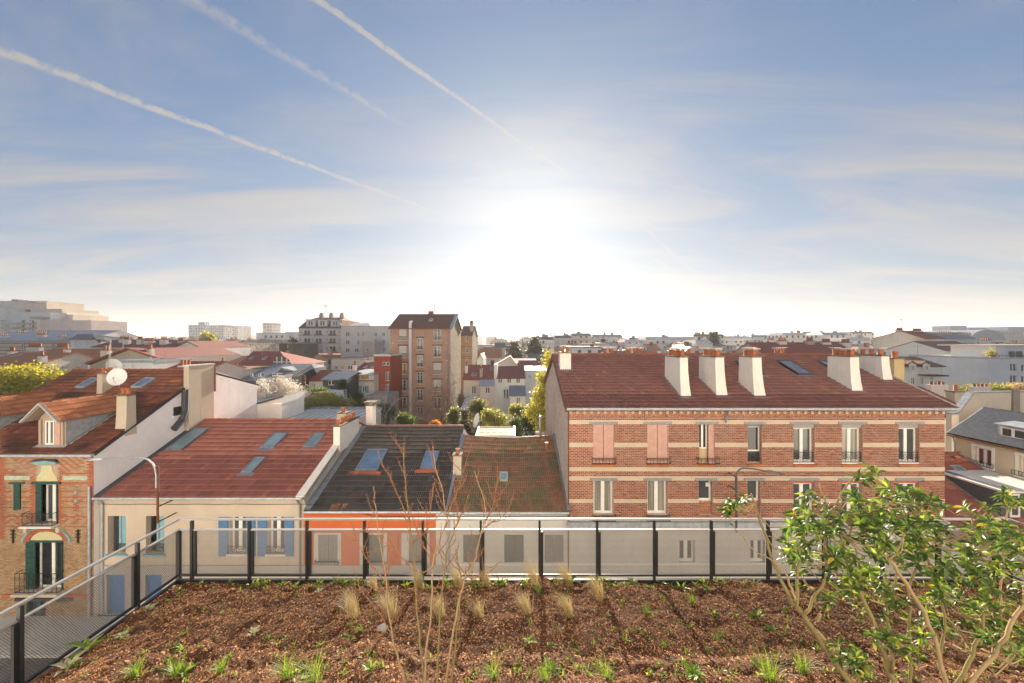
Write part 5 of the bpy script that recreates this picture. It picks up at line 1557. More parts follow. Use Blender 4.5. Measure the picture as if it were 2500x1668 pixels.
bt2 = bld('amber_brick_block', 'amber brick block just behind the tall brown one', 1124, 1153, 93, 818, 14, ('gx', 797, .5), amber_brick, far_brown, [(1136, 1143, 820, 835), (1136, 1143, 848, 862), (1136, 1142, 877, 891)], flint, 'building', pots=[(1147, 1155, 789, 812, 3, 2.5)])
for py in (818, 846.5, 870, 875):
    MB().box(X_(1125, 93), X_(1152, 93), 92.85, 92.99, Z_(py + .8, 93), Z_(py - .4, 93)).build('string_course', far_brown, bt2)

# pale apartment house with a mansard
Ya = 126.0
wn = []
for py in (805.5, 825, 845, 865, 885.5):
    for a in (742, 770, 804): wn.append((a, a + 15, py + 1, py + 12))
    for a in (731, 760.5, 795, 826): wn.append((a + .5, a + 4.5, py + 1, py + 9))
ap = bld('mansard_apartment_house', 'pale six storey apartment house with red mansard roof and three chimneys', 729, 833, Ya, 801.7, 15, ('flat',), w_lightgrey, slate, wn, None, 'building', style='two')
for i, (a, c, t, u) in enumerate(wn):
    if a in (742, 770, 804):
        MB().box(X_(a - 1, Ya), X_(c + 1, Ya), Ya - .5, Ya - .01, Z_(u + 1.5, Ya), Z_(u - 1.5, Ya)).build('balcony', lead_dark, ap)
for py in (802, 819, 837.5):
    MB().box(X_(728, Ya), X_(833.5, Ya), Ya - .35, Ya - .01, Z_(py + .9, Ya), Z_(py - .5, Ya)).build('cornice', w_taupe, ap)
x0, x1 = X_(729, Ya), X_(833, Ya); z0 = Z_(801.5, Ya) + .3
zt, zt2 = Z_(781, Ya), Z_(772, Ya)
b = MB().add([(x0, Ya, z0), (x1, Ya, z0), (x1 - 1.2, Ya + 2.2, zt), (x0 + 1.8, Ya + 2.2, zt), (x0 + 1, Ya + 15, z0), (x1, Ya + 15, z0), (x1 - 1.2, Ya + 12, zt), (x0 + 2.5, Ya + 12, zt)], [(0, 1, 2, 3), (1, 5, 6, 2), (4, 0, 3, 7), (5, 4, 7, 6)]); b.build('mansard', slate, ap)
b = MB().add([(x0 + 1.8, Ya + 2.2, zt), (x1 - 1.2, Ya + 2.2, zt), (x1 - 1.8, Ya + 7, zt2), (x0 + 3, Ya + 7, zt2), (x1 - 1.2, Ya + 12, zt), (x0 + 2.5, Ya + 12, zt)], [(0, 1, 2, 3), (1, 4, 2), (4, 5, 3, 2), (5, 0, 3)]); b.build('upper_roof', far_red, ap)
MB().box(x1 - .05, x1 + .2, Ya + .1, Ya + 15, z0, zt).build('end_wall', brown_brick, ap)
for a in (747, 776, 807):
    xa, xc = X_(a, Ya), X_(a + 22, Ya)
    d = MB().box(xa, xc, Ya + .1, Ya + 3, z0 + .3, z0 + 2.5).build('dormer', w_lightgrey, ap)
    window(d, (xa + .7, xc - .7, z0 + .5, z0 + 2.2), Ya + .02, 'two', None, pane_mid, .12)
    MB().box(xa - .2, xc + .2, Ya - .2, Ya + 3.3, z0 + 2.5, z0 + 2.7).build('dormer_roof', zinc, d)
for a in (779, 803, 829):
    ys_ = Ya + 6
    st = MB().box(X_(a, ys_), X_(a + 8, ys_), ys_, ys_ + 1, zt, Z_(768, ys_)).build('chimney', stack_mat, ap)
    for i in range(3): MB().lathe((X_(a + 1.5 + 2.4 * i, ys_), ys_ + .5, Z_(768, ys_)), [(.18, 0), (.16, .6)], 6).build('chimney_pot', lead_dark, st)

# grey modern blocks beside it
gw = [(a, a + 9, py, py + 10) for a in (844,) for py in (811, 831, 851, 871)] + [(a, a + 5, py, py + 10) for a in (872, 884) for py in (811, 831)] + [(914, 920, py, py + 9.5) for py in (812, 830, 849, 867)] + [(933, 939, py, py + 9.5) for py in (812, 830, 849, 867)] + [(866, 875, 851, 860), (866, 875, 871, 878)]
bld('grey_apartment_block', 'plain grey modern apartment block left of the tall brick one', 833, 955, 118, 798, 18, ('flat',), w_lightgrey, w_grey, gw, None, 'building', gm=pane_mid)
bld('taupe_block', 'small taupe block in front of the grey apartment block', 886, 914, 108, 835, 8, ('flat',), w_taupe, w_grey, [(892, 898, 850, 858), (903, 908, 850, 858)], None, 'building')
bld('dark_grey_annex', 'long low dark grey annex below the grey apartment block', 809, 890, 96, 878, 12, ('flat',), w_grey, w_taupe, [(816, 823, 893, 903), (832, 838, 893, 903), (849, 860, 893, 903)], None, 'building')
gp = thing('grey_wing_roof', 'pale sloping roof peeping over the grey apartment block', 'building', (X_(870, 130), 130, 0))
MB().box(X_(853, 130), X_(895, 130), 129, 136, 0, Z_(797, 130)).build('wall', w_lightgrey, gp)
MB().slab([P(853, 797, 129), P(905, 797, 129), P(900, 788, 137), P(853, 790, 137)], .2).build('roof', pale_metal, gp)

# red house, villa and gardens left of the tall block
rd = bld('red_house', 'narrow red rendered modern house with white framed windows', 913, 953, 57, 870, 9, ('flat',), w_red, pale_metal, [(916, 922.5, 909, 922), (916, 922.5, 939, 951), (941, 952, 908, 930), (941, 952, 938, 962), (933, 951, 884, 893)], None)
vl = bld('cream_villa', 'cream villa with blue shutters and an amber window band under a zinc roof', 845, 913, 55, 914, 8, ('mono', 901), w_cream, zinc_pale, [(859, 878, 916.5, 926), (880, 900, 916.5, 926), (860, 868, 943, 958), (884, 893, 943, 958)], None, gm=pane_mid, pots=[(861, 867, 891, 905, 1, 3)])
for a in (853, 868.5, 877, 893.5):
    MB().box(X_(a, 55), X_(a + 6.5, 55), 54.9, 54.99, Z_(959, 55), Z_(942, 55)).build('shutter', sky_paint, vl)
for a in (859, 880): MB().box(X_(a + 1, 55), X_(a + 18.5, 55), 55.05, 55.1, Z_(925.5, 55), Z_(917.5, 55)).build('amber_blind', amber, vl)
MB().box(X_(845, 55), X_(913, 55), 54.75, 54.99, Z_(930.5, 55), Z_(928, 55)).build('cornice', zinc, vl)
bv = bld('red_roof_house', 'red roofed house behind the cream villa', 868, 922, 66, 904, 9, ('gx', 885), w_cream, far_red, pots=[(893, 900, 879, 892, 1)]); lights(bv, [[(890, 895), (896, 895), (894, 899), (887, 899)], [(908, 895), (914, 895), (912, 899), (905, 899)]])
h = bld('red_roof_house', 'white house with a broad red roof beside the zinc mansard', 719, 800, 52, 927, 7, ('gx', 905), w_white, far_red, [(761, 769, 936, 946)], gm=pane); MB().tube([P(741, 942, 50), P(741, 915, 50)], .22, 8).build('flue', rust, h)
h = bld('red_roof_house', 'small red roof with skylights next to the zinc roofed house', 698, 745, 58, 924, 7, ('gx', 900), w_white, far_red, pots=[(742, 750, 897, 915, 1)]); lights(h, [[(724, 906), (730, 906), (726, 911), (720, 911)]])
h = bld('zinc_mansard_house', 'grey house with a zinc mansard and one roof window', 788, 846, 51, 925, 7, ('gx', 908), slate, zinc, [(800, 816, 929, 941)], gm=pane)
MB().box(X_(786, 51), X_(848, 51), 49.8, 50.9, 0, Z_(950, 51)).build('base_wall', w_white, h)
gt = thing('roof_garden_terrace', 'low white garden terrace overgrown with plants', 'terrace', (X_(790, 45), 45, 0))
MB().box(X_(742, 45), X_(812, 45), 45, 48, 0, Z_(960, 45)).build('terrace_wall', w_white, gt)
MB().box(X_(741, 45), X_(813, 45), 44.8, 45.0, Z_(960, 45), Z_(956, 45)).build('parapet', w_pink, gt)
rt = thing('red_house_terrace', 'grey stepped terrace below the red house', 'terrace', (X_(935, 52), 52, 0))
MB().box(X_(900, 52), X_(952, 52), 51, 56, 0, Z_(964, 52)).build('terrace_wall', w_taupe, rt)
MB().box(X_(900, 52), X_(935, 52), 50.8, 51.0, 0, Z_(972, 52)).build('parapet', w_lightgrey, rt)

# houses right of the tall block
h = bld('cream_house', 'cream house with a red roof and chimneys right of the tall block', 1131.6, 1206, 58, 924, 9, ('gx', 892), w_cream, far_red, [(1151.7, 1162, 943, 962)], None, gm=pane_mid, pots=[(1135, 1141, 893, 912, 1, 1.2), (1171, 1177, 903, 924, 1, .3)])
lights(h, [[(1152, 912), (1164, 912), (1164, 919), (1152, 919)], [(1196, 898), (1203, 898), (1203, 905), (1196, 905)]])
an = bld('zinc_annex', 'narrow annex with a lean-to zinc roof on the cream house', 1172, 1205, 56.5, 941, 1.4, ('mono', 925), w_pink, zinc_pale, [(1185, 1196, 945.6, 961)])
h = bld('white_house', 'white house with three upper windows under a maroon roof', 1213, 1281, 58, 921, 9, ('gx', 895.5), w_white, far_maroon, [(1216, 1226, 923, 936), (1238, 1248, 923, 936), (1260, 1270, 923, 936), (1229, 1242, 951, 974)], None, gm=pane_mid)
MB().box(X_(1206, 57.8), X_(1213.5, 57.8), 57.8, 62, 0, Z_(890, 58)).build('party_wall', w_white, h)
bld('lead_roof_annex', 'small annex with a blue-grey lead roof before the white house', 1245, 1282, 54.5, 965, 3.3, ('mono', 941), w_white, zinc, [(1261, 1270, 971, 989)], gm=curtain_red)
bld('blue_grey_house', 'pale blue-grey building behind the yellow-green tree', 1282, 1345, 66, 907, 9, ('flat',), w_bluegrey, zinc_pale, [(1290, 1296, 915, 925), (1305, 1312, 915, 925)])
cs = thing('conservatory', 'glazed lean-to conservatory at the foot of the flint wall', 'conservatory', (X_(1150, 48), 48, 0))
MB().box(X_(1126, 46.5), X_(1150, 46.5), 46.5, 51, 0, Z_(1003, 46.5)).build('glazed_wall', pane, cs)
MB().slab([P(1125, 1001, 46.3), P(1152, 1001, 46.3), P(1174, 966, 54), P(1140, 966, 54)], .1).build('glass_roof', glassmat('milky_glass', (.42, .43, .40), .25), cs)
for i in range(4):
    a, c = P(1125 + 9 * i, 1001, 46.3), P(1140 + 11.3 * i, 966, 54)
    MB().bar(a + V((0, 0, .06)), c + V((0, 0, .06)), .07, .07).build('glazing_bar', white_paint, cs)
bld('maroon_roof_house', 'maroon roofed house with two roof lights behind the white house', 1268, 1322, 84, 901, 10, ('gx', 881), w_cream, far_maroon)
bld('beige_gable_house', 'low beige house with an off-centre gable beyond the maroon roof', 1208, 1262, 92, 892, 10, ('gy', 1246, 871), w_beige, far_maroon)
bld('grey_roof_house', 'long low house with a mauve-grey roof beyond the gardens', 1240, 1310, 100, 886, 10, ('gx', 876), w_cream, far_maroon)
bld('mansard_house', 'grey house with a dark mansard roof among the far roofs', 1207, 1233, 150, 848, 12, ('gx', 838, .3), w_lightgrey, slate, [(1211, 1214, 853, 858), (1223, 1226, 853, 858), (1211, 1214, 864, 869), (1223, 1226, 864, 869)])
bld('white_gabled_shed', 'small white shed roof right of the amber block', 1164, 1180, 80, 878, 9, ('gy', 1174, 866), w_white, zinc_pale)

# left: zinc roofed terraces, orange roofs, gables
h = bld('striped_brick_terrace', 'long pale terrace with red brick stripes under a zinc roof', -90, 171, 95, 831, 12, ('gx', 814), stripe, zinc_pale, [(52, 60, 836, 853), (89, 95.5, 836, 853), (127, 134, 836, 853), (-10, -2, 836, 853)], pots=[(-6, 14, 820, 830, 4, 2), (89, 108, 817, 828, 5, 2), (140, 156, 823, 830, 4, 1.5)])
for a in (16, 30, 45, 60, 75): pass
bld('zinc_roof_row', 'row of pale zinc roofs in front of the stepped white blocks', 20, 245, 118, 820, 12, ('gx', 807), w_white, zinc_pale, pots=[(38, 62, 812, 818, 5, 3), (80, 112, 811, 818, 6, 3), (124, 158, 818, 824, 6, 1), (175, 192, 816, 823, 4, 2)])
bld('white_house', 'white house with a low blue slate roof and three slit windows', 171, 228, 92, 830, 10, ('hip', 190, 228, 816), w_white, slate, [(182.5, 186.5, 834, 846), (196, 200, 834, 846), (211, 215, 834, 846)])
bld('white_gable_house', 'narrow white gabled end beside the slate roofed house', 228, 246, 93, 829, 9, ('gy', 232, 823, 836), w_white, slate)
h = bld('orange_roof_house', 'long house with a sunlit-coloured orange tiled roof and small chimney', 47, 215, 58, 884, 9, ('gx', 853), w_beige, far_orange, pots=[(154, 161, 853, 868, 1, 1.8), (64, 95, 848, 857, 6, 5.2), (135, 160, 848, 857, 6, 5.2)])
h2 = bld('orange_roof_house', 'orange tiled roof with a small pale roof light at the left edge', -60, 92, 52, 890, 9, ('gx', 862), w_beige, far_orange, pots=[(18, 28, 858, 866, 2, 4.6), (91, 101, 869, 886, 1, .2)]); lights(h2, [[(33, 866), (44, 866), (50, 872), (38, 872)]], pane_sky)
h = bld('beige_gable_house', 'streaked beige gable edged with red tiles', 219, 390, 47, 889, 14, ('gy', 318, 852, 875), plaster('streaked_beige_render', (.55, .49, .40), .55), far_maroon, pots=[(245, 260, 856, 878, 2, .8), (354, 364, 853, 872, 2, 1)])
x0, x1, xa = X_(219, 47), X_(390, 47), X_(318, 47)
for p, q in (((x0, Z_(889, 47)), (xa, Z_(852, 47))), ((xa, Z_(852, 47)), (x1, Z_(875, 47)))):
    MB().bar((p[0], 46.6, p[1] + .12), (q[0], 46.6, q[1] + .12), .2, .14).build('verge_tiles', terracotta, h)
MB().box(X_(369, 46.8), X_(374, 46.8), 46.6, 46.99, 0, Z_(852, 46.8)).build('vent_stack', stack_white, h)
h = bld('red_roof_terrace', 'terrace with a long dark red roof and a row of white chimneys', 226, 366, 78, 846, 10, ('gx', 830), w_white, far_maroon, [(232, 238, 851, 860), (300, 306, 851, 860)], pots=[(289, 301, 828, 840, 4, 2.4), (299, 312, 829, 843, 4, 1.2), (333, 344, 829, 843, 4, 1.2), (352, 372, 832, 840, 5, 2)])
h = bld('white_house', 'white house with dark red roof, roof lights and chimneys beside the white gable', 337, 425, 72, 851, 10, ('gx', 832), w_white, far_maroon, [(402, 417, 859, 873), (384, 391, 858, 872)], pots=[(389, 404, 829, 842, 3, 2), (432, 444, 832, 842, 3, 3)])
lights(h, [[(362, 839), (370, 839), (364, 843), (355, 843)], [(406, 838), (416, 838), (408, 844), (399, 844)]])
bld('white_gable_house', 'broad blank white gable wall among the roofs', 420, 500, 68, 851.5, 12, ('gy', 459, 834), w_white, far_maroon)
bld('ochre_house', 'flat roofed ochre house with a cream balcony', 488, 538, 88, 840, 12, ('flat',), w_ochre, zinc_pale, [(509, 515, 847, 854), (521, 536, 848, 859)])
bld('cream_block', 'flat blank cream wall beside the ochre house', 538, 603, 87, 841, 12, ('flat',), w_cream, zinc_pale)
bld('dark_brick_block', 'dark modern brick block behind the bare trees', 602, 713, 105, 839, 14, ('flat',), w_dark, w_taupe, [(700, 704, 843, 851), (698, 707, 856, 861), (620, 630, 846, 852)], gm=amber)
bld('brown_roof_boxes', 'low brown roof plant boxes above the dark brick block', 604, 690, 122, 832, 8, ('flat',), w_taupe, w_taupe)
h = bld('maroon_roof_house', 'low house with a long maroon roof and small roof lights', 462, 604, 58, 885, 8, ('gx', 870), w_pink, far_maroon, pots=[(502, 507, 884, 891, 1, -2), (518, 523, 884, 891, 1, -2), (535, 544, 884, 893, 1, -2)]); lights(h, [[(505, 873), (516, 873), (511, 877), (501, 877)], [(526, 879), (532, 879), (528, 882), (521, 882)]])
h = bld('red_hip_roof_house', 'house with a steep bright red roof and timbered gable', 588, 706, 54, 893, 10, ('hip', 618, 684, 858), w_cream, far_red); lights(h, [[(613, 873), (620, 873), (616, 878), (611, 878)], [(646, 873), (654, 873), (649, 879), (641, 879)]])
tg = MB().quad(P(664, 893, 53.4), P(713, 893, 53.4), P(706, 878, 53.4), P(692, 870, 53.4), P(672, 871, 53.4)).build('timber_gable', w_dark, h)
for q in ((668, 884, 710, 884), (676, 872, 676, 892), (688, 871, 688, 892), (700, 876, 700, 892)):
    MB().bar(P(q[0], q[1], 53.3), P(q[2], q[3], 53.3), .12, .12, (0, 1, 0)).build('timber', white_paint, tg)
bld('white_cottage', 'tiny white cottage with a brown hipped roof before the zinc mansard', 557, 592, 47, 903, 5, ('hip', 566, 580, 893), w_white, far_brown, [(571, 580, 908, 920)], gm=pane_mid)
h = bld('zinc_mansard_house', 'house with ribbed zinc mansard and two bright roof windows', 594, 690, 46, 925, 8, ('gx', 890, .8), slate, zinc, [(609, 621, 912, 919.5), (628, 641, 912, 919.5), (662, 690, 911, 918)], gm=pane_blue)
pl = h_pl[h.name][0]
for i in range(14):
    x = X_(614, 46) + i * .42
    MB().bar((x, 46.4, pl.z(46.4) + .18), (x, 52, pl.z(52) + .18), .05, .06).build('roof_rib', zinc_pale, h)
h = bld('zinc_gable_house', 'zinc clad gable joined to the ribbed mansard', 676, 722, 49, 911, 8, ('gy', 690, 898, 905), zinc, zinc_pale)
gwall = thing('garden_wall', 'plain grey concrete garden wall behind the blossom tree', 'wall', (X_(668, 42), 42, 0))
MB().add([(*P(626, 1000, 42).xy, 0), (*P(709, 1000, 42).xy, 0), P(709, 914, 42), P(692, 916, 42), P(626, 927, 42)] + [V((p[0], 42.3, p[2])) for p in ((*P(626, 1000, 42).xy, 0), (*P(709, 1000, 42).xy, 0), P(709, 914, 42), P(692, 916, 42), P(626, 927, 42))], [(0, 1, 2, 3, 4), (9, 8, 7, 6, 5), (0, 5, 6, 1), (1, 6, 7, 2), (2, 7, 8, 3), (3, 8, 9, 4), (4, 9, 5, 0)]).build('wall', w_grey, gwall)
MB().bar(P(671, 990, 41.9), P(671, 918, 41.9), .5, .16).build('pier', w_taupe, gwall)
lw = thing('low_annex', 'low pale annex with a dark lean-to roof behind the old brick house', 'outbuilding', (X_(660, 30.8), 31, 0))
MB().box(X_(627, 30.8), X_(690, 30.8), 30.7, 34, 0, Z_(985, 30.8)).build('wall', w_white, lw)
b = MB(); b.add([P(627, 985, 30.7), P(690, 967.5, 30.7), P(690, 985, 30.7), V((P(690, 967.5, 30.7).x, 34, P(690, 967.5, 30.7).z)), V((P(690, 967.5, 30.7).x, 34, P(690, 985, 30.7).z))], [(0, 2, 1), (2, 4, 3, 1)]); b.build('gable', w_white, lw)
MB().slab([P(626, 984, 30.5), P(692, 966, 30.5), P(680, 966, 35), P(626, 972, 35)], .12).build('roof', slate, lw)
bld('white_flat_house', 'white flat roofed house behind the old tiled roof', 285, 372, 40, 886, 5, ('flat',), w_white, zinc_pale, [(290, 293, 892, 897), (301, 304, 892, 897), (322, 329, 890, 898)])
bld('red_roof_house', 'red roof with terracotta pots just behind the big plain stack', 372, 500, 41, 905, 6, ('gx', 884), w_pink, far_red, pots=[(433, 459, 893, 903, 3, 1)])

# stepped white complex on the far left
fw = [farwall('far_wall_cream', (.74, .67, .58)), farwall('far_wall_white', (.82, .79, .76)), farwall('far_wall_grey', (.64, .61, .58)), farwall('far_wall_brown', (.52, .44, .37)), farwall('far_wall_blue', (.60, .63, .68))]
sw = thing('stepped_white_complex', 'stepped white apartment complex with terraces at the far left skyline', 'building', (X_(80, 175), 175, 0))
for a, c, t, Y, m_ in ((-60, 114, 735, 182, w_cream), (95, 151, 754, 180, w_cream), (150, 163, 764, 181, w_white), (162, 178, 768, 181, w_cream), (10, 123, 763, 176, w_white), (92, 223, 782, 172, w_pink), (-40, 10, 752, 174, w_white), (31, 92, 781, 171, w_white)):
    MB().box(X_(a, Y), X_(c, Y), Y, Y + 16, 0, Z_(t, Y)).build('block', m_, sw)
for py in (789, 800, 811):
    MB().box(X_(31, 171), X_(92, 171), 169.4, 170.95, Z_(py + 1.5, 171), Z_(py, 171)).build('balcony_slab', w_taupe, sw)
    for a in (36, 72): MB().box(X_(a, 171), X_(a + 16, 171), 169.3, 169.4, Z_(py, 171), Z_(py - 5, 171)).build('balcony_panel', w_bluegrey, sw)
    for a in (54, 72, 79): MB().box(X_(a, 171), X_(a + (10 if a == 54 else 4), 171), 170.9, 170.98, Z_(py, 171), Z_(py - 7.5, 171)).build('window', pane_mid, sw)
for a, c, t in ((73, 108, 773), (28, 42, 731), (70, 88, 735.5)):
    MB().box(X_(a, 174), X_(c, 174), 174, 178, Z_(t + 4, 174), Z_(t, 174)).build('roof_plant', w_taupe, sw)
for a in (24, 37, 55, 62): MB().box(X_(a, 181), X_(a + 6, 181), 181.7, 181.98, Z_(761, 181), Z_(756, 181)).build('window', pane_mid, sw)
for k in range(3):
    MB().box(X_(-2, 173), X_(10, 173), 172, 173.9, Z_(784 + 9 * k, 173), Z_(781 + 9 * k, 173)).build('awning', (w_bluegrey, w_cream, w_beige)[k], sw)

# right: gables and houses beyond the brick house
h = bld('red_roof_terrace', 'terrace with a bright red roof and rubble gable behind the brick house ridge', 1873, 2105, 62, 868, 10, ('gx', 837), w_white, far_red, [], rubble, pots=[(1903, 1922, 833, 846, 4, 4), (1972, 1988, 833, 846, 5, 4), (2010, 2030, 836, 847, 5, 4), (2058, 2078, 837, 850, 5, 4)])
rw = [(2269, 2275, 835, 852), (2269, 2275, 861, 878), (2288, 2294, 842, 858), (2288, 2294, 868, 885), (2288, 2294, 893, 907), (2269, 2275, 888, 900)]
bld('beige_gable_block', 'tall block with a broad beige gable and narrow white front', 2257, 2305, 97, 826, 14, ('gx', 808.5, .42), w_white, far_red, rw, w_beige, 'building', pots=[(2192, 2206, 806, 816, 6, 8), (2232, 2252, 808, 822, 8, 5)])
h = bld('white_dormer_house', 'white house with small gabled dormers and a planted balcony', 2205, 2303, 63, 893, 9, ('gx', 872), w_white, far_brown, [(2225, 2234, 923, 938), (2248, 2256, 923, 938), (2272, 2280, 922, 930)])
for a in (2228, 2262):
    d = MB().add([P(a - 9, 906, 62.6), P(a + 9, 906, 62.6), P(a + 9, 890, 62.6), P(a, 884, 62.6), P(a - 9, 890, 62.6)], [(0, 1, 2, 3, 4)]); d = d.build('dormer', w_white, h)
    window(d, (X_(a - 3.5, 62.5), X_(a + 3.5, 62.5), Z_(904, 62.5), Z_(893, 62.5)), 62.45, 'two', None, pane_mid)
    for s in (-1, 1): MB().slab([P(a, 882.5, 62.3), P(a + s * 11, 890, 62.3), P(a + s * 11, 890, 62.3) + V((0, 4, 0)), P(a, 882.5, 62.3) + V((0, 4, 0))], .1 * -s).build('dormer_roof', far_brown, d)
MB().box(X_(2255, 62), X_(2300, 62), 61, 62.9, Z_(918, 62), Z_(915, 62)).build('balcony', iron, h)
bld('dark_cube_house', 'small dark clad cube with three windows', 2306, 2350, 72, 901, 8, ('flat',), w_dark, zinc, [(2312, 2320, 911, 921), (2325, 2333, 914, 921), (2337, 2344, 911, 921)])
h = bld('white_wall_house', 'tall blank white wall under a brown tiled roof', 2306, 2413, 85, 855, 13, ('gx', 834), w_white, far_brown, pots=[(2399, 2420, 831, 845, 4, 4)]); lights(h, [[(2366, 838), (2378, 838), (2382, 843), (2368, 843)]])
bld('red_shed_roof', 'small red roof below the blank white wall', 2348, 2410, 70, 934, 5, ('gx', 919), w_cream, far_red)
h = bld('pale_blue_block', 'pale blue modern block with a planted roof terrace', 2413, 2640, 60, 877, 12, ('flat',), w_bluegrey, w_grey, [(2466, 2483, 888, 907), (2466, 2483, 916, 936), (2493, 2510, 890, 908), (2493, 2510, 918, 936), (2530, 2547, 890, 908)])
MB().box(X_(2440, 63), X_(2640, 63), 63.5, 70, Z_(877, 60), Z_(845, 63)).build('penthouse', w_bluegrey, h)
MB().box(X_(2420, 63), X_(2640, 63), 63, 71, Z_(845, 63), Z_(842, 63)).build('penthouse_roof', w_pink, h)
for a in (2472, 2490): MB().box(X_(a, 63), X_(a + 14, 63), 63.4, 63.48, Z_(872, 63), Z_(858, 63)).build('penthouse_window', pane_mid, h)
b = MB()
for i in range(26): b.box(X_(2415 + i * 8.6, 60) - .02, X_(2415 + i * 8.6, 60) + .02, 60.05, 60.09, Z_(877, 60), Z_(868, 60))
b.box(X_(2414, 60), X_(2640, 60), 60.04, 60.1, Z_(868.5, 60), Z_(867.5, 60)); b.build('terrace_rail', lead_dark, h)
bld('zinc_roof_block', 'grey zinc roofed block with vents left of the long institution', 2283, 2380, 135, 826, 12, ('gx', 812, .3), w_lightgrey, zinc, pots=[(2290, 2325, 813, 822, 8, 2), (2340, 2372, 815, 825, 7, 2)])
h = bld('long_institution', 'long pale institution with a glazed rooftop on the right skyline', 2317, 2700, 225, 809, 20, ('flat',), w_cream, zinc_pale, [(2330 + 9 * i, 2335 + 9 * i, 812.5, 816) for i in range(20)], cat='building')
for a, c, t in ((2320, 2360, 795.5), (2366, 2412, 799.5), (2460, 2520, 798)): MB().box(X_(a, 230), X_(c, 230), 230, 240, Z_(809, 225), Z_(t, 230)).build('rooftop_pavilion', w_bluegrey, h)
bv_ = thing('barrel_vault_hall', 'pale barrel vaulted hall roof on the right', 'building', (X_(2412, 150), 150, 0))
pts = [(X_(2412, 150) + 7 * math.cos(R(a)), Z_(830, 150) + 4.2 * math.sin(R(a))) for a in range(0, 181, 15)]
b = MB()
for (xa, za), (xc, zc) in zip(pts, pts[1:]): b.quad((xa, 150, za), (xc, 150, zc), (xc, 172, zc), (xa, 172, za))
b.quad(*[(x, 150, z) for x, z in pts]); b.build('vault', zinc_pale, bv_)
MB().box(X_(2412, 150) - 7, X_(2412, 150) + 7, 150.05, 172, 0, Z_(830, 150)).build('wall', w_cream, bv_)
h = bld('red_tile_house', 'red tiled roof with a white stack right of the brick house', 2214, 2385, 31, 1012, 8.5, ('gx', 948), w_white, far_red, pots=[(2331, 2357, 958, 984, 1, 2.2)])
pl = h_pl[h.name][0]
tile_field(h, (X_(2200, 31), 30.7, pl.z(30.7) + .1), (X_(2385, 31), 30.7, pl.z(30.7) + .1), (X_(2385, 31), 35.25, pl.z(35.25) + .1), (X_(2200, 31), 35.25, pl.z(35.25) + .1), tile_red, .28, .4, 120)
lights(h, [[(2254, 955), (2277, 957), (2270, 965), (2249, 962)]], pane_sky)
st = thing('freestanding_stack', 'yellow-stained chimney stack with one pot beside the brick house roof', 'chimney', (X_(2195, 27), 27, 0))
MB().box(X_(2183, 27), X_(2208, 27), 27, 27.6, 0, Z_(877, 27)).build('stack', plaster('ochre_stack', (.58, .45, .24), .5, scale=2), st)
MB().box(X_(2180, 27), X_(2211, 27), 26.9, 27.7, Z_(877, 27), Z_(877, 27) + .08).build('stack_cap', cap_stone, st)
MB().lathe((X_(2195, 27), 27.3, Z_(877, 27) + .08), [(.2, 0), (.17, .1), (.18, .4), (.22, .42), (.22, .5)], 10).build('pot', terracotta, st)
for a, Y in ((2295, 40), (2400, 44)):
    st = thing('pink_stack', 'squat pink chimney stack with pots %s' % ('above the red tiles' if a == 2295 else 'beside the garden greenery'), 'chimney', (X_(a, Y), Y, 0))
    MB().box(X_(a - 21, Y), X_(a + 21, Y), Y, Y + .6, 0, Z_(940 if a == 2295 else 945, Y)).build('stack', w_pink, st)
    for i in range(4): MB().lathe((X_(a - 14 + 9.5 * i, Y), Y + .3, Z_(940 if a == 2295 else 945, Y)), [(.14, 0), (.12, .3), (.15, .36)], 8).build('pot', terracotta if i % 2 else lead_dark, st)

# skyline blocks in the middle distance
fr_ = [zinc_pale, zinc, far_red, far_brown, slate, w_lightgrey]
def tower(label, a, c, t, Y, m_, name='tower_block', top=None):
    h = thing(name, label, 'building', (X_((a + c) / 2, Y), Y, 0))
    MB().box(X_(a, Y), X_(c, Y), Y, Y + 15, 0, Z_(t, Y)).build('wall', m_, h)
    MB().box(X_(a, Y) - .3, X_(c, Y) + .3, Y - .3, Y + 15.3, Z_(t, Y), Z_(t, Y) + .6).build('roof', w_lightgrey, h)
    if top: MB().box(X_(top[0], Y), X_(top[1], Y), Y + 4, Y + 11, Z_(t, Y) + .6, Z_(top[2], Y)).build('rooftop', m_, h)
    return h
tower('blue-grey high-rise with a raised centre on the left horizon', 460, 502, 795, 420, fw[4], top=(477, 492, 786))
tower('pale high-rise slab right of the blue-grey one', 517, 546, 795, 440, fw[2]); tower('lower long slab on the wooded hill', 546, 580, 797, 600, fw[2], 'slab_block')
tower('lone square high-rise above the white slab', 641, 663, 790, 380, fw[2]); tower('white slab block with red and dark windows', 626, 698, 815, 210, fw[1], 'slab_block'); tower('blank white slab next to the windowed one', 698, 730, 813, 215, w_white, 'slab_block')
tower('small round topped tower block on the hill', 588, 598, 797, 650, fw[3])
sky_blocks = [(1295, 1353, 824, 190, 1), (1354, 1395, 820, 200, 2), (1395, 1444, 815, 205, 0), (1446, 1520, 818, 215, 0), (1526, 1562, 830, 175, 1), (1577, 1690, 824, 190, 1), (1693, 1770, 817, 230, 2), (1770, 1835, 822, 240, 1), (1835, 1915, 819, 260, 4), (1913, 1968, 814, 205, 1), (1968, 2010, 816, 215, 0), (2010, 2071, 813, 200, 1), (2080, 2135, 811, 300, 1), (1464, 1508, 838, 160, 1), (1700, 1740, 832, 150, 0), (2071, 2130, 826, 170, 1)]
names = ['broad white block', 'dark topped apartment row', 'ornate cream apartment block', 'long cream apartment block', 'house with dark mansard', 'long white block with balconies', 'grey block with rooftop plant', 'white block', 'blue-grey long block', 'white stepped block', 'cream block', 'white block with black mansard end', 'far white rooftop', 'white gabled house', 'yellowish block', 'low white block']
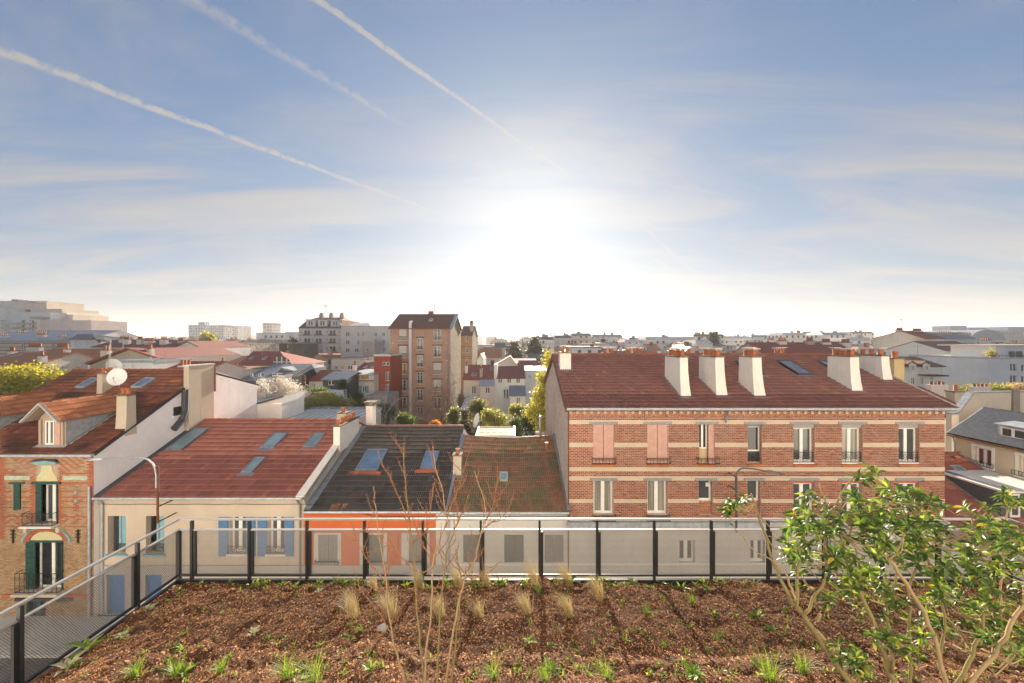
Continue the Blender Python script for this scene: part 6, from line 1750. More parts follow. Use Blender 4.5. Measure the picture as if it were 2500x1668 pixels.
for (a, c, t, Y, mi), nm in zip(sky_blocks, names):
    h = thing('skyline_block', '%s on the skyline over the %s' % (nm, 'left of the brick roof' if a < 1640 else 'right of the brick roof'), 'building', (X_((a + c) / 2, Y), Y, 0), 'skyline blocks behind the brick house')
    x0, x1, zt = X_(a, Y), X_(c, Y), Z_(t, Y)
    MB().box(x0, x1, Y, Y + 13, 0, zt - 1.2).build('wall', fw[mi], h)
    b = MB(); b.add([(x0 - .2, Y - .2, zt - 1.2), (x1 + .2, Y - .2, zt - 1.2), (x1 + .2, Y + 13.2, zt - 1.2), (x0 - .2, Y + 13.2, zt - 1.2), (x0 + .6, Y + 2, zt + .3), (x1 - .6, Y + 2, zt + .3), (x1 - .6, Y + 11, zt + .3), (x0 + .6, Y + 11, zt + .3)], [(0, 1, 5, 4), (1, 2, 6, 5), (2, 3, 7, 6), (3, 0, 4, 7), (4, 5, 6, 7)])
    b.build('roof', (zinc, slate, zinc_pale, w_lightgrey)[hash(nm) % 4 if False else len(nm) % 4], h)
    for k in range(random.randint(2, 4)):
        xx = random.uniform(x0 + 1, x1 - 2)
        MB().box(xx, xx + random.uniform(.8, 1.8), Y + 3, Y + 4.2, zt - 1, zt + random.uniform(.9, 2.0)).build('chimney', random.choice((stack_white, terracotta, stack_mat)), h)
    if (x1 - x0) > 9 and mi < 2:
        for k in range(3):
            MB().box(x0 + .6, x1 - .6, Y - .7, Y - .01, zt - 3.4 - 3 * k, zt - 3.25 - 3 * k).build('balcony_slab', w_taupe, h)
# the town out to the horizon: single houses and blocks, smaller and smaller
rb = random.Random(31)
cnt = 0
for Y, n_, tmin, tmax in ((110, 26, 842, 868), (140, 34, 838, 856), (185, 38, 832, 848), (250, 40, 828, 842), (340, 40, 825, 836), (470, 40, 823.5, 832), (650, 38, 823, 829), (900, 36, 822.5, 827)):
    for i in range(n_):
        px = -120 + 2740 * (i + rb.uniform(.1, .9)) / n_
        if Y < 130 and (820 < px < 960): continue
        t = rb.uniform(tmin, tmax)
        if px < 240: t += 4
        wpx = rb.uniform(26, 80) * (110 / Y) ** .45
        y = Y * rb.uniform(.92, 1.12)
        x0, x1 = X_(px - wpx / 2, y), X_(px + wpx / 2, y)
        zt = Z_(t, y)
        d = rb.uniform(9, 14)
        gable = rb.random() < .6
        h = thing('town_house' if gable else 'town_block', 'small distant house with a pitched roof in the sea of roofs' if gable else 'small distant flat topped block in the sea of roofs', 'house' if gable else 'building', ((x0 + x1) / 2, y, 0), 'distant houses of the town' if gable else 'distant blocks of the town')
        m_ = rb.choice(fw); rm = rb.choice((far_red, far_red, far_maroon, far_brown, far_orange, far_orange, zinc, slate, zinc_pale))
        where = next(t_ for lim, t_ in ((240, 'beyond the old tiled roof'), (600, 'left of the mansard apartment house'), (960, 'behind the mansard apartment house'), (1330, 'right of the tall brick block'), (1620, 'above the first stacks'), (1900, 'above the middle of the brick roof'), (2200, 'above the last stacks'), (9999, 'at the right')) if px < lim)
        far = next(t_ for lim, t_ in ((130, 'nearest'), (170, 'near'), (230, 'middling'), (300, 'farther'), (420, 'far'), (600, 'very far'), (9999, 'hazy far')) if Y < lim)
        h['label'] = '%s %s %s with %s, %s' % (far, {'far_wall_cream': 'cream', 'far_wall_white': 'white', 'far_wall_grey': 'grey', 'far_wall_brown': 'tan', 'far_wall_blue': 'blue-grey'}[m_.name], 'house' if gable else 'block', ('%s roof' % {'far_red_tiles': 'red', 'far_maroon_tiles': 'maroon', 'far_brown_tiles': 'brown', 'far_orange_tiles': 'orange', 'weathered_zinc': 'zinc', 'blue_slate': 'slate', 'pale_zinc': 'pale zinc'}[rm.name]) if gable else 'flat roof', where)
        if gable:
            ze = zt - rb.uniform(1.6, 3)
            b = MB().box(x0, x1, y, y + d, 0, ze)
            if rb.random() < .3:
                xa = (x0 + x1) / 2
                b.quad((x0, y, ze), (x1, y, ze), (xa, y, zt)); r = MB().slab([(x0 - .3, y + d, ze), (x0 - .3, y - .3, ze), (xa, y - .3, zt + .1), (xa, y + d, zt + .1)], .15).slab([(xa, y + d, zt + .1), (xa, y - .3, zt + .1), (x1 + .3, y - .3, ze), (x1 + .3, y + d, ze)], .15)
            else:
                for x in (x0, x1): b.quad((x, y, ze), (x, y + d, ze), (x, y + d / 2, zt))
                r = MB().slab([(x0 - .3, y - .3, ze), (x1 + .3, y - .3, ze), (x1 + .3, y + d / 2, zt + .1), (x0 - .3, y + d / 2, zt + .1)], .15).slab([(x1 + .3, y + d + .3, ze), (x0 - .3, y + d + .3, ze), (x0 - .3, y + d / 2, zt + .1), (x1 + .3, y + d / 2, zt + .1)], .15)
            r.build('roof', rm, h)
        else:
            b = MB().box(x0, x1, y, y + d, 0, zt)
            MB().box(x0 - .15, x1 + .15, y - .15, y + d + .15, zt, zt + .4).build('roof', rb.choice(fr_), h)
        b.build('wall', m_, h)
        for k in range(rb.randint(1, 3)):
            xx = rb.uniform(x0 + .5, x1 - 1.2)
            MB().box(xx, xx + .8 + Y * .002, y + d * .35, y + d * .35 + .8, zt - 2, zt + rb.uniform(.5, 1.2) + Y * .002).build('chimney', rb.choice((stack_white, terracotta, stack_mat)), h)
        cnt += 1
# wooded hills on the horizon
m, n = mat('wooded_hill', .95)
n.put(n.b.inputs['Base Color'], n.mix(n.noise(n.pos, .03, 5), (.035, .045, .025), (.09, .09, .05)))
vs, fs = [], []
K = 220
for j in range(9):
    for i in range(K + 1):
        x = -3400 + 6800 * i / K
        y = 1500 + j * 130
        env = 50 * math.exp(-((x + 900) / 620) ** 2) + 30 * math.exp(-((x + 1900) / 700) ** 2) + 26 * math.exp(-((x - 150) / 900) ** 2) + 30 * math.exp(-((x - 2000) / 900) ** 2)
        z = env * math.sin(math.pi * min(1, j / 8 + .08)) ** .8 + 7 * mnoise.noise((x * .012, y * .012, 2)) + 5 * mnoise.noise((x * .05, y * .05, 5))
        vs.append((x, y, z if 0 < j < 8 else -2))
fs = [(j * (K + 1) + i, j * (K + 1) + i + 1, (j + 1) * (K + 1) + i + 1, (j + 1) * (K + 1) + i) for j in range(8) for i in range(K)]
MB().add(vs, fs).build('hills', m, None, 'structure', True)
for i in range(26):
    px = rb.uniform(-40, 2540); Y = rb.uniform(1350, 1480)
    h = thing('horizon_block', 'tiny pale block on the far horizon', 'building', (X_(px, Y), Y, 0), 'blocks on the far horizon')
    wd = rb.uniform(10, 40); zt = Z_(rb.uniform(818, 826), Y)
    MB().box(X_(px, Y), X_(px, Y) + wd, Y, Y + 20, 0, zt).build('wall', rb.choice(fw), h)
    MB().box(X_(px, Y) + wd * .3, X_(px, Y) + wd * .6, Y + 5, Y + 10, zt, zt + 3).build('rooftop', w_lightgrey, h)

# aerials on the roofs
for (px, py, Y, hh), lab in (((300, 855, 50, 2.2), 'thin aerial above the streaked beige gable'), ((640, 858, 57, 2.0), 'thin aerial above the steep red hip roof'), ((1140, 893, 60, 2.4), 'thin aerial on the cream house right of the tall block'), ((2200, 808, 102, 3.4), 'aerial on the tall beige gable'), ((2240, 872, 66, 2.2), 'aerial above the white dormer house'), ((1990, 838, 66, 2.4), 'aerial on the bright red roof behind the brick house'), ((795, 772, 132, 4.0), 'aerial on the mansard apartment house')):
    c = P(px, py, Y)
    r = thing('roof_antenna', lab, 'antenna', c)
    MB().tube([c - V((0, 0, .6)), c + V((0, 0, hh))], .02 + Y * .0002, 5).build('mast', lamp_grey, r)
    b = MB()
    b.tube([c + V((-.7, 0, hh * .9)), c + V((.7, .2, hh * .9))], .015 + Y * .00015, 4)
    for k in range(5): b.tube([c + V((-.6 + .3 * k, 0, hh * .9 - .28)), c + V((-.6 + .3 * k, .1, hh * .9 + .28))], .01 + Y * .00012, 4)
    b.build('aerial', lamp_grey, r)
# cables slung along the low fronts
cab = thing('facade_cable', 'dark cable slung along the cream and orange house fronts', 'cable', (c0, YC - .05, cez - .3))
pts = [V((c0 + (m1 - c0) * i / 24, YC - .09, (cez - .42) - max(0, min(1, (i - 12) / 2)) * .62 - .03 * math.sin(i * 1.3) ** 2)) for i in range(25)]
MB().tube(pts, .012, 4).build('cable_run', iron, cab)

# ------------------------------------------------------------------ plants
bark = plaster('bark', (.16, .12, .085), .3, scale=6)
bark_moss = plaster('mossy_bark', (.20, .165, .07), .35, scale=8)
bark_red = plaster('reddish_twig_bark', (.24, .115, .06), .25, scale=8)
bark_tan = plaster('tan_cut_stem', (.30, .22, .12), .25, scale=8)
lf_yellow = leafmat('spring_yellow_leaves', (.22, .22, .035), (.36, .36, .05), (.50, .46, .10))
lf_green = leafmat('garden_green_leaves', (.05, .085, .02), (.09, .14, .035), (.17, .21, .06))
lf_dark = leafmat('dark_evergreen_leaves', (.02, .04, .018), (.04, .065, .025), (.07, .10, .035), .25)
lf_olive = leafmat('olive_leaves', (.07, .085, .04), (.14, .15, .06), (.24, .23, .10))
lf_pale = leafmat('pale_yellow_green_leaves', (.17, .19, .06), (.29, .30, .10), (.42, .40, .17))
lf_blossom = leafmat('white_blossom', (.62, .56, .48), (.76, .71, .64), (.82, .78, .72), .35, tint=(1.0, .97, .92))
lf_cedar = leafmat('cedar_needles', (.035, .035, .025), (.055, .05, .035), (.08, .07, .05), .2)
lf_orange = leafmat('orange_flowers', (.45, .16, .03), (.60, .26, .05), (.65, .38, .10))
LEAF_V = [(0, 0, 0), (.5, -.32, .06), (1, 0, 0), (.5, .32, .06)]
LEAF_F = [(0, 1, 2, 3)]
def cloud_leaves(ells, n, size, clump=.35, shell=.55):
    """leaf frames scattered in clumps through ellipsoids (centre, radii)"""
    vol = np.array([e[1][0] * e[1][1] * e[1][2] for e in ells]) ** .7
    pick = rng.choice(len(ells), n // 14 + 1, p=vol / vol.sum())
    d = rng.normal(size=(len(pick), 3)); d /= np.linalg.norm(d, axis=1)[:, None]
    rr = shell + (1 - shell) * rng.random(len(pick)) ** .6
    c = np.array([ells[i][0] for i in pick]) + d * rr[:, None] * np.array([ells[i][1] for i in pick])
    cl = np.repeat(c, 14, 0)[:n]
    pos = cl + rng.normal(size=(n, 3)) * clump
    s = size * rng.uniform(.6, 1.3, n)
    return frames(pos, rng.uniform(0, 6.28, n), rng.normal(0, .6, n), rng.normal(0, .7, n), s, s, s)
def branchy(b, p, d, L, r, depth, spread=.55, droop=0.0, rs=random, tips=None):
    p = V(p); d = V(d).normalized()
    k = 3
    pts, rad = [p.copy()], [r]
    for i in range(k):
        d = (d + V((rs.gauss(0, .13), rs.gauss(0, .13), rs.gauss(0, .10) - droop))).normalized()
        p = p + d * L / k
        pts.append(p.copy()); rad.append(r * (1 - .4 * (i + 1) / k))
    b.tube(pts, rad, 5 if depth > 1 else 4, False)
    if depth <= 0:
        if tips is not None: tips.append((p.copy(), d.copy()))
        return
    for i in range(rs.choice((2, 3, 3))):
        nd = (d + V((rs.gauss(0, spread), rs.gauss(0, spread), rs.gauss(.1, spread * .7)))).normalized()
        q = pts[-1] if i == 0 else pts[rs.choice((1, 2, 3))]
        branchy(b, q, nd, L * rs.uniform(.6, .82), r * .58, depth - 1, spread, droop, rs, tips)
def tree(name, label, base, ells, m, n, size, clump=.35, shell=.5, trunk=.18, bm=None, cat='tree', branches=3, limbs=7):
    base = V(base)
    root = thing(name, label, cat, base)
    top = V(ells[0][0])
    b = MB()
    b.tube([base, base.lerp(top, .5) + V((.1, .05, 0)), top], [trunk, trunk * .75, trunk * .35], 7)
    for i in range(limbs):
        e = random.choice(ells)
        q = V(e[0]) + V([random.uniform(-.7, .7) * r for r in e[1]])
        s = base.lerp(top, random.uniform(.45, .9))
        b.tube([s, s.lerp(q, .5) + V((0, 0, .1)), q], [trunk * .35, trunk * .22, trunk * .08], 5)
    b.build('trunk', bm or bark, root)
    bulk('crown', LEAF_V, LEAF_F, cloud_leaves(ells, n, size, clump, shell), m, root)
    return root
def ball(px, py, Y, rx, rz, ry=None):
    c = P(px, py, Y)
    return (tuple(c), (rx * Y / F, (ry or rx) * Y / F, rz * Y / F))
def gb(px, Y): return (X_(px, Y), Y, 0)
tree('yellow_green_tree', 'broad tree with fresh yellow-green leaves left of the old tiled roof', gb(60, 38), [ball(-20, 940, 38, 70, 42), ball(70, 925, 38, 60, 32), ball(130, 935, 38, 45, 26), ball(40, 975, 37, 90, 40)], lf_yellow, 16000, .30, .30, .3, .3)
tree('blossom_tree', 'tree covered in white blossom in the gardens', gb(700, 40), [ball(700, 962, 40, 46, 30), ball(690, 945, 40, 26, 20), ball(735, 985, 40, 40, 26), ball(665, 975, 40, 28, 20)], lf_blossom, 9000, .17, .22, .2, .16)
tree('blossom_tree', 'small blossoming tree peeping past the white party wall', gb(640, 37), [ball(637, 945, 37, 18, 18), ball(640, 970, 37, 22, 26)], lf_blossom, 2200, .16, .2, .2, .1)
for i, (px, py, Y, rx, rz, m_, lab) in enumerate([(800, 975, 43, 28, 20, lf_yellow, 'bright yellow-green bush right of the blossom tree'), (765, 985, 40, 44, 22, lf_pale, 'straggly pale shrub in front of the blossom tree'), (705, 1003, 37, 34, 18, lf_olive, 'low olive shrub above the pale metal roof'), (835, 985, 42, 38, 22, lf_pale, 'loose pale shrub below the cream villa'), (885, 992, 41, 34, 22, lf_olive, 'olive shrub behind the hooded chimney'),
        (872, 972, 47, 16, 13, lf_dark, 'dark clipped round bush before the cream villa'), (836, 938, 49, 9, 16, lf_dark, 'dark columnar shrub by the zinc mansard'), (775, 955, 46, 34, 7, lf_green, 'green planting on the garden terrace'),
        (992, 1026, 37, 27, 17, lf_green, 'bright green rounded bush below the tall brown block'), (1110, 1016, 37, 17, 26, lf_olive, 'upright conical shrub at the foot of the flint wall'), (1170, 995, 42, 34, 28, lf_olive, 'tall dark olive shrub by the conservatory'), (1207, 1026, 38, 42, 26, lf_pale, 'broad yellowish shrub above the lean-to roof'),
        (1262, 1002, 44, 22, 18, lf_pale, 'light rounded shrub before the white house'), (1300, 1022, 41, 48, 42, lf_dark, 'large dark evergreen beside the rubble gable'), (1258, 1040, 38, 14, 20, lf_green, 'small green shrub beside the large evergreen'), (945, 1000, 46, 24, 16, lf_green, 'leafy hedge below the red house'), (1063, 1038, 36, 12, 4, lf_orange, 'orange flowering shrub below the tall block'), (1125, 985, 56, 8, 26, lf_dark, 'ivy strip climbing beside the flint wall')]):
    c = P(px, py, Y); r1_, r2_ = rx * Y / F, rz * Y / F
    ells = [(tuple(c), (r1_ * .8, r1_ * .7, r2_ * .8))] + [((c.x + random.uniform(-.5, .5) * r1_, c.y + random.uniform(-.5, .3) * r1_, c.z + random.uniform(-.4, .5) * r2_), (r1_ * .5, r1_ * .5, r2_ * .5)) for _ in range(5)] + [((c.x, c.y, c.z - r2_ * 1.1), (r1_ * .9, r1_ * .6, r2_ * .9))]
    tree('shrub', lab, (c.x, c.y, 0), ells, m_, int(2200 + rx * rz * 3), .17 if m_ is not lf_dark else .15, .16, .25, .08, cat='shrub', limbs=6)
tree('yellow_green_tree', 'slender tree with drooping bright yellow-green foliage beside the rubble gable', gb(1325, 37), [ball(1338, 880, 37, 10, 26), ball(1330, 925, 37, 18, 26), ball(1322, 965, 37, 26, 24), ball(1318, 1005, 37, 34, 26), ball(1335, 1040, 37, 30, 20)], lf_yellow, 9000, .2, .24, .15, .16, limbs=14)
tree('yellow_green_tree', 'distant rounded yellow-green tree below the high-rises', gb(506, 165), [ball(506, 829, 165, 15, 14), ball(500, 836, 165, 12, 9), ball(514, 836, 165, 11, 9)], lf_yellow, 2600, 1.1, .6, .3, .3)
for px, py, Y, w_, lab in ((1256, 860, 125, 22, 'dark spreading cedar with a pointed top'), (1305, 850, 130, 24, 'dark rounded cedar beside the pointed one'), (1742, 834, 160, 18, 'cedar on the skyline over the brick house')):
    ells = [ball(px, py - 18 + 7 * k, Y, w_ * (.35 + .13 * k), 4.5) for k in range(6)]
    tree('cedar_tree', lab, gb(px, Y), ells, lf_cedar, 4200, .75, .45, .1, .4)
tree('fir_tree', 'dark fir squeezed against the pale apartment house', gb(718, 112), [ball(718, 835 + 14 * k, 112, 5 + 2.2 * k, 9) for k in range(5)], lf_dark, 3200, .6, .35, .2, .3)
for px, py, Y, rx, lab in ((2380, 952, 46, 26, 'garden greenery beside the pink stack'), (2440, 948, 47, 28, 'light green shrubs behind the concrete wall'), (2492, 945, 49, 24, 'bare pinkish shrub behind the concrete wall end'), (2458, 862, 59, 14, 'potted shrub on the pale blue roof terrace')):
    if px == 2458:
        c = P(px, py, Y)
        r_ = thing('potted_shrub', lab, 'shrub', (c.x, 60.8, Z_(876, 60) + .06)); bulk('crown', LEAF_V, LEAF_F, cloud_leaves([((c.x, 60.8, c.z), (.9, .7, .6))], 900, .16, .12, .2), lf_pale, r_); MB().lathe((c.x, 60.8, Z_(876, 60) + .06), [(.3, 0), (.4, .5)], 10).build('pot', terracotta, r_)
    else:
        tree('shrub', lab, gb(px, Y), [ball(px, py, Y, rx, 9), ball(px - 10, py + 5, Y, rx, 12)], lf_pale if px < 2480 else leafmat('pink_buds', (.30, .22, .18), (.42, .32, .27), (.5, .4, .34)), 2200, .18, .2, .2, .08, cat='shrub')
def bare(name, label, px, Y, top, w_, m_, depth=4, seed=1, n=1):
    rs = random.Random(seed)
    base = V(gb(px, Y)); zt = Z_(top, Y)
    root = thing(name, label, 'tree', base)
    b = MB()
    L = zt * .42
    for i in range(n):
        branchy(b, base + V((rs.uniform(-.3, .3), 0, 0)), (rs.gauss(0, .12), rs.gauss(0, .12), 1), L, .05 + .016 * L, depth, w_, 0, rs)
    b.build('branches', m_, root)
bark_pale = plaster('birch_bark', (.45, .40, .36), .3)
bark_brown = plaster('brown_twigs', (.22, .15, .12), .2)
bare('bare_tree', 'slim bare birch with pale stems left of the tall brown block', 955, 40, 955, .35, bark_pale, 4, 3, 2)
bare('bare_tree', 'bushy bare brown tree in front of the tall brown block', 1065, 42, 940, .5, bark_brown, 5, 8, 4)
bare('bare_tree', 'second bare tree before the right edge of the tall block', 1088, 44, 950, .5, bark_brown, 5, 12, 2)
bare('bare_tree', 'bare tree behind the old tiled roof beside the beige gable', 200, 42, 870, .5, bark_brown, 5, 5, 2)
for i, px in enumerate((612, 640, 668, 690)):
    bare('bare_tree', 'bare tree before the dark brick block, %s from the left' % ('first', 'second', 'third', 'fourth')[i], px, 84, 838 + 3 * (i % 2), .5, bark_brown, 5, 20 + i, 2)

# ------------------------------------------------------------------ the evergreen shrub in the foreground
BIG_V = [(0, 0, 0), (.28, -.14, .08), (.62, -.17, .06), (1.0, 0, -.17), (.62, .17, .06), (.28, .14, .08), (.3, 0, .02), (.64, 0, -.02)]
BIG_F = [(0, 1, 6), (0, 6, 5), (1, 2, 7, 6), (6, 7, 4, 5), (2, 3, 7), (7, 3, 4)]
shrub_leaf = leafmat('glossy_shrub_leaves', (.04, .08, .032), (.085, .14, .042), (.24, .30, .07), .52, .42, .32, tint=(1.75, 1.7, .6))
shrub_old = leafmat('yellowed_shrub_leaves', (.45, .36, .05), (.60, .46, .06), (.60, .25, .05), .45)
YS = 3.75
es = thing('evergreen_shrub', 'large leafy evergreen shrub with mossy stems in the right foreground', 'shrub', (X_(2200, 3.4), 3.4, soil_z(X_(2200, 3.4), 3.4)))
def pth(pts, Y0=YS, dY=0.0):
    k = len(pts) - 1
    return [P(a, c, Y0 + dY * i / k) for i, (a, c) in enumerate(pts)]
stems = [
    ([(2105, 1720), (2077, 1668), (2015, 1582), (1972, 1517), (1954, 1491), (1935, 1477), (1903, 1408), (1888, 1368), (1859, 1281), (1834, 1205)], 3.55, .35, .052, .010, bark_moss),
    ([(1945, 1488), (1946, 1426), (1950, 1368), (1959, 1314), (1957, 1281), (1966, 1225)], 3.68, .1, .022, .008, bark_moss),
    ([(1968, 1505), (2000, 1448), (2019, 1400), (2012, 1330), (2030, 1250), (2060, 1190), (2090, 1160)], 3.65, .2, .024, .007, bark_moss),
    ([(1888, 1368), (1920, 1400), (1935, 1440), (1942, 1470)], 3.75, -.05, .010, .014, bark_tan),
    ([(1888, 1370), (1850, 1350), (1825, 1330), (1814, 1310)], 3.75, .1, .009, .004, bark_tan),
    ([(2185, 1730), (2178, 1668), (2172, 1636), (2146, 1571), (2117, 1480), (2098, 1444), (2070, 1380), (2052, 1300), (2045, 1240)], 3.5, .3, .045, .010, bark_moss),
    ([(2180, 1650), (2170, 1535), (2167, 1480), (2180, 1420), (2200, 1340)], 3.52, .3, .022, .009, bark_moss),
    ([(2226, 1730), (2222, 1668), (2219, 1560), (2217, 1498), (2220, 1430), (2238, 1380), (2260, 1310)], 3.55, .25, .024, .010, bark_moss),
    ([(2330, 1730), (2305, 1668), (2280, 1553), (2236, 1462), (2200, 1405), (2167, 1366)], 3.4, .2, .034, .016, bark_tan),
    ([(2320, 1720), (2334, 1668), (2377, 1600), (2396, 1535), (2402, 1480), (2385, 1420), (2375, 1350)], 3.5, .25, .030, .010, bark_moss),
    ([(2330, 1740), (2363, 1668), (2428, 1600), (2461, 1535), (2490, 1480), (2530, 1400)], 3.45, .25, .034, .014, bark_tan),
    ([(2290, 1640), (2305, 1535), (2300, 1440), (2270, 1380), (2240, 1310), (2215, 1265)], 3.6, .3, .020, .007, bark_moss),
    ([(2440, 1500), (2445, 1420), (2452, 1340), (2455, 1280), (2462, 1230)], 3.7, .1, .014, .006, bark_tan),
    ([(2372, 1400), (2375, 1330), (2372, 1260)], 3.9, .1, .010, .007, bark_tan), ([(2110, 1460), (2090, 1340), (2040, 1290), (2022, 1240), (2000, 1180)], 3.7, .2, .016, .006, bark_tan)]
nodes_ = []
for pts, Y0, dY, ra, rb_, m_ in stems:
    q = pth(pts, Y0, dY)
    k = len(q) - 1
    fine = []
    for i in range(k):
        for s in range(3):
            fine.append(q[i].lerp(q[i + 1], s / 3) + V((random.gauss(0, .006), random.gauss(0, .01), random.gauss(0, .006))))
    fine.append(q[-1])
    ra *= .62
    rads = [ra + (rb_ - ra) * i / (len(fine) - 1) for i in range(len(fine))]
    MB().tube(fine, rads, 8).build('stem', m_, es, smooth=True)
    nodes_ += [(p, r) for p, r in zip(fine, rads) if r < .03]
for px, py, a, c in ((2012, 1560, 1995, 1540), (1995, 1515, 2003, 1500), (2030, 1600, 2045, 1585)):
    MB().tube([P(px, py, 3.55), P(a, c, 3.5)], [.016, .013], 7).build('stub', bark_tan, es)
def blob(n, cx, cy, rx, ry, Y=YS, dY=.35):
    out = []
    while len(out) < n:
        a, c = random.uniform(-1, 1), random.uniform(-1, 1)
        if a * a + c * c < 1: out.append(P(cx + a * rx, cy + c * ry, Y + random.uniform(-dY, dY)))
    return out
ros = blob(50, 2105, 1330, 200, 75) + blob(34, 2130, 1420, 170, 80) + blob(34, 2030, 1250, 130, 55) + blob(34, 2180, 1245, 120, 55) + blob(20, 2230, 1300, 100, 65) + blob(36, 2390, 1420, 120, 85) + blob(32, 2440, 1330, 85, 60) + blob(24, 2340, 1520, 130, 70) + blob(18, 2460, 1560, 60, 70) + blob(5, 1782, 1232, 22, 18, 3.9, .1) + blob(2, 1810, 1215, 10, 15, 3.9, .1) + blob(6, 2110, 1155, 32, 18, 3.85, .1) + blob(6, 2465, 1215, 28, 16, 3.8, .1) + blob(6, 2080, 1590, 48, 36, 3.5, .1) + blob(8, 2240, 1215, 40, 20, 3.8, .1) + blob(8, 1960, 1345, 40, 50) + blob(6, 2190, 1570, 60, 40, 3.5, .1) + blob(6, 2390, 1260, 60, 30)
lm, om = [], []
for t in ros:
    p, r = min(nodes_, key=lambda q: (q[0] - t).length + max(0, (q[0].z - t.z)) * .8)
    mid = p.lerp(t, .5) + V((random.gauss(0, .03), random.gauss(0, .03), -.04 - .1 * (t - p).length))
    MB().tube([p, mid, t], [min(.009, r), .006, .0045], 5, False).build('twig', bark_tan, es)
    ax = ((t - mid).normalized() * .7 + V((random.gauss(-.25, .2), random.gauss(0, .25), .75))).normalized()
    s = ax.cross(V((0, 1, .1))).normalized(); u = s.cross(ax)
    for k in range(random.randint(9, 14)):
        th_ = k * 2.4 + random.random()
        lift = random.uniform(-.35, .75)
        d = (s * math.cos(th_) + u * math.sin(th_) + ax * lift + V((-.18, 0, 0))).normalized()
        side = d.cross(ax).normalized() if d.cross(ax).length > .05 else s
        side = (side + V((random.gauss(0, .25), random.gauss(0, .25), random.gauss(0, .25)))).normalized()
        nn = side.cross(d).normalized(); side = d.cross(nn)
        L = random.uniform(.065, .115)
        o = t + ax * random.uniform(-.07, .02)
        M_ = [[d.x * L, side.x * L, nn.x * L, o.x], [d.y * L, side.y * L, nn.y * L, o.y], [d.z * L, side.z * L, nn.z * L, o.z], [0, 0, 0, 1]]
        (om if random.random() < .012 else lm).append(M_)
pieces('leaf', 'leaves', BIG_V, BIG_F, lm, shrub_leaf, es, 290)
bulk('yellowed_leaves', BIG_V, BIG_F, om, shrub_old, es)

# ------------------------------------------------------------------ the bare budding shrub in the middle
bs = thing('bare_shrub', 'multi-stemmed bare shrub with red-brown budding twigs in the centre foreground', 'shrub', (X_(1040, 3.85), 3.85, soil_z(X_(1040, 3.85), 3.85)))
bst = [[(1000, 1720), (988, 1668), (970, 1598), (958, 1553), (946, 1485), (943, 1419), (938, 1380), (925, 1310), (916, 1240), (912, 1187)],
       [(1037, 1720), (1035, 1668), (1026, 1568), (1018, 1494), (1013, 1395), (1004, 1331), (1001, 1277), (993, 1203), (986, 1130), (984, 1082)],
       [(1038, 1720), (1037, 1668), (1039, 1598), (1053, 1479), (1056, 1389), (1062, 1350), (1078, 1309), (1092, 1265), (1082, 1203), (1066, 1150), (1056, 1090)],
       [(1064, 1720), (1067, 1668), (1074, 1508), (1083, 1404), (1089, 1357), (1107, 1300), (1122, 1265), (1135, 1240)],
       [(1082, 1720), (1088, 1668), (1107, 1538), (1125, 1449), (1137, 1404), (1157, 1371), (1168, 1330), (1176, 1290), (1190, 1262), (1176, 1200), (1158, 1150)],
       [(1098, 1720), (1101, 1668), (1114, 1570), (1122, 1470), (1128, 1420), (1120, 1380), (1112, 1340)],
       [(1001, 1277), (975, 1220), (950, 1160), (930, 1135)], [(1092, 1262), (1110, 1215), (1130, 1165), (1136, 1130)], [(1013, 1395), (990, 1370), (950, 1330), (905, 1302), (875, 1290)],
       [(943, 1420), (915, 1390), (885, 1350), (868, 1310), (864, 1280)], [(958, 1553), (930, 1500), (900, 1465), (880, 1440)], [(1128, 1430), (1160, 1410), (1190, 1390), (1225, 1370)], [(985, 1665), (965, 1620), (935, 1610), (918, 1580), (925, 1550)],
       [(1188, 1265), (1205, 1230), (1212, 1190), (1220, 1160)], [(1176, 1295), (1200, 1275), (1230, 1262), (1245, 1235)], [(1004, 1331), (1040, 1300), (1052, 1240), (1060, 1180)], [(1053, 1365), (1030, 1330), (1020, 1290), (1022, 1240)], [(940, 1400), (968, 1360), (975, 1330)], [(1056, 1389), (1030, 1400), (1010, 1390)]]
rs = random.Random(4)
buds = []
for si, pts in enumerate(bst):
    Y0 = 3.85 + rs.uniform(-.12, .15)
    q = pth(pts, Y0, rs.uniform(-.1, .3))
    main = si < 6
    fine = [q[i].lerp(q[i + 1], s / 3) + V((rs.gauss(0, .004), rs.gauss(0, .006), rs.gauss(0, .004))) for i in range(len(q) - 1) for s in range(3)] + [q[-1]]
    ra, rb_ = (.0145, .0035) if main else (.006, .0026)
    MB().tube(fine, [ra + (rb_ - ra) * (i / (len(fine) - 1)) ** .8 for i in range(len(fine))], 6).build('stem', bark_moss if main and si % 2 else (bark_tan if main else bark_red), bs, smooth=True)
    lo_ = 9 if main else 2
    for i in range(lo_, len(fine) - 1):
        for _ in range(2):
            buds.append(fine[i] + V((rs.gauss(0, .006), rs.gauss(0, .006), rs.gauss(0, .012))))
        if rs.random() < (.75 if main else .6):
            d0 = (fine[i + 1] - fine[i]).normalized()
            d = (d0 + V((rs.gauss(0, .9), rs.gauss(0, .5), rs.gauss(.1, .35)))).normalized()
            L = rs.uniform(.08, .30)
            a = fine[i]; tw = [a]
            for k in range(4):
                d = (d + V((0, 0, .22)) + V((rs.gauss(0, .12), rs.gauss(0, .12), 0))).normalized()
                a = a + d * L / 4; tw.append(a.copy())
                for _ in range(2): buds.append(a + V((rs.gauss(0, .006), rs.gauss(0, .006), rs.gauss(0, .008))))
            MB().tube(tw, [.0045, .004, .0035, .003, .002], 4, False).build('twig', bark_red, bs)
k = len(buds)
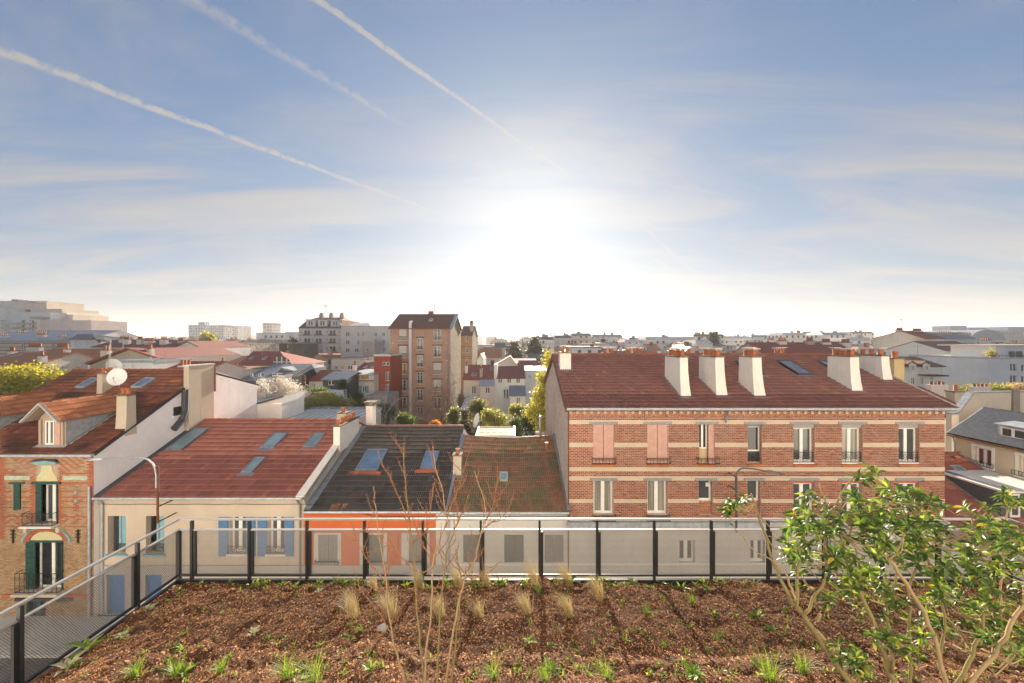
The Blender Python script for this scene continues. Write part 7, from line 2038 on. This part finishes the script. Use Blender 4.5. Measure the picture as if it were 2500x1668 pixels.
A = frames(np.array([tuple(p) for p in buds]), rng.uniform(0, 6.28, k), rng.uniform(.2, 1.4, k), rng.uniform(0, 6, k), rng.uniform(.012, .022, k), rng.uniform(.008, .014, k), np.full(k, .01))
bulk('buds', [(0, 0, 0), (.5, -.4, .3), (1, 0, 0), (.5, .4, .3), (.5, 0, -.4)], [(0, 1, 3), (1, 2, 3), (0, 4, 1), (1, 4, 2), (2, 4, 3), (3, 4, 0)], A, plaster('red_buds', (.30, .13, .06), .2), bs)

# ------------------------------------------------------------------ grasses and weeds on the mulch
BL_V = [(0, -.5, 0), (0, .5, 0), (.4, -.42, .0), (.4, .42, .0), (.75, -.3, -.10), (.75, .3, -.10), (1, 0, -.28)]
BL_F = [(0, 2, 3, 1), (2, 4, 5, 3), (4, 6, 5)]
straw = leafmat('straw_grass', (.40, .33, .18), (.54, .46, .28), (.64, .58, .40), .4, tint=(1.5, 1.3, .8))
grass = leafmat('fresh_grass', (.08, .15, .025), (.16, .27, .04), (.30, .40, .09), .45)
silver = leafmat('silvery_leaves', (.26, .28, .20), (.38, .40, .30), (.48, .50, .40), .3)
weedm = leafmat('weed_leaves', (.08, .14, .03), (.17, .25, .05), (.34, .40, .12), .4)
def tuft(name, label, px, py, n, L, lean, m_, spread=.35, width=.004, group=None, cat='grass tuft'):
    c = soil_hit(px, py)
    r = thing(name, label, cat, c, group)
    pos = np.array(c)[None] + rng.normal(size=(n, 3)) * np.array([.035, .035, .004]) * (L / .4)
    yaw = rng.uniform(0, 6.28, n)
    d = np.stack([np.cos(yaw) * spread + lean[0], np.sin(yaw) * spread + lean[1], np.full(n, 1.0)], 1) + rng.normal(size=(n, 3)) * .12
    yw = np.arctan2(d[:, 1], d[:, 0]); pt = np.arctan2(d[:, 2], np.hypot(d[:, 0], d[:, 1]))
    Ls = L * rng.uniform(.55, 1.1, n)
    bulk('blades', BL_V, BL_F, frames(pos, yw, pt, rng.normal(0, .3, n), Ls, np.full(n, width), Ls * 1.1), m_, r)
    return r
ordn = ['first', 'second', 'third', 'fourth', 'fifth', 'sixth', 'seventh', 'eighth', 'ninth', 'tenth', 'eleventh', 'twelfth', 'thirteenth', 'fourteenth']
ft = sorted([(866, 1506, .52), (958, 1504, .5), (915, 1440, .3), (1029, 1438, .42), (1122, 1432, .46), (1190, 1430, .42), (1077, 1505, .42), (1172, 1508, .34), (1310, 1432, .58), (1389, 1429, .5), (1468, 1464, .5), (1289, 1498, .4), (1392, 1503, .4)])
for i, (px, py, L) in enumerate(ft):
    tuft('feather_grass', 'straw-coloured feather grass tuft, %s from the left' % ordn[i], px, py, 260, L * .8, (-.34, .1), straw, .17, .0034, 'feather grass tufts on the mulch')
gt_ = sorted([(770, 1662, .34), (700, 1655, .3), (1205, 1655, .24), (1478, 1655, .24), (1880, 1660, .34), (1960, 1640, .28), (1690, 1475, .2), (1330, 1660, .2), (430, 1650, .24), (330, 1650, .2), (1580, 1500, .16), (540, 1640, .18)])
for i, (px, py, L) in enumerate(gt_):
    tuft('green_grass', 'fresh green grass clump on the mulch, %s from the left' % ordn[i], px, py, 90, L, (-.15, -.05), grass, .45, .0045, 'green grass clumps on the mulch')
def leafy(name, label, px, py, n, L, m_, cat='plant', group=None, up=.6):
    c = soil_hit(px, py)
    r = thing(name, label, cat, c, group)
    ms = []
    for k in range(n):
        th_ = k * 2.4 + random.random() * .5
        d = V((math.cos(th_), math.sin(th_), up + random.uniform(-.2, .5))).normalized()
        side = d.cross(V((0, 0, 1))).normalized(); nn = side.cross(d)
        l = L * random.uniform(.6, 1.1)
        o = c + V((random.gauss(0, .012), random.gauss(0, .012), random.uniform(0, .03)))
        ms.append([[d.x * l, side.x * l, nn.x * l, o.x], [d.y * l, side.y * l, nn.y * l, o.y], [d.z * l, side.z * l, nn.z * l, o.z], [0, 0, 0, 1]])
    me = bpy.data.meshes.new('leaf'); me.from_pydata(BIG_V, [], BIG_F); me.materials.append(m_)
    for a in ms:
        ob = bpy.data.objects.new('leaf', me); COL.objects.link(ob); ob.parent = r
        mm = Matrix(a); mm.translation -= c; ob.matrix_local = mm
    return r
for px, py, n_, L, m_, lab in ((212, 1590, 6, .26, weedm, 'big-leaved green seedling by the left railing'), (165, 1640, 5, .24, silver, 'pale broad-leaved seedling in the bottom left corner'), (1392, 1410, 7, .22, grass, 'bright crinkled leaf plant at the foot of the railing'), (1312, 1450, 8, .14, weedm, 'leafy plant under the tallest feather grass'), (300, 1555, 12, .10, silver, 'silvery cushion plant near the left railing'), (365, 1490, 12, .10, silver, 'silvery cushion plant higher on the left slope'), (450, 1650, 6, .17, grass, 'two-leaved bright seedling low on the left'), (850, 1565, 5, .12, weedm, 'small round-leaved seedling left of the bare stems'), (1697, 1655, 26, .13, grass, 'dense ferny green bush at the bottom edge'), (1850, 1510, 14, .13, weedm, 'spreading leafy weed left of the evergreen shrub'), (1880, 1545, 12, .12, weedm, 'leafy weed just below the spreading one'), (1345, 1640, 9, .15, weedm, 'jagged-leaved weed at the bottom centre'), (905, 1640, 10, .13, weedm, 'upright leafy weed left of the first bare stem'), (620, 1550, 12, .11, silver, 'grey-green rosette on the left slope'), (778, 1450, 12, .10, silver, 'grey-green rosette near the third railing panel'), (1295, 1570, 12, .11, weedm, 'fresh rosette right of the bare stems')):
    leafy('seedling', lab, px, py, n_, L, m_)
# everything smaller: weeds nobody would count
k = 420
pp = []
for _ in range(k):
    px, py = random.uniform(90, 2500), 1420 + 248 * random.random() ** .9
    if px < 440 and py < 1420 + (440 - px) * .75: continue
    c = soil_hit(px, py)
    if c.y > YF - .1 or c.x < XL + .1: continue
    nb = random.randint(5, 16); L = random.uniform(.025, .085)
    for j in range(nb): pp.append((*(c + V((random.gauss(0, .02), random.gauss(0, .02), 0))), L))
for _ in range(120):                                     # a denser fringe along the railing
    x = random.uniform(XL + .3, XR - .2); y = YF - random.uniform(.04, .25); L = random.uniform(.05, .14)
    for j in range(10): pp.append((x + random.gauss(0, .03), y + random.gauss(0, .02), soil_z(x, y), L))
pp = np.array(pp); k = len(pp)
Ls = pp[:, 3] * rng.uniform(.6, 1.2, k)
bulk('weeds', BIG_V, BIG_F, frames(pp[:, :3], rng.uniform(0, 6.28, k), rng.uniform(.2, 1.3, k), rng.normal(0, .4, k), Ls, Ls * rng.uniform(.4, 1.0, k), Ls), weedm)
st_ = soil_hit(930, 1540)
MB().add([(st_.x - .07, st_.y, st_.z), (st_.x + .06, st_.y - .03, st_.z - .01), (st_.x + .09, st_.y + .04, st_.z + .03), (st_.x + .02, st_.y + .07, st_.z + .06), (st_.x - .06, st_.y + .05, st_.z + .03), (st_.x + .01, st_.y, st_.z + .05)], [(0, 1, 5), (1, 2, 5), (2, 3, 5), (3, 4, 5), (4, 0, 5)]).build('pale_stone', plaster('grey_stone', (.36, .34, .32), .3, scale=8))
tag(bpy.data.objects['pale_stone'], 'small pale stone lying on the mulch left of the bare stems', 'stone')

# ------------------------------------------------------------------ haze
m = bpy.data.materials.new('haze')
m.use_nodes = True
nt = m.node_tree
nt.nodes.remove(nt.nodes['Principled BSDF'])
pv = nt.nodes.new('ShaderNodeVolumePrincipled')
pv.inputs['Color'].default_value = (0.96, 0.94, 0.92, 1)
pv.inputs['Density'].default_value = 0.00032
pv.inputs['Anisotropy'].default_value = 0.25
nt.links.new(pv.outputs[0], nt.nodes['Material Output'].inputs['Volume'])
MB().box(-4600, 4600, -700, 5300, -3, 95).build('haze', m, None, 'stuff')
